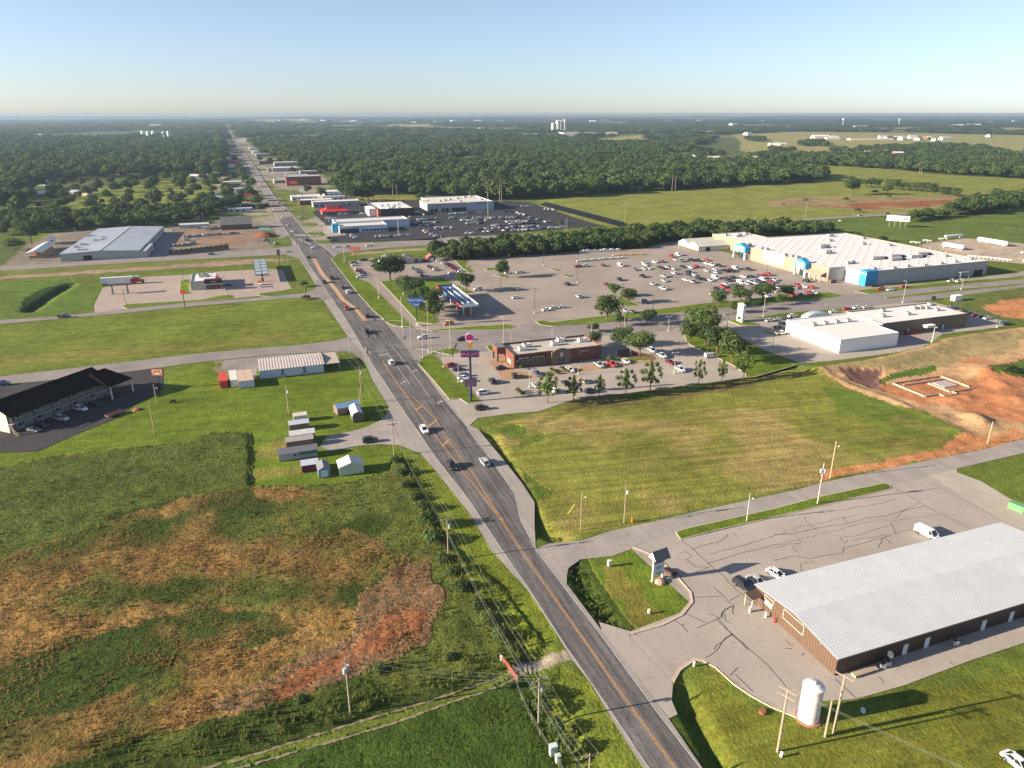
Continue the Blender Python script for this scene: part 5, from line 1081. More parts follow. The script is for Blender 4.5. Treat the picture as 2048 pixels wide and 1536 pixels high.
if cars_far:
    mats = [M_GLASS, M_TRIM, M_TYRE]+[paint(c_) for c_ in PAINT]; pi = {c_: 3+i for i, c_ in enumerate(PAINT)}
    for q_, gx_, gy_, kd, c_, k_ in cars_far:
        a_ = math.radians(90-random.choice((70,340,250))); ca_, sa_ = math.cos(a_), math.sin(a_); sub = body_mb(KN[kd]); gl_ = glass_mb(KN[kd])
        for src, base in ((sub, None), (gl_, 0)):
            o_ = len(rest.v); rest.v += [(gx_+ca_*x-sa_*y, gy_+sa_*x+ca_*y, zz+.05) for x, y, zz in src.v]
            for f_, m_ in zip(src.f, src.m): rest.f.append([i+o_ for i in f_]); rest.m.append(0 if base == 0 else (pi[c_] if m_ == 0 else 1))
    tag(rest.build('parked_cars', mats), 'hundreds of small cars farthest back in the black dealership lot', 'cars', kind='stuff')
# articulated lorry behind the small fuel canopy
x0, y0 = G(203, 571); T_ = thing('semi_truck', 'long white box trailer and red truck with white sleeper behind the small canopy', 'truck', (x0, y0, .04), math.radians(20-2))
M_TRW = mat('white_trailer_skin', (.62,.62,.62), .5, var=.08); M_TRR = mat('red_truck_paint', (.35,.03,.02), .35)
mb = MB().box(0,16,-1.3,1.3,1.1,4.1); mb.box(.3,15.6,-1.1,1.1,.95,1.1); mb.build('trailer', M_TRW, T_)
mb = MB().box(16.8,19.0,-1.25,1.25,.9,3.6); mb.add([(19.0,-1.25,1.0),(21.6,-1.0,1.0),(21.6,1.0,1.0),(19.0,1.25,1.0),(19.0,-1.25,2.3),(21.5,-.95,1.9),(21.5,.95,1.9),(19.0,1.25,2.3)],[(0,1,5,4),(1,2,6,5),(2,3,7,6),(4,5,6,7)]); mb.box(14.6,16.6,-1.32,1.32,.9,2.9); cb = mb.build('cab', M_TRR, T_)
mb = MB().box(16.9,18.9,-1.2,1.2,3.6,4.0); mb.add([(16.9,-1.2,4.0),(18.2,-1.1,4.0),(18.2,1.1,4.0),(16.9,1.2,4.0),(16.9,-1.1,4.3),(16.9,1.1,4.3)],[(0,1,4),(1,2,5,4),(2,3,5)]); mb.build('roof_fairing', M_TRW, T_)
MB().box(19.0,19.04,-1.1,1.1,2.35,3.3).build('windshield', M_GLASS, T_)
for wx in (1.2,2.5,15.2,16.5,20.6):
    for s in (-1.05,1.05): MB().cyl((wx,s-.15,.52),(wx,s+.15,.52),.52,n=14).build('wheel', M_TYRE, T_)
MB().box(17.0,18.5,-1.35,1.35,.55,1.0).build('fuel_tank', mat('polished_tank',(.5,.5,.5),.25,.9), T_)
for x_, y_, lab in ((1290,815,'red trailer parked between shops'),):
    pass
# ---------------------------------------------------------------- buildings
M_ROOFW = mat('white_membrane_roof', (.70,.66,.63), .8, var=.07, scale=.4)
M_ROOFWM = mat('cool_grey_roof', (.40,.43,.48), .7, var=.10, scale=.3)
M_RIBROOF = stripe_mat('ribbed_galvanised_roof', (.60,.61,.62), (.42,.43,.44), .62, 'x', duty=.40, rough=.5, metal=.0, var=.05)
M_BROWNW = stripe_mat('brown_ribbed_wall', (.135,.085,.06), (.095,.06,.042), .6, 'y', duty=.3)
M_BROWNS = stripe_mat('brown_ribbed_painted_shade', (.07,.045,.036), (.05,.034,.028), .6, 'x', duty=.3)  # same brown with shade painted in, for the unlit long walls
M_TANW = mat('tan_block_wall', (.31,.235,.175), .9, var=.06)
M_CREAM = mat('cream_wall', (.68,.62,.50), .85, var=.05)
M_GREYW = mat('grey_wall', (.36,.36,.36), .85, var=.06)
M_BRICK = stripe_mat('red_brick', (.21,.085,.058), (.15,.062,.045), .3, 'z', duty=.5)
M_BRICKD = stripe_mat('tan_brown_brick', (.20,.15,.11), (.16,.12,.09), .3, 'z')
M_BLUE = mat('bright_blue_panel', (.035,.26,.52), .5, var=.05)
M_DBLUE = mat('deep_blue_panel', (.02,.07,.30), .5)
M_WHITEW = mat('white_painted_wall', (.78,.77,.73), .8, var=.04)
M_HVAC = mat('rooftop_unit_metal', (.44,.42,.40), .6, var=.15)
M_DARK = mat('dark_opening', (.02,.02,.022), .7)
M_DOOR = mat('pale_grey_door', (.62,.66,.68), .6)
M_STEEL = mat('galvanised_steel', (.42,.43,.44), .45, .5)
M_SHINGLE = mat('grey_shingles', (.16,.15,.15), .95, var=.2, scale=2)
M_BLACKROOF = mat('black_brown_shingles', (.010,.007,.007), 1.0, var=.3, scale=1.5, spec=.03)
M_REDR = mat('red_metal_roof', (.50,.03,.035), .5)
M_WOOD = mat('weathered_wood', (.36,.30,.23), .95, var=.2, scale=5)
M_WIN = mat('window_glass', (.03,.045,.06), .12, spec=.8)
def at(bx, by, rot=20.0):
    x, y = G(bx, by); return (x, y, 0), math.radians(rot)
def part_box(name, par, m, *b): return MB().box(*b).build(name, m, par)
def flatroof(par, poly, h, wall, roof, par_h=.5, roofname='roof'):
    """walls with a low parapet and a roof deck below its rim"""
    mb = MB(); q = poly; n = len(q)
    a = sum(q[i][0]*q[(i+1)%n][1]-q[(i+1)%n][0]*q[i][1] for i in range(n)); q = q if a > 0 else q[::-1]
    for i in range(n):
        p0, p1 = q[i], q[(i+1)%n]; mb.add([(*p0,-.2),(*p1,-.2),(*p1,h+par_h),(*p0,h+par_h)], [(0,1,2,3)])
    inn = inset(q, .35)
    for i in range(n):
        a0, a1, b0, b1 = q[i], q[(i+1)%n], inn[i], inn[(i+1)%n]
        mb.add([(*a0,h+par_h),(*a1,h+par_h),(*b1,h+par_h),(*b0,h+par_h)], [(0,1,2,3)]); mb.add([(*b0,h),(*b1,h),(*b1,h+par_h),(*b0,h+par_h)], [(3,2,1,0)])
    w_ = mb.build('wall', wall, par); r_ = MB().flat(inn, h).build(roofname, roof, par)
    return w_, r_
def hvac(par, x, y, zz, sx=2.4, sy=1.8, sz=1.4, m=None):
    mb = MB().box(x-sx/2,x+sx/2,y-sy/2,y+sy/2,zz+.15,zz+sz); mb.box(x-sx/2+.1,x+sx/2-.1,y-sy/2+.1,y+sy/2-.1,zz,zz+.15,1); mb.cyl((x-sx*.2,y,zz+sz),(x-sx*.2,y,zz+sz+.12),.55,n=12,mi=1); mb.box(x+sx/2,x+sx/2+.5,y-.4,y+.4,zz+.3,zz+sz*.8)
    return mb.build('rooftop_unit', [m or M_HVAC, M_DARK], par)
# 1 -- brown metal shop building in the foreground
loc, rz = at(1669,1352); T_ = thing('metal_building', 'long brown metal building with a pale ribbed roof beside the white tank', 'building', loc, rz)
LX, WY = 64.5, 21.0
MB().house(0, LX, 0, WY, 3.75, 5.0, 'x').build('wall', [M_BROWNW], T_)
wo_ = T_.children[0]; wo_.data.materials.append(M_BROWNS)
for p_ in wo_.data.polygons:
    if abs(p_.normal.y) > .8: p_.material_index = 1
rf = MB().gable(0, LX, 0, WY, 3.75, 5.0, over=.35, th=.12).build('roof', M_RIBROOF, T_)
MB().box(-.38,LX+.4,-.52,-.36,3.62,3.84).build('gutter', mat('dark_gutter',(.10,.07,.06),.6), T_)
doors = [(15.0),(20.2),(33.0),(39.5),(52.0),(60),(68)]
for i, dx in enumerate([14.6, 19.6, 33.2, 40.2, 55.0, 61.5]):
    d = part_box('door', T_, M_DOOR, dx, dx+1.05, -.05, .0, .02, 2.15); MB().box(dx+.85,dx+.92,-.09,-.05,1.0,1.1).build('handle', M_STEEL, d)
for i, dx in enumerate([27.5, 46.5, 49.5]): part_box('window', T_, M_WIN, dx, dx+1.0, -.04, .0, 1.0, 2.0)
mbp = MB()
def outline(y0, y1, z0, z1, w_=.08):
    mbp.box(-.05,-.01,y0,y1,z0,z0+w_); mbp.box(-.05,-.01,y0,y1,z1,z1+w_); mbp.box(-.05,-.01,y0,y0+w_,z0,z1); mbp.box(-.05,-.01,y1,y1+w_,z0,z1)
outline(8.0, 13.2, 2.0, 3.9); mbp.build('painted_frame', M_CREAM, T_)
mbp = MB(); outline(16.0, 18.4, 2.55, 3.35); mbp.build('painted_frame', M_CREAM, T_)
part_box('notice_board', T_, M_WHITEW, -.06, -.01, 16.3, 17.2, 1.6, 2.35); part_box('notice_board', T_, M_WHITEW, -.06, -.01, 17.35, 18.2, 1.6, 2.35)
aw = MB(); aw.add([(-2.6,18.6,2.55),(-2.6,21.0,2.55),(0,21.0,2.9),(0,18.6,2.9),(-2.6,18.6,2.67),(-2.6,21.0,2.67),(0,21.0,3.02),(0,18.6,3.02)],[(3,2,1,0),(4,5,6,7),(0,1,5,4),(1,2,6,5),(3,0,4,7)]); aw.build('awning', M_BROWNS, T_)
for yy in (18.8, 20.8): MB().cyl((-2.45,yy,0),(-2.45,yy,2.55),.07,n=8).build('post', M_CREAM, T_)
for x_, y_, zz, in ((-.3,15.2,4.5),(-.3,8.0,4.7),(-.3,3.5,4.1)): MB().box(x_-.25,x_+.1,y_-.18,y_+.18,zz-.2,zz-.05).build('floodlight', M_STEEL, T_)
def dish(name, lab, loc, s=1.0, az=0.0, m=None, group=None):
    t = thing(name, lab, 'satellite dish', loc, az, group)
    mb = MB(); prof = [(.02,0),(.35*s,.06*s),(.62*s,.18*s),(.80*s,.32*s)]; mb.lathe([(r,zz) for r, zz in prof], 18)
    o = mb.build('reflector', m or M_CREAM, t, (0,0,.9*s)); o.rotation_euler = (math.radians(48),0,0)
    MB().cyl((0,0,0),(0,0,.92*s),.05*s,n=8).build('mast', M_STEEL, t); MB().cyl((0,-.05,.95*s),(0,-.75*s,1.35*s),.02*s,n=6).build('feed_arm', M_STEEL, t)
def roofpt(u, v, zz):
    c_, s_ = math.cos(rz), math.sin(rz); return (loc[0]+c_*u-s_*v, loc[1]+s_*u+c_*v, zz)
dish('satellite_dish', 'large cream satellite dish mounted on the ribbed roof', roofpt(52.5, 6.2, 4.55), 1.5, rz+.5)
dish('satellite_dish', 'grey satellite dish against the shaded wall of the brown building', roofpt(10.6, -.8, 1.3), .75, rz)
x_, y_ = G(*z('X',[(1022,778)])[0]); dish('satellite_dish', 'small green grey dish standing on the grass by the tank shadow', (x_, y_, 0), .62, rz, mat('pale_green_dish',(.45,.55,.48),.5))
for u_, v_, lab in ((-2.9,18.6,'white bollard nearest the awning post'),(-1.0,16.4,'white bollard nearest the notice boards')):
    o = MB().cyl((0,0,0),(0,0,1.0),.2,n=12).lathe([(.2,1.0),(.17,1.1),(.08,1.16)],12).build('bollard', M_WHITEW, loc=roofpt(u_, v_, .03)); tag(o, lab, 'bollard')
o = MB().cyl((0,0,0),(0,0,1.1),.14,n=10).lathe([(.14,1.1),(.1,1.2),(.03,1.24)],10).build('fire_hydrant', mat('signal_red',(.6,.03,.03),.5), loc=roofpt(-.5,14.6,.03)); tag(o, 'red post standing at the brown gable wall under the notice boards', 'hydrant')
rk = thing('pallet_rack', 'long slatted wooden pallet rack at the corner of the brown building', 'rack', roofpt(2.8,-1.2,.03), rz)
mbk = MB()
for k_ in range(14): mbk.box(k_*.36, k_*.36+.2, -.5, .5, .45, .5)
mbk.build('slats', M_WOOD, rk)
for xx in (.1, 4.7): MB().box(xx-.08,xx+.08,-.5,.5,0,.45).build('leg', M_WOOD, rk)
for i, (u_, v_, sx) in enumerate(((8.6,-1.0,.9),(9.8,-.9,.9),(25,-1,1.0),(43.5,-1.0,1.3),(46,-1.1,1.1))):
    mb = MB().box(0,sx,-.45,.45,.12,.95); mb.cyl((sx*.5,0,.95),(sx*.5,0,1.0),.3,n=12,mi=1); mb.box(.05,sx-.05,-.4,.4,0,.12,1)
    tag(mb.build('air_conditioner', [M_STEEL, M_DARK], loc=roofpt(u_, v_, .03)), 'grey condenser unit on the slab along the shaded back wall', 'air conditioner', 'condenser units along the brown building'); COL.objects[-1].rotation_euler = (0,0,rz) if False else COL.objects[-1].rotation_euler
# 2 -- tank
x_, y_ = G(1616,1436); T_ = thing('storage_tank', 'tall chalky white cylindrical tank at the kerb below the brown building', 'tank', (x_, y_, 0))
MTK = mat('weathered_white_tank_paint', (.70,.66,.62), .7, var=.16, scale=1.2)
MB().lathe([(1.55,0),(1.55,6.3)], 36).build('shell', MTK, T_, smooth=False); MB().lathe([(1.6,6.3),(1.6,6.38),(.9,6.7),(.3,6.85),(.28,7.0)], 36).build('lid', MTK, T_); MB().cyl((0,0,-.05),(0,0,.12),1.95,n=30).build('base', mat('red_oxide_base',(.38,.16,.12),.9), T_)
# 3 -- monument sign of the foreground
x_, y_ = G(*z('S',[(838,832)])[0]); T_ = thing('monument_sign', 'tall roadside sign tower with a small gabled grey roof on the grass island', 'sign', (x_, y_, 0), math.radians(29))
for xx in (0, 2.6):
    MB().box(xx-.14,xx+.14,-.16,.16,0,5.4).build('post', M_CREAM, T_)
MB().box(-.3,3.3,-.3,.3,0,.25).build('base', mat('buff_stone',(.45,.34,.24),.9,var=.25,scale=3), T_)
part_box('header_panel', T_, M_DARK, .15, 2.45, -.10, .10, 4.05, 5.3)
for i, (z0, z1) in enumerate(((2.55,3.95),(1.15,2.48))):
    p_ = part_box('sign_panel', T_, mat('pale_blue_sign_face',(.55,.60,.66),.5), .15, 2.45, -.12, .12, z0, z1)
    mt = mat('teal_lettering',(.03,.22,.22),.6); mb = MB()
    for k_, (u0, u1, v0) in enumerate(((.35,.75,.62),(.85,1.7,.70),(.55,1.95,.38),(.8,1.9,.16))): mb.box(.15+u0,.15+u1,-.14,-.12,z0+v0,z0+v0+.13)
    mb.build('lettering', mt, p_)
MB().house(-.25,2.85,-1.05,1.05,.001,1.5,'x') 
g_ = MB(); g_.add([(-.5,-1.2,5.4),(-.5,1.2,5.4),(-.5,0,7.0)],[(0,2,1)]); g_.add([(3.1,-1.2,5.4),(3.1,1.2,5.4),(3.1,0,7.0)],[(0,1,2)]); g_.add([(-.5,-1.2,5.4),(3.1,-1.2,5.4),(3.1,1.2,5.4),(-.5,1.2,5.4)],[(3,2,1,0)]); g_.build('gable_panel', M_CREAM, T_)
MB().gable(-.5,3.1,-1.2,1.2,5.4,7.0,over=.08,th=.1).build('roof', M_SHINGLE, T_)
x_, y_ = G(*z('S',[(900,838)])[0]); mb = MB().lathe([(.2,0),(1.15,.05),(1.05,.45),(.6,.75),(.1,.85)], 9); tag(mb.build('boulder', mat('pink_sandstone',(.42,.27,.21),.95,var=.25,scale=3), loc=(x_, y_, -.03)), 'pinkish boulder at the foot of the gabled sign', 'rock')
# 4 -- big store
sx_, sy_ = G(1729.3,572.5); T_ = thing('big_store', 'huge flat roofed store with two blue gabled entrances beside the full car park', 'store', (sx_, sy_, 0), E20)
HS = 7.6
foot = [(0,0),(90,0),(90,112),(25,115),(25,141),(-1,141),(-1,98),(-11.4,96),(-11.4,15.4),(0,15.4)]
w_, r_ = flatroof(T_, foot, HS, M_GREYW, M_ROOFW, .45)
for m_ in (M_TANW, M_WHITEW): w_.data.materials.append(m_)
for p_ in w_.data.polygons:
    if p_.normal.x < -.8: p_.material_index = 1 if p_.center.y > 30 else 2
MB().box(-11.55,-11.38,30.2,39,-.1,HS+.47).build('white_wall_panel', M_WHITEW, T_); MB().box(-.15,.02,4.5,15.4,-.1,HS+.47).build('white_wall_panel', M_WHITEW, T_); MB().box(-11.6,-11.36,52,72,2.3,HS+1.1).build('white_wall_panel', M_WHITEW, T_)
MB().box(-.3,8.0,-.25,4.5,-.1,HS+.6).build('blue_corner_panel', M_BLUE, T_)
pn = part_box('logo_panel', T_, mat('lavender_blue_banner',(.35,.45,.78),.6), -11.75, -11.6, 58.5, 65.5, 1.4, HS+1.4)
WALL_T = (math.radians(90), 0, math.radians(-90))
text_part('lettering', 'Walmart', 1.5, M_WHITEW, T_, (-.36, 2.2, 6.6), WALL_T)
part_box('banner_emblem', pn, mat('pale_banner_print',(.62,.66,.80),.6), -11.80, -11.76, 60.3, 63.8, 3.2, 7.6)
for y0, y1 in ((29.6,38.8),(84.5,96.6)):
    e_ = MB(); d0 = -15.2; e_.box(d0,-11.45,y0,y1,4.6,HS); ym = (y0+y1)/2; zt, zp = 8.0, 10.1
    e_.add([(d0,y0,HS),(d0,y1,HS),(d0,y1,zt),(d0,ym,zp),(d0,y0,zt),(-11.45,y0,HS),(-11.45,y1,HS),(-11.45,y1,zt),(-11.45,ym,zp),(-11.45,y0,zt)],[(4,3,2,1,0),(0,5,9,4),(6,1,2,7),(3,8,7,2),(4,9,8,3)])
    ent = e_.build('entrance_portal', M_BLUE, T_)
    part_box('white_sign_panel', ent, M_WHITEW, d0-.12, d0, y0+1.6, y1-1.6, 5.3, 7.9)
    for yy in (y0+.05, y1-.85): part_box('pillar', ent, M_WHITEW, d0-.03, d0+.8, yy, yy+.8, -.05, 4.6)
    part_box('glass_doors', ent, M_WIN, -11.7, -11.5, y0+1, y1-1, 0, 3.2)
cn = MB(); cn.add([(-15.5,17,3.6),(-11.42,17,5.2),(-11.42,29.4,5.2),(-15.5,29.4,3.6),(-15.5,17,3.3),(-11.42,17,4.9),(-11.42,29.4,4.9),(-15.5,29.4,3.3)],[(3,2,1,0)[::-1],(4,5,6,7)[::-1],(0,4,7,3),(0,1,5,4),(3,7,6,2)])
cn.build('canopy', mat('tan_canopy',(.36,.30,.23),.7), T_)
for yy in (17.4, 21.3, 25.2, 29): part_box('canopy_post', T_, M_CREAM, -15.4, -15.1, yy-.15, yy+.15, 0, 3.3)
# skylights: white humps in north-south rows
n_sk = 0; extra_sk = MB()
for i in range(13):
    for j in range(16):
        x_ = -5+i*7.2; y_ = 9+j*6.4
        if x_ > 86 or y_ > 107 or (x_ < 1 and y_ < 18) or (i*5+j*3) % 13 == 0 or y_ > 107: continue
        if n_sk < 98: MB().box(x_-.55,x_+.55,y_-.5,y_+.5,HS,HS+.38).build('skylight', M_WHITEW, T_)
        else: extra_sk.box(x_-.55,x_+.55,y_-.5,y_+.5,HS,HS+.38)
        n_sk += 1
extra_sk.build('skylights', M_WHITEW, T_)['kind'] = 'stuff'
for x_, y_, a_, b_, c_ in [(8,22,3,2.2,1.5),(12,23,2.5,2,1.5),(-7,46,3,2,1.4),(-7,51,2,2,1.2),(-8,56,2,2,1.2),(-7,74,3,2,1.4),(-7,79,2.4,2,1.2),(-7,92,3,2,1.4),(20,52,4,2.6,1.8),(24,55,3,2.4,1.6),(35,70,5,3,2),(31,69,4,3,2),(55,88,3,2.4,1.6),(66,70,3,2.4,1.6),(70,104,4,2.4,1.6),(8,125,3,2.4,1.5),(12,128,3,2.4,1.5),(4,132,2.4,2,1.4),(20,131,3,2,1.4),(80,20,3,2,1.2),(86,8,2.5,1.6,1.1),(70,5,2.4,1.6,1.1),(58,4,2.4,1.6,1.1),(45,3.5,2.4,1.6,1.1),(33,4,2.4,1.6,1.1),(22,3,2.4,1.6,1.1),(10,5,2.6,1.8,1.2),(78,60,3,2,1.4),(84,88,3,2,1.4)]: hvac(T_, x_, y_, HS, a_, b_, c_)
for x_, y_, l_ in ((30,26,9),(45,27,8),(38,20,8),(55,22,9),(66,27,8)): 
    mb = MB().box(x_,x_+l_,y_,y_+2.4,HS+.3,HS+1.8); [mb.box(x_+l_+.3+k_*1.1,x_+l_+1.0+k_*1.1,y_,y_+2.2,HS+.1,HS+1.1,1) for k_ in range(3)]; mb.build('rooftop_unit', [M_HVAC, M_DARK], T_)
part_box('dock_canopy', T_, M_STEEL, 66, 73, -3.2, -.05, 3.2, 3.5)
for xx in (66.2, 72.8): part_box('dock_post', T_, M_STEEL, xx-.1, xx+.1, -3.1, -2.9, 0, 3.2)
part_box('loading_dock', T_, M_DARK, 80, 87, -.12, -.02, 0, 3.2)
# garden centre tents
x_, y_ = G(1396,504); T_ = thing('garden_centre', 'translucent cream double ridged greenhouse joined to the store', 'greenhouse', (x_, y_, 0), E20)
MP_ = mat('translucent_greenhouse_sheet', (.56,.55,.45), .5, var=.06)
for k_, y0 in enumerate((0, 12.5)):
    MB().gable(0,26,y0,y0+12.4,3.4,6.0,over=.1,th=.06).build('roof', stripe_mat('greenhouse_ribs',(.60,.58,.48),(.50,.49,.41),3.0,'x',duty=.15), T_)
    g_ = MB(); g_.add([(0,y0,3.4),(0,y0+12.4,3.4),(0,y0+6.2,6.0)],[(0,2,1)]); g_.build('gable_end', MP_, T_)
mb = MB()
for xx in range(0,27,2): mb.box(xx-.08,xx+.08,-.08,.08,0,3.4); mb.box(xx-.02,xx+1.9,-.02,.02,0,3.1,1)
mb.build('wall', [M_WHITEW, MP_], T_); part_box('side_wall', T_, MP_, -.05, .05, 0, 24.9, .8, 3.4)
part_box('doorway', T_, M_DARK, 6.0, 9.5, -.14, -.1, 0, 2.8)
# 5 -- twin roofed shops
x_, y_ = G(1677,707); T_ = thing('shop_building', 'white flat roofed shop with cream side walls right of the tree island', 'shop', (x_, y_, 0), E20)
w_, r_ = flatroof(T_, [(0,0),(29.5,0),(29.5,11.4),(33,11.4),(33,31),(0,31)], 5.3, M_WHITEW, M_ROOFW, .35)
for x_, y_ in ((5,20.5),(11,20.5),(17,20.5),(23,20.5)): hvac(T_, x_, y_, 5.3, 1.9, 1.7, 1.3)
ar = MB(); n_ = 14; y0, y1 = 31.05, 34.5
for i in range(n_):
    a0, a1 = math.pi*i/n_, math.pi*(i+1)/n_; pts = [(17-6.5*math.cos(a), 4.9+2.3*math.sin(a)) for a in (a0, a1)]
    ar.add([(pts[0][0],y0,pts[0][1]),(pts[1][0],y0,pts[1][1]),(pts[1][0],y1,pts[1][1]),(pts[0][0],y1,pts[0][1])],[(0,1,2,3)])
    ar.add([(pts[0][0],y0,4.9),(pts[1][0],y0,4.9),(pts[1][0],y0,pts[1][1]),(pts[0][0],y0,pts[0][1])],[(0,1,2,3)])
ar.box(10.5,23.5,y0,y1,4.5,4.9); ar.build('arched_canopy', mat('grey_blue_metal',(.36,.42,.45),.5), T_)
x_, y_ = G(1764,667); T_ = thing('shop_building', 'long low shop with dark grey back wall and bright roof behind the white one', 'shop', (x_, y_, 0), E20)
q0 = G(1677,707); e_, n_ = 31.5, 13.0; c_, s_ = math.cos(E20), math.sin(E20); T_.location = (q0[0]+c_*33.1-s_*11.5, q0[1]+s_*33.1+c_*11.5, 0)
w_, r_ = flatroof(T_, [(0,0),(48,0),(48,20.5),(0,20.5)], 5.6, M_BRICKD, M_ROOFW, .35)
part_box('cornice', T_, mat('sand_stucco',(.55,.42,.25),.85), -.12, .0, 6.0, 20.5, 5.7, 6.05)
for x_, y_ in ((16,16),(9,9),(22,8),(33,14.5),(36,14),(38.5,13),(45,17),(40,9)): hvac(T_, x_, y_, 5.6, 1.9, 1.6, 1.3)
part_box('loading_porch', T_, M_WHITEW, 21.5, 26.5, -3.0, -.05, 2.6, 3.6); part_box('door', T_, M_DOOR, 34, 35, -.06, -.01, 0, 2.2); part_box('door', T_, M_DOOR, 14, 15, -.06, -.01, 0, 2.2)
x_, y_ = G(*z('O',[(1080,125)])[0]); T_ = thing('skip_container', 'long dark red open skip between the two shop buildings', 'skip', (x_, y_, .04), E20)
mb = MB(); mb.box(0,6.5,0,2.3,.1,.2); mb.box(0,6.5,0,.1,.2,1.6); mb.box(0,6.5,2.2,2.3,.2,1.6); mb.box(0,.1,.1,2.2,.2,1.6); mb.box(6.4,6.5,.1,2.2,.2,1.6); mb.build('bin', mat('dark_red_steel',(.28,.03,.03),.6), T_); MB().box(.1,6.4,.1,2.2,.2,1.1).build('load', M_WOOD, T_)
# tall white sign of the shops
x_, y_ = G(*z('i',[(1035,222)])[0]); x_, y_ = G(1475,641); T_ = thing('pylon_sign', 'tall white multi panel sign with a pointed top beside the shops entrance', 'sign', (x_, y_, .15), math.radians(-72))
MB().box(0,4.0,-.6,.6,0,7.6).build('cabinet', M_WHITEW, T_); MB().box(-.25,4.25,-.75,.75,7.6,7.9).build('cornice', M_WHITEW, T_)
g_ = MB(); g_.add([(1,-.7,7.9),(3,-.7,7.9),(2,-.7,8.7),(1,.7,7.9),(3,.7,7.9),(2,.7,8.7)],[(0,1,2),(5,4,3),(1,4,5,2),(0,2,5,3)]); g_.build('pediment', M_WHITEW, T_)
part_box('red_panel', T_, mat('faded_red_face',(.62,.32,.28),.6), .4, 3.6, -.66, -.6, 5.9, 7.0); part_box('message_board', T_, M_DARK, .9, 3.1, -.66, -.6, .9, 2.3)
mb = MB(); mb.box(.9,1.7,-.65,-.6,4.3,4.6); mb.box(2.1,2.9,-.65,-.6,4.2,4.5); mb.box(1.2,2.6,-.65,-.6,3.2,3.35); mb.build('lettering', mat('grey_ink',(.3,.3,.32),.6), T_)
# 6 -- brick ice cream restaurant
x_, y_ = G(1028,738); T_ = thing('restaurant', 'red brick restaurant with arched entrance and flat roof behind the young trees', 'restaurant', (x_, y_, 0), E20)
w_, r_ = flatroof(T_, [(0,0),(35.5,0),(35.5,15.3),(0,15.3)], 4.7, M_BRICK, mat('buff_roof_gravel',(.44,.40,.35),.9,var=.12,scale=.6), .7)
ar = MB(); arc = [(14.6,0)]+[(14.6+7.8*k_/12, 4.9+1.25*math.sin(math.pi*k_/12)) for k_ in range(13)]+[(22.4,0)]
n_ = len(arc); ar.add([(x,-1.0,zz) for x, zz in arc]+[(x,.0,zz) for x, zz in arc], [tuple(range(n_))]+[(i,n_+i,n_+i+1,i+1) for i in range(n_-1)]+[tuple(range(n_,2*n_))[::-1]])
bay = ar.build('arched_entrance', M_BRICKD, T_)
for p_ in bay.data.polygons: pass
em = MB(); em.cyl((18.5,-1.0,4.1),(18.5,-1.08,4.1),.62,n=18); em.add([(17.95,-1.07,3.75),(19.05,-1.07,3.75),(18.5,-1.07,2.5)],[(2,1,0)]); em.build('cone_emblem', mat('pale_outline_sign',(.55,.52,.55),.6), bay)
part_box('entrance_doors', bay, M_WIN, 17.2, 19.8, -1.06, -1.0, 0, 2.3)
MB().box(-3.3,-.05,9.5,15.2,3.1,5.6).build('drive_through_tower', M_BRICK, T_); MB().box(-3.45,.1,9.35,15.35,5.6,5.8).build('tower_roof', M_SHINGLE, T_)
for yy in (9.6, 14.6): part_box('tower_column', T_, M_BRICK, -3.25, -2.65, yy, yy+.5, 0, 3.1)
part_box('awning_band', T_, mat('black_fascia',(.02,.02,.025),.5), .8, 12.6, -.14, -.02, 3.1, 4.5)
FRONT = (math.radians(90), 0, 0)
text_part('lettering', "BRAUM'S", 1.05, mat('lit_white_letters',(.75,.72,.65),.5), T_, (3.9,-.2,3.8), FRONT); text_part('lettering', "HAMBURGERS", .85, mat('yellow_letters',(.70,.60,.12),.5), T_, (9.4,-.2,3.75), FRONT); text_part('lettering', "FRESH MARKET", .6, mat('lit_white_letters',(.75,.72,.65),.5), T_, (28.5,-.1,3.9), FRONT)
for xx in (1.0,2.9,4.8,6.7,8.6,10.5): 
    f_ = part_box('window', T_, M_WIN, xx, xx+1.5, -.05, -.01, .6, 2.7); MB().box(xx-.06,xx+1.56,-.07,-.052,2.7,2.78).build('frame', M_CREAM, f_)
part_box('window', T_, mat('pale_green_glass',(.25,.38,.30),.2,spec=.7), -.06, -.01, 3.2, 7.0, .7, 2.4)
for xx in (1.2,6.6,11.9,14.0,23.2,26.5,32.0): part_box('wall_lamp', T_, mat('wall_lamp_glass',(.8,.78,.7),.4), xx, xx+.2, -.2 if not 14.4 < xx < 22.4 else -1.2, -.02, 2.85, 3.1)
for x_, y_, a_, b_ in ((5.5,6.2,2.6,2.0),(8.5,9.5,2.8,2.0),(19.5,8.2,2.6,2.0),(23.5,11.5,2.8,2.2),(25,12.6,1.4,1.4),(31.5,8.5,3.4,1.6)): hvac(T_, x_, y_, 4.7, a_, b_, 1.5, mat('white_unit_metal',(.66,.64,.60),.6))
part_box('roof_rail', T_, M_STEEL, .4, 35, 14.6, 14.75, 5.45, 5.6)
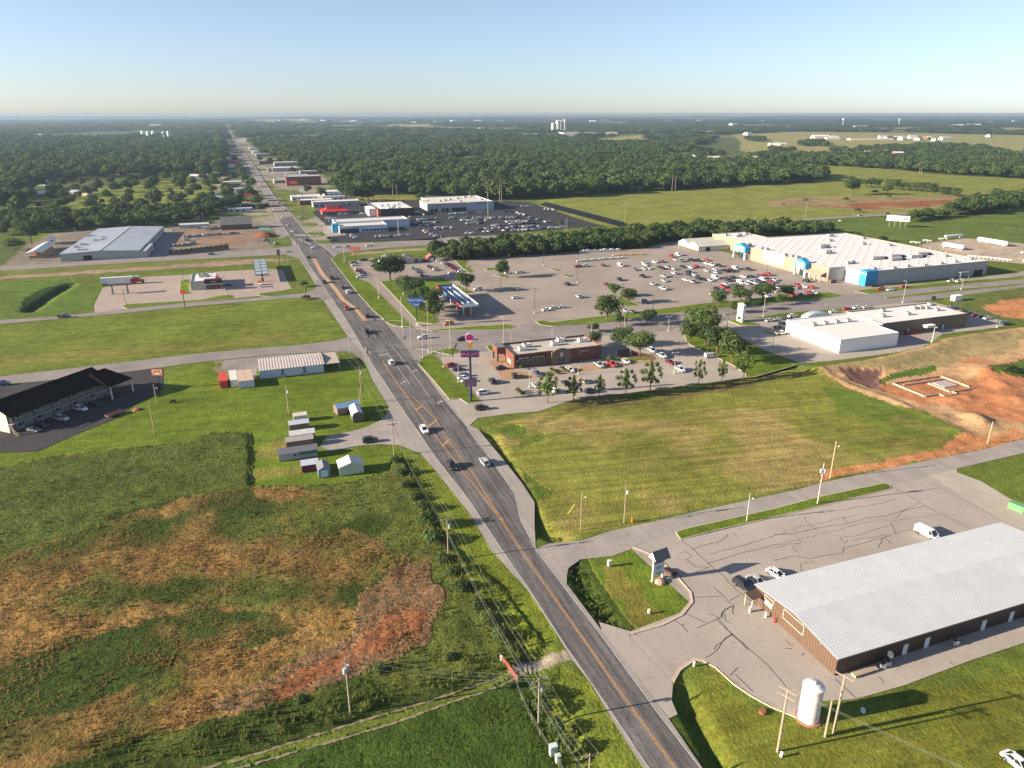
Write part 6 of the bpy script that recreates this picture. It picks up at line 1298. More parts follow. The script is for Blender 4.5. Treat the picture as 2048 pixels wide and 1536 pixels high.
# ice cream cone sign
x_, y_ = G(942,803); T_ = thing('cone_sign', 'very tall dark blue mast carrying a giant pink ice cream cone sign', 'sign', (x_, y_, .15), 0.0)
MN = mat('navy_painted_mast', (.025,.03,.085), .5)
MB().cyl((0,0,0),(0,0,17.4),.42,.36,n=14).build('mast', MN, T_)
c_ = MB(); n_ = 22; rim = [(1.42*math.sin(2*math.pi*k_/n_), 21.6+1.5*math.cos(2*math.pi*k_/n_)) for k_ in range(n_)]
c_.add([(x,-.30,zz) for x, zz in rim]+[(x,.30,zz) for x, zz in rim],[tuple(range(n_)),tuple(range(2*n_-1,n_-1,-1))]+[(k_,k_+n_,(k_+1)%n_+n_,(k_+1)%n_) for k_ in range(n_)])
sc = c_.build('scoop_backing', mat('pale_sign_edge',(.45,.48,.60),.5), T_)
rim2 = [(1.18*math.sin(2*math.pi*k_/n_), 21.6+1.26*math.cos(2*math.pi*k_/n_)) for k_ in range(n_)]; c_ = MB(); c_.add([(x,-.34,zz) for x, zz in rim2],[tuple(range(n_))]); c_.build('scoop', mat('raspberry_pink',(.30,.008,.12),.5), sc)
c_ = MB(); c_.add([(-1.25,-.31,20.6),(1.25,-.31,20.6),(.3,-.31,17.5),(-.3,-.31,17.5),(-1.25,.31,20.6),(1.25,.31,20.6),(.3,.31,17.5),(-.3,.31,17.5)],[(3,2,1,0),(4,5,6,7),(0,4,7,3),(1,2,6,5),(0,1,5,4)]); cn_ = c_.build('cone', stripe_mat('waffle_cone',(.36,.20,.07),(.26,.12,.05),.3,'z'), T_)
c_ = MB(); c_.add([(-1.3,-.345,20.75),(1.3,-.345,20.75),(0,-.345,19.7)],[(0,2,1)]); c_.build('paper_collar', mat('cream_collar',(.52,.46,.38),.6), cn_)
nb_ = MB().box(-2.95,2.95,-.55,.55,15.2,17.2).build('name_board', MN, T_); text_part('lettering', "BRAUM'S", 1.5, mat('pink_outline_letters',(.48,.10,.25),.5), nb_, (0,-.6,16.15), FRONT, ext=.05)
mbd = MB().box(-1.9,1.9,-.4,.4,5.2,7.6).build('message_board', mat('dark_message_face',(.05,.04,.07),.4), T_); mb = MB(); [mb.box(-1.5,1.3,-.43,-.4,5.7+.5*k_,5.85+.5*k_) for k_ in range(4)]; mb.build('lettering', mat('dim_purple_text',(.16,.08,.14),.5), mbd)
# 7 -- fuel canopy of the store
x_, y_ = G(925,634); T_ = thing('fuel_canopy', 'long blue and red edged petrol canopy tilting over four pump islands', 'canopy', (x_, y_, 0), E20)
dk = MB(); zt = 4.9
dk.box(-1,7.4,-1,42.6,zt,zt+.3); deck = dk.build('deck', mat('blue_grey_deck',(.09,.14,.24),.6,var=.15), T_)
for nm, bx, m_ in (('red_fascia',(-1.15,-1.0,-1,8,zt-.1,zt+.95),M_REDR),('blue_fascia',(-1.15,-1.0,8,30,zt-.1,zt+.95),mat('azure_fascia',(.05,.20,.55),.5)),('red_fascia',(-1.15,-1.0,30,42.6,zt-.1,zt+.95),M_REDR),('white_fascia',(-1.15,7.55,-1.15,-1.0,zt-.1,zt+.95),M_WHITEW),('white_fascia',(7.4,7.55,-1,42.6,zt-.1,zt+.95),M_WHITEW),('blue_fascia',(-1.15,7.55,42.6,42.75,zt-.1,zt+.95),M_DBLUE)): part_box(nm, T_, m_, *bx)
for xx in (1.6, 4.4): part_box('roof_beam', T_, M_WHITEW, xx, xx+.22, 4, 38, zt+.3, zt+.6)
for yy in (3, 14, 25, 36):
    for xx in (1.4, 5.0): part_box('column', T_, M_WHITEW, xx-.2, xx+.2, yy-.2, yy+.2, 0, zt)
    part_box('pump', T_, M_REDR, 2.6, 3.8, yy-.4, yy+.4, .15, 2.0)
# blue name sign
x_, y_ = G(*z('G',[(893,880)])[0]); T_ = thing('pole_sign', 'blue two tier name sign on a pole in front of the tree grove', 'sign', (x_, y_, .1), 0.0)
MB().cyl((0,0,0),(0,0,9.2),.22,n=10).build('pole', M_TRIM, T_); MB().box(-.6,.6,-.6,.6,0,1.4).build('base', M_CREAM, T_)
b1 = part_box('upper_board', T_, M_DBLUE, -3.6, 3.6, -.3, .3, 10.6, 12.7); b2 = part_box('lower_board', T_, M_DBLUE, -1.7, 1.7, -.3, .3, 8.8, 10.6)
text_part('lettering', 'Walmart', 1.7, mat('pale_blue_letters',(.50,.62,.80),.5), b1, (-.5,-.35,11.6), FRONT); text_part('lettering', 'Fuel', 1.4, mat('pale_blue_letters',(.50,.62,.80),.5), b2, (0,-.35,9.7), FRONT)
for k_ in range(6):
    a_ = math.pi*k_/3; MB().box(2.85+.3*math.cos(a_)-.07,2.85+.3*math.cos(a_)+.07,-.36,-.3,11.65+.3*math.sin(a_)-.07,11.65+.3*math.sin(a_)+.07).build('spark_mark', mat('yellow_letters',(.7,.6,.12),.5), b1)
# 8 -- used car office with two hipped roofs and red shed
x_, y_ = G(*z('B',[(1000,1245)])[0]); T_ = thing('car_sales_office', 'pale office with two grey pyramid roofs behind the large dark tree', 'building', (x_, y_, 0), E20)
for k_, (x0, x1, y0, y1) in enumerate(((0,8.5,0,11),(12,21,0,9))):
    MB().box(x0,x1,y0,y1,0,3.1).build('wall', M_WHITEW if k_ == 0 else M_GREYW, T_)
    xm, o_ = (x0+x1)/2, .5; mb = MB(); mb.add([(x0-o_,y0-o_,3.05),(x1+o_,y0-o_,3.05),(x1+o_,y1+o_,3.05),(x0-o_,y1+o_,3.05),(xm,y0+4,5.6),(xm,y1-4,5.6)],[(0,1,4),(1,2,5,4),(2,3,5),(3,0,4,5),(3,2,1,0)]); mb.build('roof', M_SHINGLE, T_)
MB().box(8.55,11.95,1.5,8,0,2.8).build('link', M_WHITEW, T_)
x_, y_ = G(*z('B',[(1375,1215)])[0]); T_ = thing('red_shed', 'small brick red barn shed at the end of the used car row', 'shed', (x_, y_, 0), E20)
MB().house(0,5.2,0,6,2.6,4.2,'y').build('wall', M_BRICK, T_); MB().gable(0,5.2,0,6,2.6,4.2,over=.2,th=.1,axis='y').build('roof', mat('red_brown_roof',(.36,.12,.08),.8), T_); part_box('door', T_, mat('pale_blue_door',(.45,.55,.65),.5), 1.2, 4.0, -.06, -.01, 0, 2.3)
# 9 -- fast fuel shop on the left
x_, y_ = G(383,581); T_ = thing('fuel_shop', 'small flat roofed shop with dark canopy and red tower between the two fuel islands', 'shop', (x_, y_, 0), E20)
w_, r_ = flatroof(T_, [(0,0),(12.5,0),(12.5,22),(0,22)], 4.3, mat('pale_grey_panel',(.40,.40,.40),.8,var=.05), M_ROOFW, .5)
part_box('cream_side', T_, M_CREAM, -.12, 0, 0, 22, -.1, 4.8)
fa = part_box('dark_fascia', T_, mat('charcoal_fascia',(.03,.022,.025),.5), 7.0, 15.8, -4.0, -.05, 3.6, 5.8); part_box('canopy_underside', T_, M_WHITEW, 6.9, 15.9, -4.05, -.04, 3.3, 3.58)
for xx in (7.2, 15.4): part_box('canopy_post', T_, M_GREYW, xx, xx+.3, -3.9, -3.6, 0, 3.3)
mb = MB().cyl((11.6,-4.0,4.7),(11.6,-4.06,4.7),1.0,n=20); 
for i_, v_ in enumerate(mb.v): mb.v[i_] = (11.6+(v_[0]-11.6)*1.7, v_[1], v_[2])
mb.build('oval_emblem', mat('burgundy_oval',(.20,.02,.06),.5), fa); text_part('lettering', "Casey's", .8, M_WHITEW, fa, (11.6,-4.1,4.7), FRONT, ext=.02)
part_box('red_tower', T_, M_REDR, 12.55, 14.2, 3, 9, 0, 5.6); part_box('glass_front', T_, M_WIN, 7.4, 12.3, -.04, -.01, 0, 3.0)
for x_, y_ in ((4.5,16),(7,17),(5,12),(8,13)): hvac(T_, x_, y_, 4.3, 1.9, 1.7, 1.2)
x_, y_ = G(518,577); T_ = thing('fuel_canopy', 'long dark panelled petrol canopy pointing away on the concrete forecourt', 'canopy', (x_, y_, 0), E20)
mb = MB().box(-1,6.2,14,62,4.2,4.6); mb.build('deck', mat('dark_canopy_edge',(.06,.065,.075),.5), T_)
for i in range(2):
    for j in range(5): part_box('roof_panel', T_, mat('grey_blue_panel',(.30,.36,.40),.5), -.6+i*3.5, 2.5+i*3.5, 15+j*9.4, 22.6+j*9.4, 4.61, 4.72)
for yy in (16, 31, 46, 60): part_box('column', T_, M_TRIM, 2.4, 2.8, yy-.2, yy+.2, 0, 4.2); part_box('pump', T_, M_REDR, 2.0, 3.2, yy+1.2, yy+2.0, .1, 1.9)
for yy in (2, 8): part_box('ice_box', T_, M_WHITEW if yy == 2 else M_REDR, 0, 1.6, yy, yy+2.5, .05, 2.0)
x_, y_ = G(223,589); T_ = thing('diesel_canopy', 'narrow dark diesel canopy on two legs in front of the white lorry trailer', 'canopy', (x_, y_, 0), E20)
MB().box(-1.5,10.5,-1.0,2.0,4.6,5.2).build('deck', mat('dark_canopy_edge',(.06,.065,.075),.5), T_)
for xx in (.5, 7.6): part_box('leg', T_, M_TRIM, xx, xx+.5, .2, .8, 0, 4.6); part_box('pump', T_, M_GREYW, xx-.3, xx+.9, -.3, .1, .1, 1.9)
# 10 -- striped roof warehouse by the highway
x_, y_ = G(520,758.5); T_ = thing('metal_warehouse', 'long pale warehouse with brown and white striped roof above the lawn', 'warehouse', (x_, y_, 0), E20)
MB().house(0,22.2,0,13.8,3.1,4.0,'x').build('wall', mat('pale_blue_grey_siding',(.50,.56,.60),.7,var=.06), T_)
MB().gable(0,22.2,0,13.8,3.1,4.0,over=.3,th=.1).build('roof', stripe_mat('striped_roof',(.62,.58,.54),(.30,.23,.20),1.0,'x',duty=.5), T_)
MB().box(22.35,28.0,0,13.5,2.85,3.0).build('side_canopy', mat('tan_lean_to_roof',(.42,.36,.29),.8,var=.1), T_)
for xx in (27.7,): 
    for yy in (.2, 13.0): part_box('canopy_post', T_, M_STEEL, xx, xx+.2, yy, yy+.2, 0, 2.85)
for xx in (7.4, 15.0): part_box('recess', T_, mat('teal_recess',(.12,.22,.24),.7), xx, xx+.9, -.05, -.01, 0, 3.0); part_box('unit', T_, M_GREYW, xx-.2, xx+1.2, -.9, -.08, .02, .9)
for i, (kx, ky, col, lab, h_, L_) in enumerate(((248,497,(.58,.05,.04),'bright red shipping container left of the pale ones','r',9),(355,487,(.62,.60,.57),'grey white container second from the left beside the warehouse','g',11),(440,497,(.52,.38,.28),'tan topped container with blue white doors third from the left','t',12),(520,490,(.54,.40,.30),'tan topped container nearest the striped warehouse','t',12))):
    x_, y_ = G(*z('L',[(kx-35,ky)])[0]); T_ = thing('shipping_container', lab, 'container', (x_, y_, .03), math.radians(23), 'containers beside the striped warehouse')
    mt = mat('container_%s_paint' % ('red' if i == 0 else 'grey' if i == 1 else 'tan'), col, .7, var=.12, scale=2)
    MB().box(0,2.44,0,L_,.1,2.6).build('body', mt, T_); MB().box(0,2.44,-.04,-.002,.1,2.6).build('door', mt if i == 0 else mat('faded_blue_white_door',(.50,.56,.64),.7,var=.3,scale=3), T_)
# 11 -- motel
x_, y_ = G(28,868); T_ = thing('motel', 'long two storey motel with black roof and shaded balcony at the left edge', 'motel', (x_, y_, 0), math.radians(68.5))
mw = MB().house(0,34,1.6,14,5.6,8.2,'x').build('wall', [mat('cream_motel_wall',(.66,.60,.44),.85), mat('grey_siding_painted_shade',(.20,.19,.175),.85)], T_)  # balcony front: grey wall colour, darkened to stand in for its shade
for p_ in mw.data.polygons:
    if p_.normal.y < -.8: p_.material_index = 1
MB().gable(0,34,-.4,15.6,5.5,8.6,over=.5,th=.15).build('roof', M_BLACKROOF, T_)
mb = MB(); mb.add([(30,-4.5,4.6),(39.5,-4.5,4.6),(39.5,9,4.6),(30,9,4.6),(30.02,3,8.6),(35.5,3,8.6)],[(0,1,5,4),(1,2,5),(2,3,4,5),(3,0,4),(3,2,1,0)]); mb.build('porch_roof', M_BLACKROOF, T_)
for xx, yy in ((30.6,-4),(38.8,-4),(38.8,8)): part_box('porch_post', T_, M_CREAM, xx, xx+.35, yy, yy+.35, 0, 4.6)
MB().box(0,34,0,1.58,2.7,2.85).build('balcony_floor', M_GREYW, T_)
for i in range(11): part_box('balcony_post', T_, M_GREYW, .1+i*3.05, .2+i*3.05, .02, .12, 0, 5.5)
mb = MB(); mb.box(0,34,.02,.08,3.75,3.85); mb.box(0,34,.02,.08,3.0,3.08); [mb.box(.1+k_*.5,.15+k_*.5,.03,.07,3.05,3.78) for k_ in range(67)]; mb.build('railing', mat('grey_rail',(.20,.20,.19),.6), T_)
for i in range(5):
    for zz in (0, 2.85):
        d = part_box('door', T_, mat('brown_door',(.12,.09,.08),.6), 1.2+i*6.1, 2.2+i*6.1, 1.54, 1.59, zz+.05, zz+2.1)
        f_ = part_box('window', T_, M_WIN, 2.9+i*6.1, 4.6+i*6.1, 1.55, 1.59, zz+.9, zz+2.1); MB().box(2.85+i*6.1,4.65+i*6.1,1.50,1.56,zz+.75,zz+.9).build('sill', M_CREAM, f_)
st = MB(); [st.box(-.9,.0,-2.4+k_*.35,-2.05+k_*.35,k_*.33+.05,k_*.33+.12) for k_ in range(8)]; st.build('end_stair', mat('pale_timber',(.50,.36,.20),.9), T_)
x_, y_ = G(*z('K',[(1640,500)])[0]); T_ = thing('pole_sign', 'orange and cream motel sign on a dark pole by the side street', 'sign', (x_, y_, .03), 0.0)
MB().cyl((0,0,0),(0,0,5.2),.12,n=8).build('pole', M_TRIM, T_); b1 = part_box('board', T_, mat('brick_orange_face',(.60,.20,.10),.6), -1.8, 1.8, -.15, .15, 4.9, 7.0)
part_box('cream_band', b1, mat('cream_sign_band',(.70,.55,.35),.6), -1.65, 1.65, -.18, -.15, 6.0, 6.75); text_part('lettering', 'MOTEL', .75, M_REDR, b1, (0,-.2,6.38), FRONT, ext=.02)
part_box('lower_band', b1, mat('cream_sign_band',(.70,.55,.35),.6), -.9, .9, -.18, -.15, 5.15, 5.7)
# 12 -- garden sheds for sale
def shed(kx, ky, L_, W_, h0, h1, rot, wall, roof, lab, axis='x', door=True, barn=False, k='L'):
    x_, y_ = G(*z(k,[(kx,ky)])[0]); t = thing('garden_shed', lab, 'shed', (x_, y_, .12), math.radians(rot), 'portable sheds for sale on the lawn')
    MB().house(0,L_,0,W_,h0,h1-.02,axis).build('wall', wall, t)
    if barn:
        mb = MB(); xm = L_/2; pr = [(-.1,h0-.1),(.25,h0+.75),(xm,h1),(L_-.25,h0+.75),(L_+.1,h0-.1)]
        for (xa,za),(xb,zb) in zip(pr[:-1], pr[1:]): mb.add([(xa,-.1,za),(xb,-.1,zb),(xb,W_+.1,zb),(xa,W_+.1,za),(xa,-.1,za+.08),(xb,-.1,zb+.08),(xb,W_+.1,zb+.08),(xa,W_+.1,za+.08)],[(4,5,6,7),(0,3,2,1),(0,1,5,4),(3,7,6,2)])
        mb.build('roof', roof, t)
        MB().add([(0,-.001,h0),(L_,-.001,h0),(L_-.3,-.001,h0+.7),(xm,-.001,h1-.05),(.3,-.001,h0+.7)],[(0,1,2,3,4)]).build('gable_panel', wall, t)
    else: MB().gable(0,L_,0,W_,h0,h1,over=.18,th=.07,axis=axis).build('roof', roof, t)
    if door: 
        if axis == 'x': part_box('door', t, M_DARK if door == 'd' else M_DOOR, L_, L_+.04, W_*.25, W_*.75, .05, h0-.2)
        else: part_box('door', t, M_DARK if door == 'd' else M_DOOR, L_*.2, L_*.8, -.04, -.002, .05, h0-.2)
    return t
R_ = lambda n, c: mat(n, c, .6, var=.08)
shed(1412,778,7.2,3.6,2.3,3.1,33,R_('brown_shed_siding',(.20,.14,.12)),R_('blue_metal_roof',(.20,.33,.55)),'blue roofed shed standing askew beside the barn shaped one')
for p_ in [COL.objects['garden_shed']]: pass
shed(1567,848,3.3,7.2,2.0,3.3,20,R_('dark_brown_siding',(.12,.10,.10)),R_('shiny_white_roof',(.66,.68,.72)),'barn shaped shed with shiny white roof near the highway','y',False,True)
shed(920,945,5.6,3.0,2.2,2.9,20,R_('brown_shed_siding',(.20,.14,.12)),R_('pale_blue_grey_roof',(.52,.54,.60)),'brown sided shed with pale roof, second from the top of the line',door=False)
shed(962,845,3.9,2.4,1.9,2.5,20,R_('white_shed_siding',(.6,.6,.6)),R_('cream_shed_roof',(.66,.60,.48)),'small cream roofed shed at the top of the line',door=False)
shed(930,1060,6.8,3.0,2.3,3.1,20,R_('black_shed_siding',(.04,.035,.035)),R_('cream_white_roof',(.62,.60,.58)),'shed with broad off white roof in the middle of the line',door=False)
shed(888,1120,7.4,2.8,2.1,2.9,20,R_('brown_shed_siding',(.20,.14,.12)),R_('taupe_roof',(.42,.38,.35)),'taupe roofed shed right behind the longest grey one',door=False)
t = shed(812,1250,10.2,3.4,2.1,3.0,20,R_('light_grey_siding',(.36,.37,.40)),R_('slate_roof',(.17,.17,.20)),'longest shed, slate roof and grey wall with one white framed window',door=False)
f_ = part_box('window', t, M_WIN, 3.9, 4.6, -.05, -.001, .9, 1.6); MB().box(3.8,4.7,-.07,-.051,.82,.9).build('frame', M_WHITEW, f_); part_box('green_panel', t, R_('teal_panel',(.05,.17,.15)), 5.2, 10.1, -.05, -.001, 1.0, 2.1)
shed(1048,1362,4.2,3.2,2.0,2.8,20,R_('dark_red_siding',(.10,.02,.03)),R_('pale_lavender_roof',(.56,.57,.66)),'open dark red shed with pale metal roof and white corner posts',door=False)
shed(1218,1418,2.9,4.4,2.1,3.0,20,R_('teal_blue_siding',(.18,.30,.34)),R_('slate_roof',(.17,.17,.20)),'narrow teal shed with steep slate roof facing the weeds','y')
shed(1433,1400,6.2,4.6,2.4,3.4,20,R_('pale_sage_siding',(.45,.50,.42)),R_('bright_tan_roof',(.62,.58,.50)),'separate sage green shed with bright tan roof at the right end','y',False)
# 13 -- left yard: wood yard hall, open sheds, stores
x_, y_ = G(122,523); T_ = thing('warehouse_hall', 'huge blue grey roofed hall on the left beside the cross highway', 'warehouse', (x_, y_, 0), math.radians(17))
MB().house(0,46,0,112,4.6,5.6,'y').build('wall', mat('grey_green_panel_wall',(.34,.37,.34),.8), T_)
rf = MB().gable(0,46,0,112,4.6,5.6,over=.3,th=.15,axis='y').build('roof', mat('aged_blue_grey_roof',(.30,.34,.40),.6,var=.14,scale=.08), T_)
MB().box(22.4,23.6,0,112,5.62,5.95).build('ridge_vent', M_HVAC, T_)
for x_, y_ in ((10,8),(13,8),(5,22),(8,30),(6,33),(11,48),(15,50),(14,60)): hvac(T_, x_, y_, 4.95, 2.2, 2.2, 1.1)
part_box('loading_door', T_, M_DARK, 13, 18, -.08, -.01, 0, 3); part_box('annex', T_, M_GREYW, 46.1, 50, 0, 30, 0, 4.2)
for k_, (kx, ky, L_, W_, lab, m_) in enumerate(((215,1190,9,42,'open lumber shed with grey roof left of the huge hall',M_ROOFWM),(350,1080,5,12,'small pale pitched shed behind the open lumber shed',M_WHITEW))):
    x_, y_ = G(*z('A',[(kx,ky)])[0]); t = thing('lumber_shed', lab, 'shed', (x_, y_, 0), math.radians(17 if k_ else 19))
    MB().gable(0,L_,0,W_,3.4,4.6,over=.3,th=.12,axis='y').build('roof', m_, t)
    for xx in (.2, L_-.4):
        for yy in np.linspace(.2, W_-.4, 5 if k_ == 0 else 2): part_box('post', t, M_WOOD, xx, xx+.2, yy, yy+.2, 0, 3.4)
    mb = MB()
    for j in range(6 if k_ == 0 else 2): mb.box(1.2,L_-1.5,1+j*6,5.2+j*6,.05,1.6+(j%3)*.4)
    mb.build('stacked_timber', mat('sawn_timber',(.38,.22,.13),.9,var=.25), t)
def simple(k, kx, ky, L_, W_, h_, rot, wall, roof, lab, name='shop_building', cat='shop', hp=None, group=None, axis='x', win=True):
    x_, y_ = G(*z(k,[(kx,ky)])[0]); t = thing(name, lab, cat, (x_, y_, -.02 if math.hypot(x_,y_) < 880 else -.55), math.radians(rot), group)
    if hp: MB().house(0,L_,0,W_,h_,hp,axis).build('wall', wall, t); MB().gable(0,L_,0,W_,h_,hp,over=.4,th=.15,axis=axis).build('roof', roof, t)
    else: flatroof(t, [(0,0),(L_,0),(L_,W_),(0,W_)], h_, wall, roof, .4)
    if win:
        for i in range(max(1, int(L_/6))): MB().box(1.5+i*5.5,min(L_-.5,4.2+i*5.5),-.05,-.01,.9,min(2.6,h_-.5)).build('window', M_WIN, t)
    return t
simple('A',1770,960,24,14,4,20,mat('brown_siding',(.12,.09,.07)),M_SHINGLE,'dark steep roofed hall at the right end of the left yard',hp=9,name='hall_building',cat='building',win=False)
simple('A',1440,945,22,5,2.6,18,M_STEEL,mat('translucent_tunnel',(.55,.58,.55)),'long low pale tunnel store behind the yard trucks',name='storage_tunnel',cat='shed',hp=3.4,win=False)
simple('A',1825,825,22,8,3.6,20,M_ROOFWM,M_ROOFW,'pale box building at the wood edge above the left yard',name='storage_building',cat='building')
simple('A',1935,785,26,8,3.2,20,M_TRIM,M_ROOFWM,'low blue grey roofed stores beside the upper highway',name='storage_building',cat='building')
simple('A',1690,530,34,14,5,20,M_TRIM,M_ROOFW,'white roofed building among trees left of the highway bend',name='storage_building',cat='building')
simple('A',1775,430,30,14,5,20,M_REDR,M_ROOFW,'red and white shop left of the far highway',cat='shop'); simple('A',1340,890,26,8,3,18,M_GREYW,M_ROOFWM,'faint grey shed under the trees behind the yard',name='storage_building',cat='shed')
# dealership buildings
x_, y_ = G(690,467); T_ = thing('dealership_building', 'white dealership hall with blue corner tower and a row of dark windows', 'dealership', (x_, y_, 0), E20)
w_, r_ = flatroof(T_, [(-4,0),(33.5,0),(33.5,20),(56,20),(56,46),(-4,46)], 5.0, mat('pale_blue_wall',(.50,.57,.64),.6,var=.04), mat('warm_white_roof',(.58,.55,.50),.8,var=.08,scale=.3), .5)
part_box('blue_tower', T_, mat('teal_blue_tower',(.04,.26,.42),.4), -8.5, -4.05, 6, 14, 0, 6.5); MB().box(17,33.4,-.15,-.02,3.2,3.9).build('fascia', M_WHITEW, T_)
part_box('glass_showroom', T_, M_WIN, -3.5, 11, -.12, -.02, .2, 3.6)
for i in range(7): part_box('window', T_, M_WIN, 13.5+i*2.9, 15.6+i*2.9, -.08, -.02, .9, 2.5)
part_box('roof_step', T_, mat('pale_blue_wall',(.50,.57,.64),.6), -3.6, 55.6, 20, 20.5, 5.0, 6.4)
x_, y_ = G(757,434); T_ = thing('dealership_building', 'charcoal dealership hall with orange corner and white roof equipment', 'dealership', (x_, y_, 0), E20)
w_, r_ = flatroof(T_, [(0,0),(33,0),(33,60),(0,60)], 6.3, mat('charcoal_wall',(.04,.04,.045),.6), M_ROOFW, .7)
part_box('orange_corner', T_, mat('copper_orange_panel',(.42,.14,.05),.6), -.4, 2.6, -.4, 6, 0, 6.2); part_box('white_entry', T_, M_WHITEW, -7, -.5, 8, 30, 0, 6.6); part_box('glass_showroom', T_, M_WIN, 3, 17, -.1, -.02, .3, 3.4)
for x_, y_ in ((12,8),(16,10),(20,6),(8,24),(14,28),(20,26),(26,36)): hvac(T_, x_, y_, 6.3, 3, 2.5, 1.8, M_WHITEW)
x_, y_ = G(855,425); T_ = thing('dealership_building', 'large pale grey dealership with long bright roof beside the wood', 'dealership', (x_, y_, 0), math.radians(20))
w_, r_ = flatroof(T_, [(0,0),(66,0),(66,60),(8,60),(8,30),(0,30)], 7.4, M_GREYW, mat('warm_white_roof',(.58,.55,.50),.8), .6)
part_box('cream_side', T_, M_CREAM, -.15, 0, 0, 30, 0, 8.0); part_box('wing', T_, M_ROOFWM, 40, 66.3, -.6, -.02, 0, 8.2); text_part('lettering', 'SERVICE', 3.0, M_DBLUE, T_, (54,-.75,6.6), FRONT)
for xx in (3,7,14,18): part_box('garage_door', T_, M_DARK, xx, xx+3, -.1, -.02, 0, 3.2)
part_box('glass_showroom', T_, M_WIN, 24, 38, -.1, -.02, 0, 3.4)
for x_, y_ in ((18,20),(24,24),(30,28),(40,36),(50,44),(58,50),(36,12),(60,20)): hvac(T_, x_, y_, 7.4, 2.5, 2.5, 1.5)
# diner with red roof
x_, y_ = G(645,430); T_ = thing('diner', 'diner with bright red hipped roof behind the dealership car rows', 'restaurant', (x_, y_, 0), math.radians(20))
MB().box(0,24,0,18,0,3.2).build('wall', M_BRICKD, T_); mb = MB(); mb.add([(-1.5,-1.5,3.0),(25.5,-1.5,3.0),(25.5,19.5,3.0),(-1.5,19.5,3.0),(5,5,5.0),(19,5,5.0),(19,13,5.0),(5,13,5.0)],[(0,1,5,4),(1,2,6,5),(2,3,7,6),(3,0,4,7),(3,2,1,0)]); mb.build('roof', M_REDR, T_)
mn = MB().box(5,19,5,13,4.9,7.6).build('upper_roof', mat('dark_red_band',(.22,.02,.03),.6), T_); text_part('lettering', 'Pizza Hut', 2.3, M_WHITEW, mn, (11,4.9,6.3), FRONT); part_box('entrance_wall', T_, mat('orange_brick',(.5,.25,.15),.9), -.1, 0, 2, 8, 0, 3)  # entrance wall in a lighter, more orange brick
for k_, kx, ky, L_, W_, h_, wl_, rf_, lab in (('a',765,1215,34,18,4,M_BRICK,M_ROOFW,'dark red fronted building left of the diner'),('a',940,1250,46,16,5,M_GREYW,M_ROOFW,'long grey glass fronted building right behind the diner'),('a',665,1165,30,20,4,M_WHITEW,M_ROOFW,'white roofed building by the highway before the crossroads lawns'),('a',1080,1110,26,22,5,M_WHITEW,M_ROOFW,'white barn roof beside the round tree'),('a',1055,1165,30,12,4,M_WHITEW,M_ROOFWM,'pale grey workshop behind the diner'),
    ('a',600,965,44,26,11,M_BRICK,M_ROOFWM,'brown block building standing tall among distant parking lots'),('a',420,790,52,30,6,M_GREYW,M_ROOFW,'flat white roofed shop row in the distance beside the highway'),('a',440,715,54,26,6,M_GREYW,M_ROOFW,'second distant flat roofed shop behind the first row'),('a',120,515,60,30,7,M_WHITEW,M_ROOFW,'far white roofed building right of the narrow highway'),('a',165,560,44,24,6,M_WHITEW,M_ROOFW,'far pale building beside the narrow highway'),('a',250,690,24,18,5,M_BRICK,M_ROOFWM,'small brown shop beside the far highway')):
    simple(k_, kx, ky, L_, W_, h_, 20, wl_, rf_, lab)
# distant houses and sheds half buried in the woods
M_H = [M_WHITEW, M_CREAM, M_GREYW, M_BRICK]; M_HR = [M_ROOFW, M_ROOFWM, M_SHINGLE, M_ROOFW]
HP = [(590,318),(640,322),(668,312),(690,330),(720,338),(805,336),(845,338),(900,330),(930,322),(965,335),(1000,312),(580,300),(630,296),(700,300),(790,305),(860,300),(410,345),(350,335),(300,345),(240,350),(180,340),(120,350),(60,345),(380,320),(300,310),(220,315),(150,312),(80,315),(430,305),(360,295),(280,292),(45,395),(15,360),(1045,320),(1210,318),(735,328),(760,328),(770,322),(790,320),(920,347),(875,345),(1142,360),(1155,370),(1170,368),(1260,377),(1264,372),(1310,373),(1395,366),(1085,352),(1030,370),(1362,278),(1412,268),(1495,270),(1220,272),(1390,318),(1420,322),(1505,322),(1550,291),(1640,276),(1660,278),(1712,312),(1732,310),(1755,308),(1788,312),(1845,308),(1852,313),(1860,306),(1872,304),(1885,308),(1895,303),(1906,303),(1935,304),(2000,307),(1760,277),(1775,279),(1790,278),(1805,280),(1820,277),(1840,281),(1855,279),(1870,282),(1885,280),(1710,258),(1905,255),(1935,254),(1980,274),(560,242),(600,243),(640,244),(700,244),(760,246),(815,248),(870,246),(905,244),(960,258),(1000,246),(1180,245),(1215,243),(1270,247),(1330,246),(1400,244),(1465,251),(1530,244),(75,275),(130,276),(190,281),(270,282),(240,262),(360,275),(380,274),(420,265),(300,255),(380,357),(140,390),(60,370),(1980,247),(2030,246),(1850,246),(1760,243),(950,244),(1100,243)]
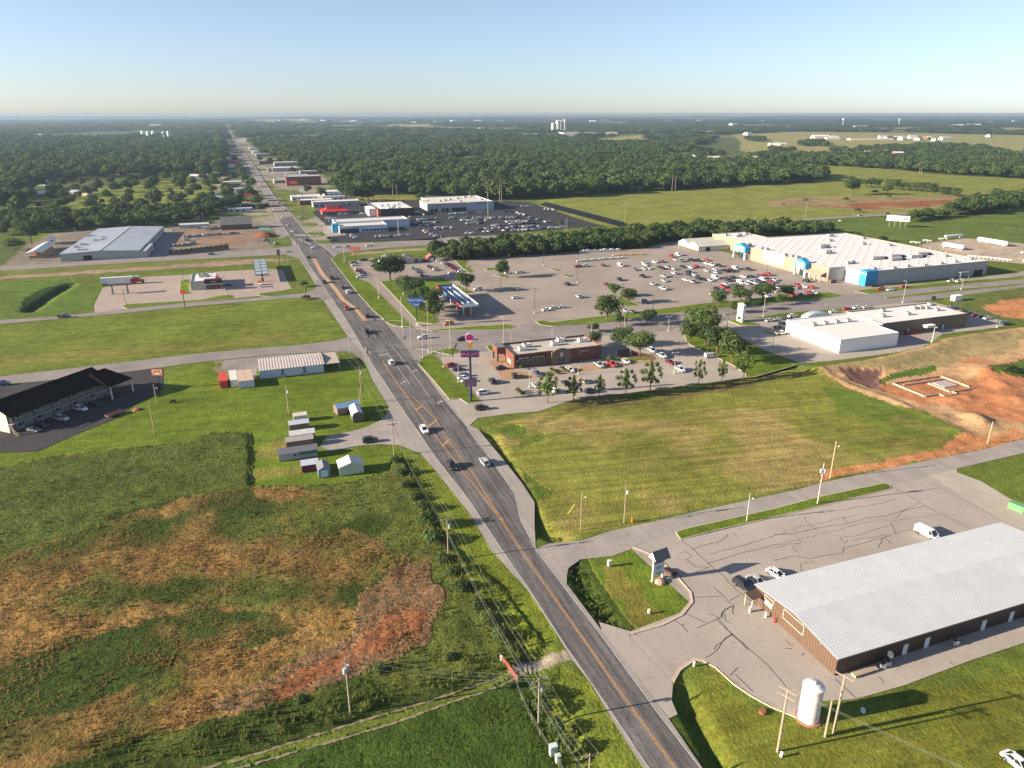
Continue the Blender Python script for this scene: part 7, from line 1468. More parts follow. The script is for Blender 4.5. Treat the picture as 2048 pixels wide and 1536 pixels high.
for i, (px, py) in enumerate(HP):
    x_, y_ = G(px, py); d_ = math.hypot(x_, y_); s_ = 1.0 if d_ < 3000 else 1.8 if d_ < 5000 else 4.0
    L_, W_ = random.uniform(14,24)*s_, random.uniform(9,14)*s_; h_ = (3.6 if d_ < 1500 else 7) * (1 if s_ < 4 else 1.6)
    zone = 'right plain' if px > 1500 else 'central woods' if px > 640 else 'left woods'
    t = thing('distant_house', 'small pale %s house in the %s%s' % (('white','cream','grey','brick')[i%4], zone, ' near the horizon' if d_ > 4500 else ''), 'house', (x_, y_, -.5 if d_ > 900 else 0), random.uniform(-.3,.9), 'distant houses scattered among the trees')
    MB().house(0,L_,0,W_,h_,h_+W_*.22,'x').build('wall', M_H[i%4], t); MB().gable(0,L_,0,W_,h_,h_+W_*.22,over=.4,th=.3).build('roof', M_HR[i%4], t)
simple('D',660,240,160,26,5,5,M_CREAM,mat('pale_red_roof',(.60,.30,.22)),'long low brick red roofed farm building on the far right plain',name='farm_building',cat='building',win=False)
simple('D',370,230,60,30,9,5,M_CREAM,M_ROOFW,'large pale farm barn left of the long red roofed building',name='farm_building',cat='barn',hp=14,win=False); simple('D',470,236,50,18,6,5,M_CREAM,M_ROOFW,'lower white farm barn beside the large pale one',name='farm_building',cat='barn',hp=8,win=False); simple('D',20,283,50,20,5,5,M_CREAM,M_ROOFW,'white farm sheds at the left end of the right plain',name='farm_building',cat='barn',hp=7,win=False)
simple('C',410,205,240,90,12,10,M_WHITEW,mat('pale_red_roof',(.60,.30,.22)),'sprawling mill buildings at the foot of the grain silos',name='mill_building',cat='building',win=False)
for i, (px, py) in enumerate([(548,366),(572,358),(536,343),(530,325),(512,312),(525,304),(500,296),(492,284),(430,392),(445,372),(462,385),(440,352),(455,338),(448,322),(462,306),(458,294),(415,404),(505,288),(600,348),(650,342),(560,340),(620,330)]):
    x_, y_ = G(px, py); t = thing('roadside_shop', 'low distant %s with %s walls beside the upper highway' % (('flat roofed shop','long shop')[i%2], ('white','cream','grey','brick')[i%4]), 'shop', (x_, y_, -.05 if math.hypot(x_,y_) < 880 else -.6), E20, 'distant shops along the upper highway')
    L_, W_ = random.uniform(18,38), random.uniform(12,20); flatroof(t, [(0,0),(L_,0),(L_,W_),(0,W_)], random.uniform(4,5.5), M_H[i%4], (M_ROOFW, M_ROOFWM, M_SHINGLE)[i%3], .4); MB().box(2,L_-2,-.08,-.02,.6,2.8).build('window', M_WIN, t)
# grain silos, water towers
x_, y_ = G(1117,265); T_ = thing('grain_elevator', 'tall concrete grain silos standing alone above the distant woods', 'silo', (x_, y_, -1), .1)
MC_ = mat('pale_silo_concrete', (.62,.58,.52), .9)
for dx, h_, r_ in ((-27,44,10),(-4,54,11),(10,54,10),(30,60,9)): MB().lathe([(r_,0),(r_,h_),(r_*.6,h_+2)],20).build('silo', MC_, T_, (dx,0,0))
MB().box(-12,34,-6,6,54,60).build('headhouse', MC_, T_)
for (bx, by, ty, lab) in ((329,283,262,'slender white water tower, the taller of the pair over the left woods'),(1685,252,236,'tiny white water tower near the right horizon'),(1797,252,237,'second tiny white tower right of the other near the horizon')):
    x_, y_ = G(bx, by); h_ = heightof(bx, by, ty); T_ = thing('water_tower', lab, 'water tower', (x_, y_, -1)); r_ = h_*.13
    MB().cyl((0,0,0),(0,0,h_*.8),h_*.035,n=10).build('stem', M_WHITEW, T_); MB().lathe([(.1,h_*.72),(r_*.8,h_*.78),(r_,h_*.87),(r_*.8,h_*.96),(.2,h_)],18).build('tank', M_WHITEW, T_)
x_, y_ = G(339,281); T_ = thing('standpipe_tower', 'plain white standpipe right beside the tall water tower', 'water tower', (x_, y_, -1)); MB().lathe([(5,0),(5,30),(2,32)],18).build('shell', M_WHITEW, T_)
for i, px in enumerate((287,298,308)):
    x_, y_ = G(px, 276+(i==1)); T_ = thing('white_silo', 'one of three short white silos left of the water tower', 'silo', (x_, y_, -1), 0, 'three white silos over the left woods'); MB().lathe([(7,0),(7,24),(2,28)],16).build('shell', M_WHITEW, T_)
# gas tanks of the right yard
MTW = mat('gloss_white_tank', (.80,.79,.76), .35, var=.03)
for k_, (a_, b_, r_, lab) in enumerate((((870,268),(1130,312),1.6,'longest white horizontal gas tank on the gravel yard'),((570,312),(758,344),1.5,'shorter white horizontal gas tank in the middle of the yard'),((590,248),(745,234),1.0,'thin white gas tank lying at the far edge of the yard'))):
    p0, p1 = [G(*q) for q in z('g',[a_, b_])]; L_ = math.hypot(p1[0]-p0[0], p1[1]-p0[1]); an = math.atan2(p1[1]-p0[1], p1[0]-p0[0])
    T_ = thing('gas_tank', lab, 'tank', (p0[0], p0[1], 0), an); prof = [(r_*math.sin(t_), r_*1.0-r_*math.cos(t_)) for t_ in np.linspace(.1,math.pi/2,6)]
    mb = MB(); rings = [(rr_, xx) for rr_, xx in prof]+[(rr_, L_-xx) for rr_, xx in prof[::-1]]; n_ = 18
    vs = [(xx, rr_*math.cos(2*math.pi*i/n_), 1.9+rr_*math.sin(2*math.pi*i/n_)) for rr_, xx in rings for i in range(n_)]
    mb.add(vs, [(j*n_+i, j*n_+(i+1)%n_, (j+1)*n_+(i+1)%n_, (j+1)*n_+i) for j in range(len(rings)-1) for i in range(n_)]+[tuple(range(n_))[::-1], tuple(range((len(rings)-1)*n_, len(rings)*n_))]); mb.build('shell', MTW, T_, smooth=True)
    for xx in (L_*.12, L_*.88): part_box('saddle', T_, M_WHITEW, xx-.3, xx+.3, -r_*.7, r_*.7, 0, 1.0)
for i, (x0, y0) in enumerate([(300,280),(345,285),(410,265),(440,270),(545,252),(850,405),(880,410),(920,412),(950,415),(985,418),(1020,422),(1055,427),(1090,430),(1120,436),(1245,370),(1262,440),(790,400),(820,404)]):
    x_, y_ = G(*z('g',[(x0,y0)])[0]); mb = MB(); mb.cyl((0,0,.7),(3.2,0,.7),.5,n=12); mb.box(.4,.7,-.4,.4,0,.4); mb.box(2.5,2.8,-.4,.4,0,.4)
    tag(mb.build('propane_tank', MTW, loc=(x_, y_, 0)), 'small white propane tank lying in the row along the yard edge', 'tank', 'small propane tanks of the yard')
for i in range(20):
    x_, y_ = G(*z('g',[(345+i*15, 325+i*3.2)])[0]); mb = MB().box(0,1.3,0,1.3,0,1.1+.4*(i%3==0)); mb.box(.1,1.2,.1,1.2,1.5 if i%3==0 else 1.1,1.7 if i%3==0 else 1.25)
    tag(mb.build('pallet_stack', [mat('mixed_goods_%s' % 'abc'[i%3], ((.08,.08,.07),(.30,.17,.10),(.30,.28,.25))[i%3], .9)], loc=(x_, y_, 0)), 'stacked pallet load in the dark line behind the big store', 'pallet', 'pallet loads behind the big store')
# billboard
x_, y_ = G(*z('g',[(185,145)])[0]); T_ = thing('billboard', 'wide white double billboard on posts in the meadow behind the store', 'billboard', (x_, y_, 0), math.radians(-32))
for k_, (x0, x1) in enumerate(((-8.5,-.2),(.2,8.5))):
    b1 = part_box('panel', T_, MTW, x0, x1, -.25, .25, 4.8, 9.2); mb = MB(); mb.box(x0+1.5,x1-1.5,-.29,-.25,6.4,7.4) if k_ == 0 else mb.box(x0+3.8,x1-1,-.29,-.25,6.0,7.8); mb.build('lettering', mat('billboard_ink_%s' % 'ab'[k_], ((.10,.40,.60),(.25,.20,.20))[k_], .6), b1)
for xx in (-6,-2,2,6): part_box('post', T_, M_WOOD, xx-.15, xx+.15, .26, .5, 0, 8.6)
# row of leaning solar panels
p0, p1 = [G(*q) for q in z('b',[(1222,148),(1905,335)])]; D_ = Vector((p1[0]-p0[0], p1[1]-p0[1], 0)); n_ = 17
for i in range(n_):
    q = Vector((*p0,0))+D_*(i/(n_-1)); T_ = thing('solar_panel', 'dark solar table in the slanting row at the edge of the dealer lot', 'solar panel', (q.x, q.y, 0), math.radians(20), 'solar tables along the dealer lot edge')
    mb = MB(); mb.add([(.2,-4.3,.6),(7.0,-4.3,3.2),(7.0,4.3,3.2),(.2,4.3,.6),(.2,-4.3,.75),(7.0,-4.3,3.35),(7.0,4.3,3.35),(.2,4.3,.75)],[(4,5,6,7),(3,2,1,0),(0,1,5,4),(1,2,6,5),(2,3,7,6),(3,0,4,7)]); mb.build('module', mat('solar_glass',(.008,.009,.014),.55,spec=.15), T_)
    MB().cyl((1.2,0,0),(6.0,0,2.8),.14,n=6).build('strut', M_CREAM, T_)
# foundation on the building site
x_, y_ = G(*z('h',[(450,262)])[0]); T_ = thing('house_foundation', 'new concrete foundation ring laid out on the orange building site', 'foundation', (x_, y_, .05), E20)
MF_ = mat('fresh_concrete', (.42,.32,.25), .9, var=.08)
for bx in ((-.2,.25,0,13.2),(0.26,22,12.9,13.3),(21.8,22.2,1.5,12.89),(.26,6,-.2,.2),(6,6.4,-2.2,-.21),(6.41,12,-2.3,-1.9),(12,12.4,-1.89,.2),(12.41,22,-.2,.2),(11.4,11.8,.21,9),(2,20,10.2,10.5)): part_box('footing', T_, MF_, bx[0], bx[1], bx[2], bx[3], -.2, .38)
part_box('slab', T_, mat('grey_wet_slab',(.40,.36,.36),.8), 13.5, 19.5, 4, 9.0, -.2, .16)
# ---------------------------------------------------------------- poles, lamps, signals, wires
M_POLEW = mat('weathered_pole_wood', (.33,.27,.20), .95, var=.15, scale=3)
M_LAMPC = mat('pale_concrete_lamp_post', (.48,.44,.37), .85)
M_INS = mat('grey_transformer', (.50,.52,.52), .5)
M_WIRE = mat('aluminium_wire', (.34,.35,.30), .6, .0)
TOPS = {}
def upole(key, bx, by, ty, lab, arms=1, az=0.0, transf=0, m=None, r=.16, group=None, lamp=False, h=None):
    x, y = G(bx, by); h = h or heightof(bx, by, ty); t = thing('utility_pole', lab, 'utility pole', (x, y, -.05), az, group)
    MB().cyl((0,0,0),(0,0,h),r,r*.65,n=9).build('shaft', m or M_POLEW, t)
    for k in range(arms):
        zz = h-.35-k*1.1; a = MB().box(-1.35,1.35,-.16,-.02,zz-.07,zz+.07)
        for xx in (-1.25,-.4,.4,1.25): a.cyl((xx,-.09,zz+.07),(xx,-.09,zz+.27),.05,n=6)
        a.build('crossarm', M_POLEW, t)
    for k in range(transf): MB().cyl((.42 if k==0 else -.42,0,h-2.6),(.42 if k==0 else -.42,0,h-1.7),.27,n=12).build('transformer', M_INS, t)
    if lamp: a = MB().cyl((0,0,h-1.6),(.9,0,h-1.3),.05,n=6); a.cyl((.9,0,h-1.5),(.9,0,h-1.2),.2,.12,n=10); a.build('yard_lamp', M_INS, t)
    TOPS[key] = (x, y, h, az); return t
upole('p1',1176,1590,1507,'utility pole cut by the bottom edge, nearest the power line corner',1,.35,0)
upole('p2',1077,1446,1356,'wooden pole with crowded double crossarm beside the field track entrance',2,.45,1)
upole('p3',897,1120,1035,'wooden pole with one crossarm rising out of the tall dark shrub',1,.35,1)
upole('p4',788,910,838,'double crossarm pole at the mouth of the gravel driveway',2,.30,1)
upole('p5',724,807,733,'utility pole beside a short stub pole above the barn shed',1,.35,1); upole('p5b',720,805,775,'short stub pole leaning beside the taller utility pole',0,0)
upole('p6',701,1428,1315,'lone wooden pole by the red soil patch in the weed field',1,1.2,2)
upole('p7',1555,1503,1376,'pole with two crossarms left of the white tank',2,-.8,0,r=.2); upole('p8',1667,1466,1348,'pole with one slanted crossarm right of the white tank',1,-.8,0,r=.22); upole('p9',1650,1473,1401,'short bare stub pole right of the white tank',0,0,0,r=.2)
upole('p10',1161,1060,983,'thin pole at the west end of the country road field edge',0,0,0,lamp=True,r=.12); upole('p11',1248,1045,967,'pole beside the orange post on the country road',0,0,1,r=.13); upole('p12',1493,1043,986,'short pale pole on the narrow grass strip',0,0,0,m=M_LAMPC,lamp=True,r=.12)
upole('p13',1634.7,1008,925,'leaning looking pale pole with white boxes on the strip end',0,0,2,m=M_LAMPC,r=.16); upole('p14',1660,956,882,'tall tan pole with lamp at the orange soil edge',0,0,0,m=mat('tan_pole',(.55,.38,.22),.9),lamp=True,r=.15); upole('p15',1975,886,843,'short tan pole with yellow base at the building site corner',0,0,0,m=mat('tan_pole',(.55,.38,.22),.9),r=.16)
upole('p16',309.6,866.5,801,'bare pole on the lawn below the motel lot',0,0); upole('p17',313.5,805,768,'motel lot pole with small floodlight',0,0,0,lamp=True); upole('p18',577.7,827.5,770,'solitary lawn pole with transformer below the striped warehouse',0,0,1)
upole('p19',677,715,676,'utility pole behind the warehouse side canopy',1,.3); upole('p20',481,538.6,509,'pole behind the dark panelled fuel canopy',0); upole('p21',334,551,519.5,'pole by the gravel strip left of the fuel shop',1,.2,0); upole('p22',145.5,564,537,'pole above the drainage pond',0); upole('p23',577,532,503,'pole near the crossroads left of the highway',0); upole('p24',2,540,505,'pole at the extreme left edge of the cross highway',0)
upole('p25',1610,435,394,'tall thin pole in the pasture beside a dark bush',1,.2); upole('p26',1130,465,437,'first of two close poles by the lot corner tree',0); upole('p27',1134,465,436,'second of two close poles by the lot corner tree',0); upole('p28',999,405,371,'left one of the tall twin poles behind the grey dealership',0,r=.3); upole('p29',1003,405,371,'right one of the tall twin poles behind the grey dealership',0,r=.3)
upole('p30',454,396,375,'pale pole in the park clearing',0); upole('p31',510,408,390,'pale pole beside the upper highway lawn',0); upole('p32',176,458,427,'leaning tall pole at the wood edge behind the hall',1,.3); upole('p33',153,478,455,'cross pole behind the huge hall',1,.2); upole('p34',407,446,424,'thin pole at the yard rear',0); upole('p35',1474,449,430,'tiny pole beside the far highway',0); upole('p36',1249,449,402,'pole in the long pasture',1,0)
upole('p37',1508,447,427,'lone pole at the pasture edge above the store',0); upole('p38',598,492,472,'pole on the upper corner of the crossroads',0); upole('p39',640,470,440,'pole beside the dealership apron',0)
def wires(keys, lab, sag=1.2, offs=(-1.2,.4,1.2), low=0, dz=0.0):
    mb = MB(); ends = []
    for k0, k1 in zip(keys[:-1], keys[1:]):
        a0, a1 = TOPS[k0] if isinstance(k0, str) else k0, TOPS[k1] if isinstance(k1, str) else k1
        for j, o in enumerate(list(offs)+[None]*low):
            if o is None: p0 = Vector((a0[0],a0[1],a0[2]-2.6-.4*j)); p1 = Vector((a1[0],a1[1],a1[2]-2.6-.4*j)); rr_ = .012
            else: p0 = Vector((a0[0]+math.cos(a0[3])*o, a0[1]+math.sin(a0[3])*o, a0[2]-.15)); p1 = Vector((a1[0]+math.cos(a1[3])*o, a1[1]+math.sin(a1[3])*o, a1[2]-.15)); rr_ = .012
            n = 12; prev = None
            for i in range(n+1):
                t_ = i/n; p = p0.lerp(p1, t_); p.z -= sag*4*t_*(1-t_)
                if prev is not None: mb.cyl(prev, p, rr_, n=4, caps=False)
                prev = p
    o = mb.build('power_line', M_WIRE); tag(o, lab, 'power line')
x_, y_ = G(1290,1750)
wires(['p1','p2'], 'power line wires between the bottom edge pole and the track pole', .7, (-1.2,-.4,1.2), 2); wires(['p2','p3'], 'power line wires from the track pole to the pole in the tall shrub', 1.2, (-1.2,.4,1.2), 2)
wires(['p3','p4'], 'power line wires along the roadside past the brightest grass strip', 1.2, (-1.2,.4,1.2), 1); wires(['p4','p5'], 'power line wires from the driveway pole to the stub pole pair', 1.0, (-1.2,.4,1.2), 1); wires(['p5','p19'], 'power line wires from the stub pole pair to the warehouse', 1.0)
wires(['p2','p6'], 'branch wires crossing the field track toward the lone weed field pole', .9, (-1.2,0,1.2))
wires(['p7',(100,40,9,-.8)], 'wires running from the left tank pole out over the bottom right lawn', .6, (-1.2,1.2)); 
wires([(*G(1348,380),13,1.1),(*G(960,398),13,1.1)], 'long transmission wires sagging in front of the central wood', 2.5, (-4,0,4))
# H frame pylons
for bx, by, ty, lab in ((1347,381,351,'twin legged pylon at the wood edge in the middle of the pasture'),(1571,365,338,'twin legged pylon before the right end of the central wood'),(1840,348,332,'twin legged pylon on the far right meadow'),(960,398,366,'twin legged pylon behind the grey dealership roof'),(790,392,368,'thin twin legged pylon behind the light lawn')):
    x, y = G(bx, by); h = heightof(bx, by, ty); t = thing('h_frame_pylon', lab, 'pylon', (x, y, -.1), .5)
    for xx in (-2.6, 2.6): MB().cyl((xx,0,0),(xx,0,h),.28,.18,n=8).build('leg', M_POLEW, t)
    MB().box(-6,6,-.15,.15,h-2.2,h-1.8).build('crossarm', M_POLEW, t); mb = MB(); mb.cyl((-2.6,0,h-2.4),(2.6,0,h-6),.1,n=5); mb.cyl((2.6,0,h-2.4),(-2.6,0,h-6),.1,n=5); mb.build('cross_brace', M_POLEW, t)
# lamp posts
def lamp(bx, by, ty, lab, double=False, m=None, r=.09, az=None, group=None):
    x, y = G(bx, by); h = heightof(bx, by, ty); t = thing('lamp_post', lab, 'lamp post', (x, y, .03), random.uniform(0,3) if az is None else az, group)
    MB().cyl((0,0,.8),(0,0,h),r,r*.7,n=8).build('shaft', m or M_TRIM, t); MB().cyl((0,0,0),(0,0,.85),r*3.2,n=12).build('base', M_LAMPC, t)
    for s in ((-1,1) if double else (1,)): mb = MB().box(min(0,s*.75),max(0,s*.75),-.05,.05,h-.12,h-.02); mb.box(s*.95-.35,s*.95+.35,-.22,.22,h-.16,h+.02); mb.build('lamp_head', m or M_TRIM, t)
for a_ in [(1001.6,580.6,546,'tall dark lamp post beside the island tree in the car park'),(1087,531,492,'tall dark lamp post at the rear of the empty car park end'),(1069,626,577,'tall lamp post next to the three white cars'),(1154.5,566,535,'lamp post beside the lone black car in the bays'),(935,533,497,'lamp post on the green corner above the used cars'),(1241,607,569,'lamp post on the round tree island'),
    (1420,589,564,'lamp post left of the packed car rows'),(1321,553,535,'lamp post at the middle of the store car park'),(1534,547,523,'lamp post in front of the tan store wall'),(1306,627,596,'dark lamp post on the verge by the parked blue car'),(1463,500,485,'lamp post before the left store entrance'),(1453,667,630,'dark lamp post at the shops entrance drive'),
    (1544,703,670,'lamp post with white base at the left corner of the shops lot'),(1863,687,655,'tall lamp post behind the shops near the white porch'),(1994,655,622,'lamp post near the east row of the shops'),(892,560,535,'lamp post at the corner of the green lot lawn'),(251,609,580,'thin lamp post at the left forecourt corner'),(454,589,554,'lamp post at the end of the forecourt grass'),(367,562,543,'short lamp post on the forecourt island'),
    (976,442,385,'very tall white mast in the dealer lot'),(797,473,438,'white pylon mast before the blue dealership'),(1017,469,441,'lamp post at the south edge of the dealer lot'),(882,475,447,'pale lamp post at the dealer lot corner'),(1058,440,410,'thin lamp post in the middle of the dealer lot'),(968,457,437,'short lamp post among the southern dealer rows')]:
    lamp(*a_, m=(M_WHITEW if 'white m' in a_[3] or 'white p' in a_[3] else None), r=.11)
for a_ in [(887,736,697,'white lamp post at the head of the restaurant west row'),(917,766,724,'white lamp post left of the ice cream sign mast'),(1059,776,738,'white lamp post beside the clipped cone shrubs'),(1156.5,749,727,'white lamp post before the brick restaurant middle'),(1022,692,661,'white lamp post behind the drive through tower'),(1104,682,653,'white lamp post behind the restaurant roof'),
    (1414.6,704,667,'white lamp post among the trees of the tree island'),(1348,748,705,'white lamp post with yellow base beside the white car'),(1247.6,743,718,'white lamp post near the red pickup'),(1480,714,692,'white lamp post between two trees at the south of the island'),(1336.5,662,633,'white lamp post on the small street island'),(1261,710,671,'white lamp post in the bark bed'),(1183,668,645,'white lamp post north of the restaurant corner')]:
    lamp(*a_, double=True, m=M_LAMPC, r=.085, az=.2)
for a_ in [(1007,688,634,'tall pale street pole with white box behind the restaurant'),(857.6,706,603,'tallest pale street pole at the grass corner of the crossing'),(846,717,652,'pale street pole in the grass wedge tip'),(900.6,697,641,'pale street pole on the small kerbed island'),(863,708,661,'thin pale pole right of the tallest street pole'),(1526,634,585,'tall pale street pole behind the white shops sign'),(1248,672,630,'pale street pole beside the dark verge tree'),(1805,606,562,'tall pale street pole on the verge before the store side'),(1922,580,557,'pale pole by the yellow posts at the right road')]:
    lamp(*a_, m=M_LAMPC, r=.10, az=2.8)
lamp(757.7,597,558,'pale pole on the long green strip beside the highway', m=M_LAMPC, r=.13); lamp(807,590,562,'pale pole in front of the tree grove', m=M_LAMPC, r=.13); lamp(689,524,494,'pale pole at the grassy corner right of the crossroads', m=M_LAMPC, r=.12); lamp(804.5,655,595,'pale street pole beside the access road mouth', m=M_LAMPC, r=.13)
# traffic signals: post, long arm, signal heads
def signal(bx, by, ty, ax, ay, heads, lab):
    """post at a ground pixel; the arm reaches over ground pixel (ax, ay)"""
    x, y = G(bx, by); h = 7.2; x2, y2 = G(ax, ay); t = thing('traffic_signal', lab, 'traffic light', (x, y, .05), math.atan2(y2-y, x2-x)); L_ = math.hypot(x2-x, y2-y)
    MB().cyl((0,0,0),(0,0,max(h, heightof(bx,by,ty))),.16,.12,n=10).build('post', M_STEEL, t); MB().cyl((0,0,6.0),(L_,0,6.5),.11,.07,n=8).build('arm', M_STEEL, t)
    for q in heads:
        hd = MB().box(L_*q-.24,L_*q+.24,-.2,.2,5.65,6.95).build('signal_head', M_TRIM, t); mb = MB()
        for k in range(3): mb.cyl((L_*q,-.25,5.85+k*.42),(L_*q,-.29,5.85+k*.42),.14,n=10)
        mb.build('lenses', mat('unlit_signal_lens',(.10,.05,.02),.3), hd)
signal(700,707.5,666,778,697,(.5,.72),'traffic signal with long arm over the stop line by the warehouse corner'); signal(806.5,669.5,634,745,668,(.55,.9),'traffic signal arm over the upper approach of the crossing'); signal(822,693,646,800,722,(.5,),'signal post on the kerbed triangle at the crossing'); signal(733,728,700,745,742,(.4,),'short signal post at the lower left corner of the crossing')
signal(591,487,463,640,490,(.5,.8),'traffic signal at the upper crossroads left corner'); signal(623,507,487,600,497,(.6,),'traffic signal on the island of the upper crossroads')
# small roadside things
def small(k, x0, y0, nm, lab, cat, build, zz=.03, rz_=0.0, group=None):
    x, y = G(*z(k,[(x0,y0)])[0]); t = thing(nm, lab, cat, (x, y, zz), rz_, group); build(t); return t
def cab(w_, d_, h_, m): return lambda t: (MB().box(-w_/2,w_/2,-d_/2,d_/2,0,h_).build('cabinet', m, t), MB().box(-w_/2-.04,w_/2+.04,-d_/2-.04,d_/2+.04,h_,h_+.06).build('lid', m, t), MB().box(-w_*.3,w_*.3,-d_/2-.02,-d_/2-.002,h_*.2,h_*.8).build('door', m, t))
small('S',485,708,'utility_cabinet','cream utility cabinet upper left on the sign island','cabinet',cab(.7,.6,1.3,M_CREAM),.15,.3); small('S',808,1096,'utility_pedestal','small white pedestal at the lower end of the sign island','cabinet',cab(.35,.35,.8,M_WHITEW),.15)
small('W',600,1345,'utility_cabinet','larger pale green cabinet beside the bottom pole','cabinet',cab(1.1,.8,1.7,mat('pale_green_cabinet',(.50,.58,.50),.6)),0,.3); small('W',638,1408,'utility_cabinet','smaller pale green cabinet below the larger one','cabinet',cab(.7,.6,1.3,mat('pale_green_cabinet',(.50,.58,.50),.6)),0,.3)
small('W',172,585,'utility_pedestal','white capped marker post at the red gate by the track','cabinet',cab(.3,.3,1.1,M_WHITEW)); small('W',1752,625,'utility_pedestal','white pedestal on the lawn tip beside the lower kerb','cabinet',cab(.3,.3,.9,M_WHITEW))
small('X',512,1055,'utility_pedestal','tiny pedestal at the foot of the left tank pole','cabinet',cab(.3,.3,.8,M_WHITEW)); small('X',395,775,'utility_hatch','round rusty hatch cover in the lower right lawn','hatch',lambda t: (MB().cyl((0,0,0),(0,0,.35),.6,n=16).build('ring', mat('rust_brown',(.25,.10,.05),.9), t), MB().cyl((0,0,.35),(0,0,.42),.5,n=16).build('lid', mat('rust_brown',(.25,.10,.05),.9), t)))
small('J',1370,595,'utility_box','dark bush sized box beside the right street','cabinet',cab(1.6,1.2,1.6,M_TRIM)); small('J',1540,600,'storage_box','white box container on the verge before the orange soil','container',cab(5,2.6,2.6,M_WHITEW),0,E20); small('J',615,470,'trash_compactor','brown compactor beside the recessed store corner','bin',cab(4,2,1.8,mat('brown_bin',(.14,.10,.08),.8)),.03,E20)
small('T',1990,490,'dumpster','green dumpster on the gravel drive at the right edge','dumpster',cab(3.4,1.8,1.5,mat('dumpster_green',(.12,.33,.13),.6)),.05,-1.0)
small('V',1240,430,'concrete_slab','grey concrete slab lying on the red soil patch','slab',lambda t: (MB().box(-.9,.9,-.6,.6,0,.2).build('slab', mat('grey_slab',(.22,.22,.23),.9), t),),.05,.6)
small('S',672,345,'marker_post','bright orange marker post beside the country road','post',lambda t: (MB().cyl((0,0,0),(0,0,1.3),.18,n=8).build('post', mat('marker_orange',(.75,.22,.04),.6), t),))
for x0, y0 in ((370,395),(145,280)): small('S',x0,y0,'guy_wire_guard','yellow guy wire guard rising from the field edge','guard',lambda t: (MB().cyl((0,0,0),(1.6,.4,2.4),.06,n=6).build('tube', mat('guard_yellow',(.75,.58,.08),.5), t),),group='guy wire guards of the field')
small('S',985,765,'plank_bin','dark open timber box at the kerb behind the gabled sign','box',lambda t: (MB().box(-1.4,1.4,-.6,.6,0,.6).box(-1.3,1.3,-.5,.5,.6,.75,1).build('box', [mat('dark_timber',(.10,.05,.04),.9), M_DARK], t),),.05,-.8)
def gate(t):
    for u in (0, 5.4): MB().cyl((u,0,0),(u,0,1.3),.06,n=6).build('post', M_STEEL, t)
    mb = MB(); [mb.cyl((0,0,.25+k*.24),(5.4,0,.25+k*.24),.05,n=5) for k in range(5)]; mb.build('leaf', mat('faded_red_gate',(.36,.08,.06),.6), t)
small('W',185,590,'field_gate','faded red steel field gate closing the dirt track','gate',gate,0,math.radians(-62))
def trailer(L_, m_):
    def f(t):
        MB().box(0,L_,-.9,.9,.45,.6).build('bed', m_, t); MB().cyl((L_,0,.5),(L_+1.3,0,.45),.06,n=6).build('drawbar', M_STEEL, t)
        for s in (-.95,.95): MB().cyl((L_*.45,s-.1,.33),(L_*.45,s+.1,.33),.33,n=12).build('wheel', M_TYRE, t)
        MB().box(.1,L_-.1,-.88,-.8,.6,.95).box(.1,L_-.1,.8,.88,.6,.95).build('side_rail', m_, t)
    return f
small('K',1090,800,'flat_trailer','rusty low trailer standing at the edge of the motel lot','trailer',trailer(5.5, mat('rusty_frame',(.30,.15,.09),.9)),.04,1.0)
small('K',1400,715,'scrap_pile','low heap of reddish scrap on the grass by the motel lot','pile',lambda t: (MB().lathe([(1.5,0),(1.2,.3),(.6,.55),(.1,.6)],9).build('heap', mat('rusty_scrap',(.30,.12,.07),.95,var=.4,scale=3), t), MB().box(-1.6,1.2,-.1,.1,.35,.5).build('beam', M_WOOD, t)),0,.6)
def quad(t):
    MB().box(-.7,.7,-.28,.28,.45,.8).box(-.25,.45,-.2,.2,.8,1.0).build('body', M_TRIM, t); MB().cyl((.45,-.4,1.1),(.45,.4,1.1),.03,n=6).build('handlebar', M_STEEL, t)
    for a_ in (-.6,.6):
        for s in (-.42,.42): MB().cyl((a_,s-.12,.3),(a_,s+.12,.3),.3,n=12).build('wheel', M_TYRE, t)
small('K',1770,640,'quad_bike','black quad bike standing on the lawn below the motel sign','quad bike',quad,.0,.4)
fg = thing('wire_fence','old wire fence running from the red gate to the pale green cabinets','fence',(*G(*z('W',[(290,770)])[0]),0))
pl = GP(z('W',[(290,770),(340,900),(420,1060),(490,1190),(580,1330),(640,1430),(700,1530)])); o0 = fg.location
for x, y in pl: MB().cyl((x-o0.x,y-o0.y,0),(x-o0.x,y-o0.y,1.2),.05,n=6).build('post', M_POLEW, fg)
mb = MB()
for (a0,b0),(a1,b1) in zip(pl[:-1],pl[1:]):
    for hh in (.4,.8,1.15): mb.cyl((a0-o0.x,b0-o0.y,hh),(a1-o0.x,b1-o0.y,hh),.012,n=4,caps=False)
mb.build('wire', M_WIRE, fg)
# dark low hedge fence between yard and cross highway
fh = thing('dark_fence','long black slatted fence in front of the left yard','fence',(*G(*z('A',[(1355,1165)])[0]),0),math.radians(17)); p0, p1 = [G(*q) for q in z('A',[(1355,1165),(1840,1110)])]; L_ = math.hypot(p1[0]-p0[0],p1[1]-p0[1]); fh.rotation_euler[2] = math.atan2(p1[1]-p0[1],p1[0]-p0[0])
mb = MB(); [mb.box(k*.9,k*.9+.8,-.04,.04,0,3.2+.3*math.sin(k*1.7)) for k in range(int(L_/.9))]; mb.build('slats', M_TRIM, fh)
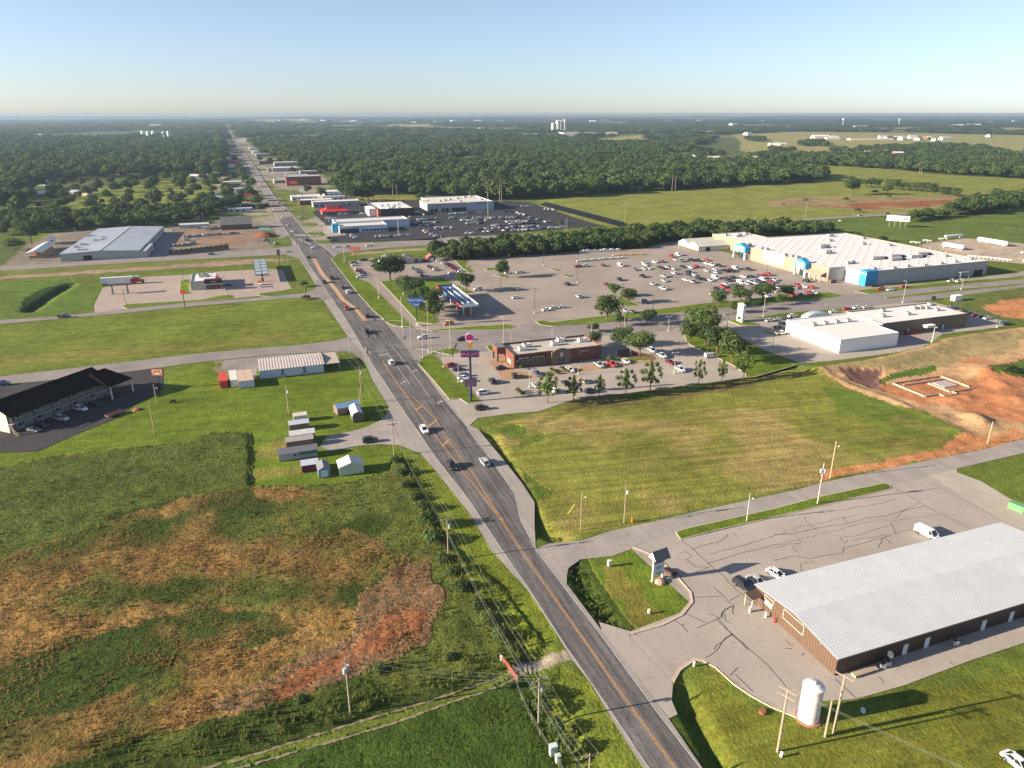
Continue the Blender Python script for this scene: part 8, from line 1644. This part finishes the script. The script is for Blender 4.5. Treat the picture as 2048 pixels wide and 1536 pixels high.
# signs on poles near the crossroads
def psign(k, x0, y0, ty, w_, h_, m_, lab, txt=None, tm=None, pm=None):
    px, py = z(k,[(x0,y0)])[0]; x, y = G(px, py); h = heightof(px, py, ty); t = thing('pole_sign', lab, 'sign', (x, y, 0)); MB().cyl((0,0,0),(0,0,h-h_),.2,n=8).build('pole', pm or M_TRIM, t)
    b1 = part_box('board', t, m_, -w_/2, w_/2, -.25, .25, h-h_, h)
    if txt: text_part('lettering', txt, h_*.5, tm or M_WHITEW, b1, (0,-.3,h-h_/2), FRONT)
psign('F',820,290,499,1.6,3.2,M_TRIM,'tall black sign on a black pole beyond the dark canopy'); psign('G',265,240,494,7,2.0,mat('red_brown_board',(.42,.10,.06),.6),'wide red sign above the used car lot'); psign('B',315,755,362,8,3.0,mat('dark_red_board',(.30,.03,.04),.6),'tall dark red sign on a long pole by the upper highway'); psign('B',385,830,376,4,4,M_GREYW,'grey square sign on a lattice mast beside the highway')
psign('Z',305,595,445,5,2,M_GREYW,'small grey sign on the dealership apron'); psign('E',1895,585,581,0.1+2.2,1.6,M_REDR,'small red sign on the forecourt grass'); psign('B',80,1025,455,9,2.0,mat('teal_board',(.15,.28,.30),.6),'wide teal sign in front of the left yard mulch'); psign('d',1578,1010,826,1.4,1.4,M_WHITEW,'white square sign on two legs in the highway grass wedge'); psign('Y',1615,2,440,2,1,M_WHITEW,'tiny white sign behind the store roof')
psign('a',100,1200,388,12,2.5,mat('dark_red_board',(.30,.03,.04),.6),'dark red sign at the left side of the upper highway')
mb = MB(); x_, y_ = G(*z('B',[(75,1010)])[0]); mb.lathe([(9,0),(7,1.2),(4,2.6),(1,3.4)],14); tag(mb.build('mulch_pile', mat('reddish_mulch',(.20,.07,.04),.95,var=.4,scale=1), loc=(x_, y_, 0)), 'rust brown mulch pile in the left yard near the crossroads', 'pile')
# rows of pallets and garden goods in the store car park
for i, (x0, y0, x1, y1, n, c, lab) in enumerate(((555,1142,850,1130,12,(.62,.62,.60),'white wrapped pallet stack along the rear edge of the car park'),(820,1165,1050,1158,12,(.55,.35,.15),'low orange and tan pallet in the garden goods row'),(530,1215,890,1188,13,(.50,.52,.50),'grey wrapped pallet in the second garden goods row'))):
    for k in range(n):
        px, py = z('C',[(x0+(x1-x0)*k/(n-1), y0+(y1-y0)*k/(n-1))])[0]; x, y = G(px, py); h_ = (1.9 if i == 0 else .8 if i == 1 else 1.1)*(.8+.4*((k*7)%5)/5)
        mb = MB().box(-1.2,1.2,-.6,.6,.15,h_); mb.box(-1.15,1.15,-.55,.55,0,.15,1); o = mb.build('goods_pallet', [mat('pallet_goods_%d' % i, c, .7, var=.2), M_WOOD], loc=(x, y, .04)); o.rotation_euler = (0,0,E20); tag(o, lab, 'pallet', 'pallets set out in the store car park')
for i, (x0, y0) in enumerate(((1640,470),(1655,380),(1400,380),(1420,610),(1385,555))): pass
# haze: one closed box of thin air round everything
hz = MB().box(-16000,16000,-600,15500,-40,91).build('haze', []); tag(hz, 'thin pale summer haze over the whole plain', 'haze', kind='stuff')
m = bpy.data.materials.new('haze_air'); m.use_nodes = True; nt_ = m.node_tree; nt_.nodes.remove(nt_.nodes['Principled BSDF'])
pv = nt_.nodes.new('ShaderNodeVolumePrincipled'); pv.inputs['Color'].default_value = (.38,.50,.66,1); pv.inputs['Density'].default_value = 9e-5; pv.inputs['Anisotropy'].default_value = .25
nt_.links.new(pv.outputs[0], nt_.nodes['Material Output'].inputs['Volume']); hz.data.materials.append(m)
S.cycles.volume_step_rate = 4.0
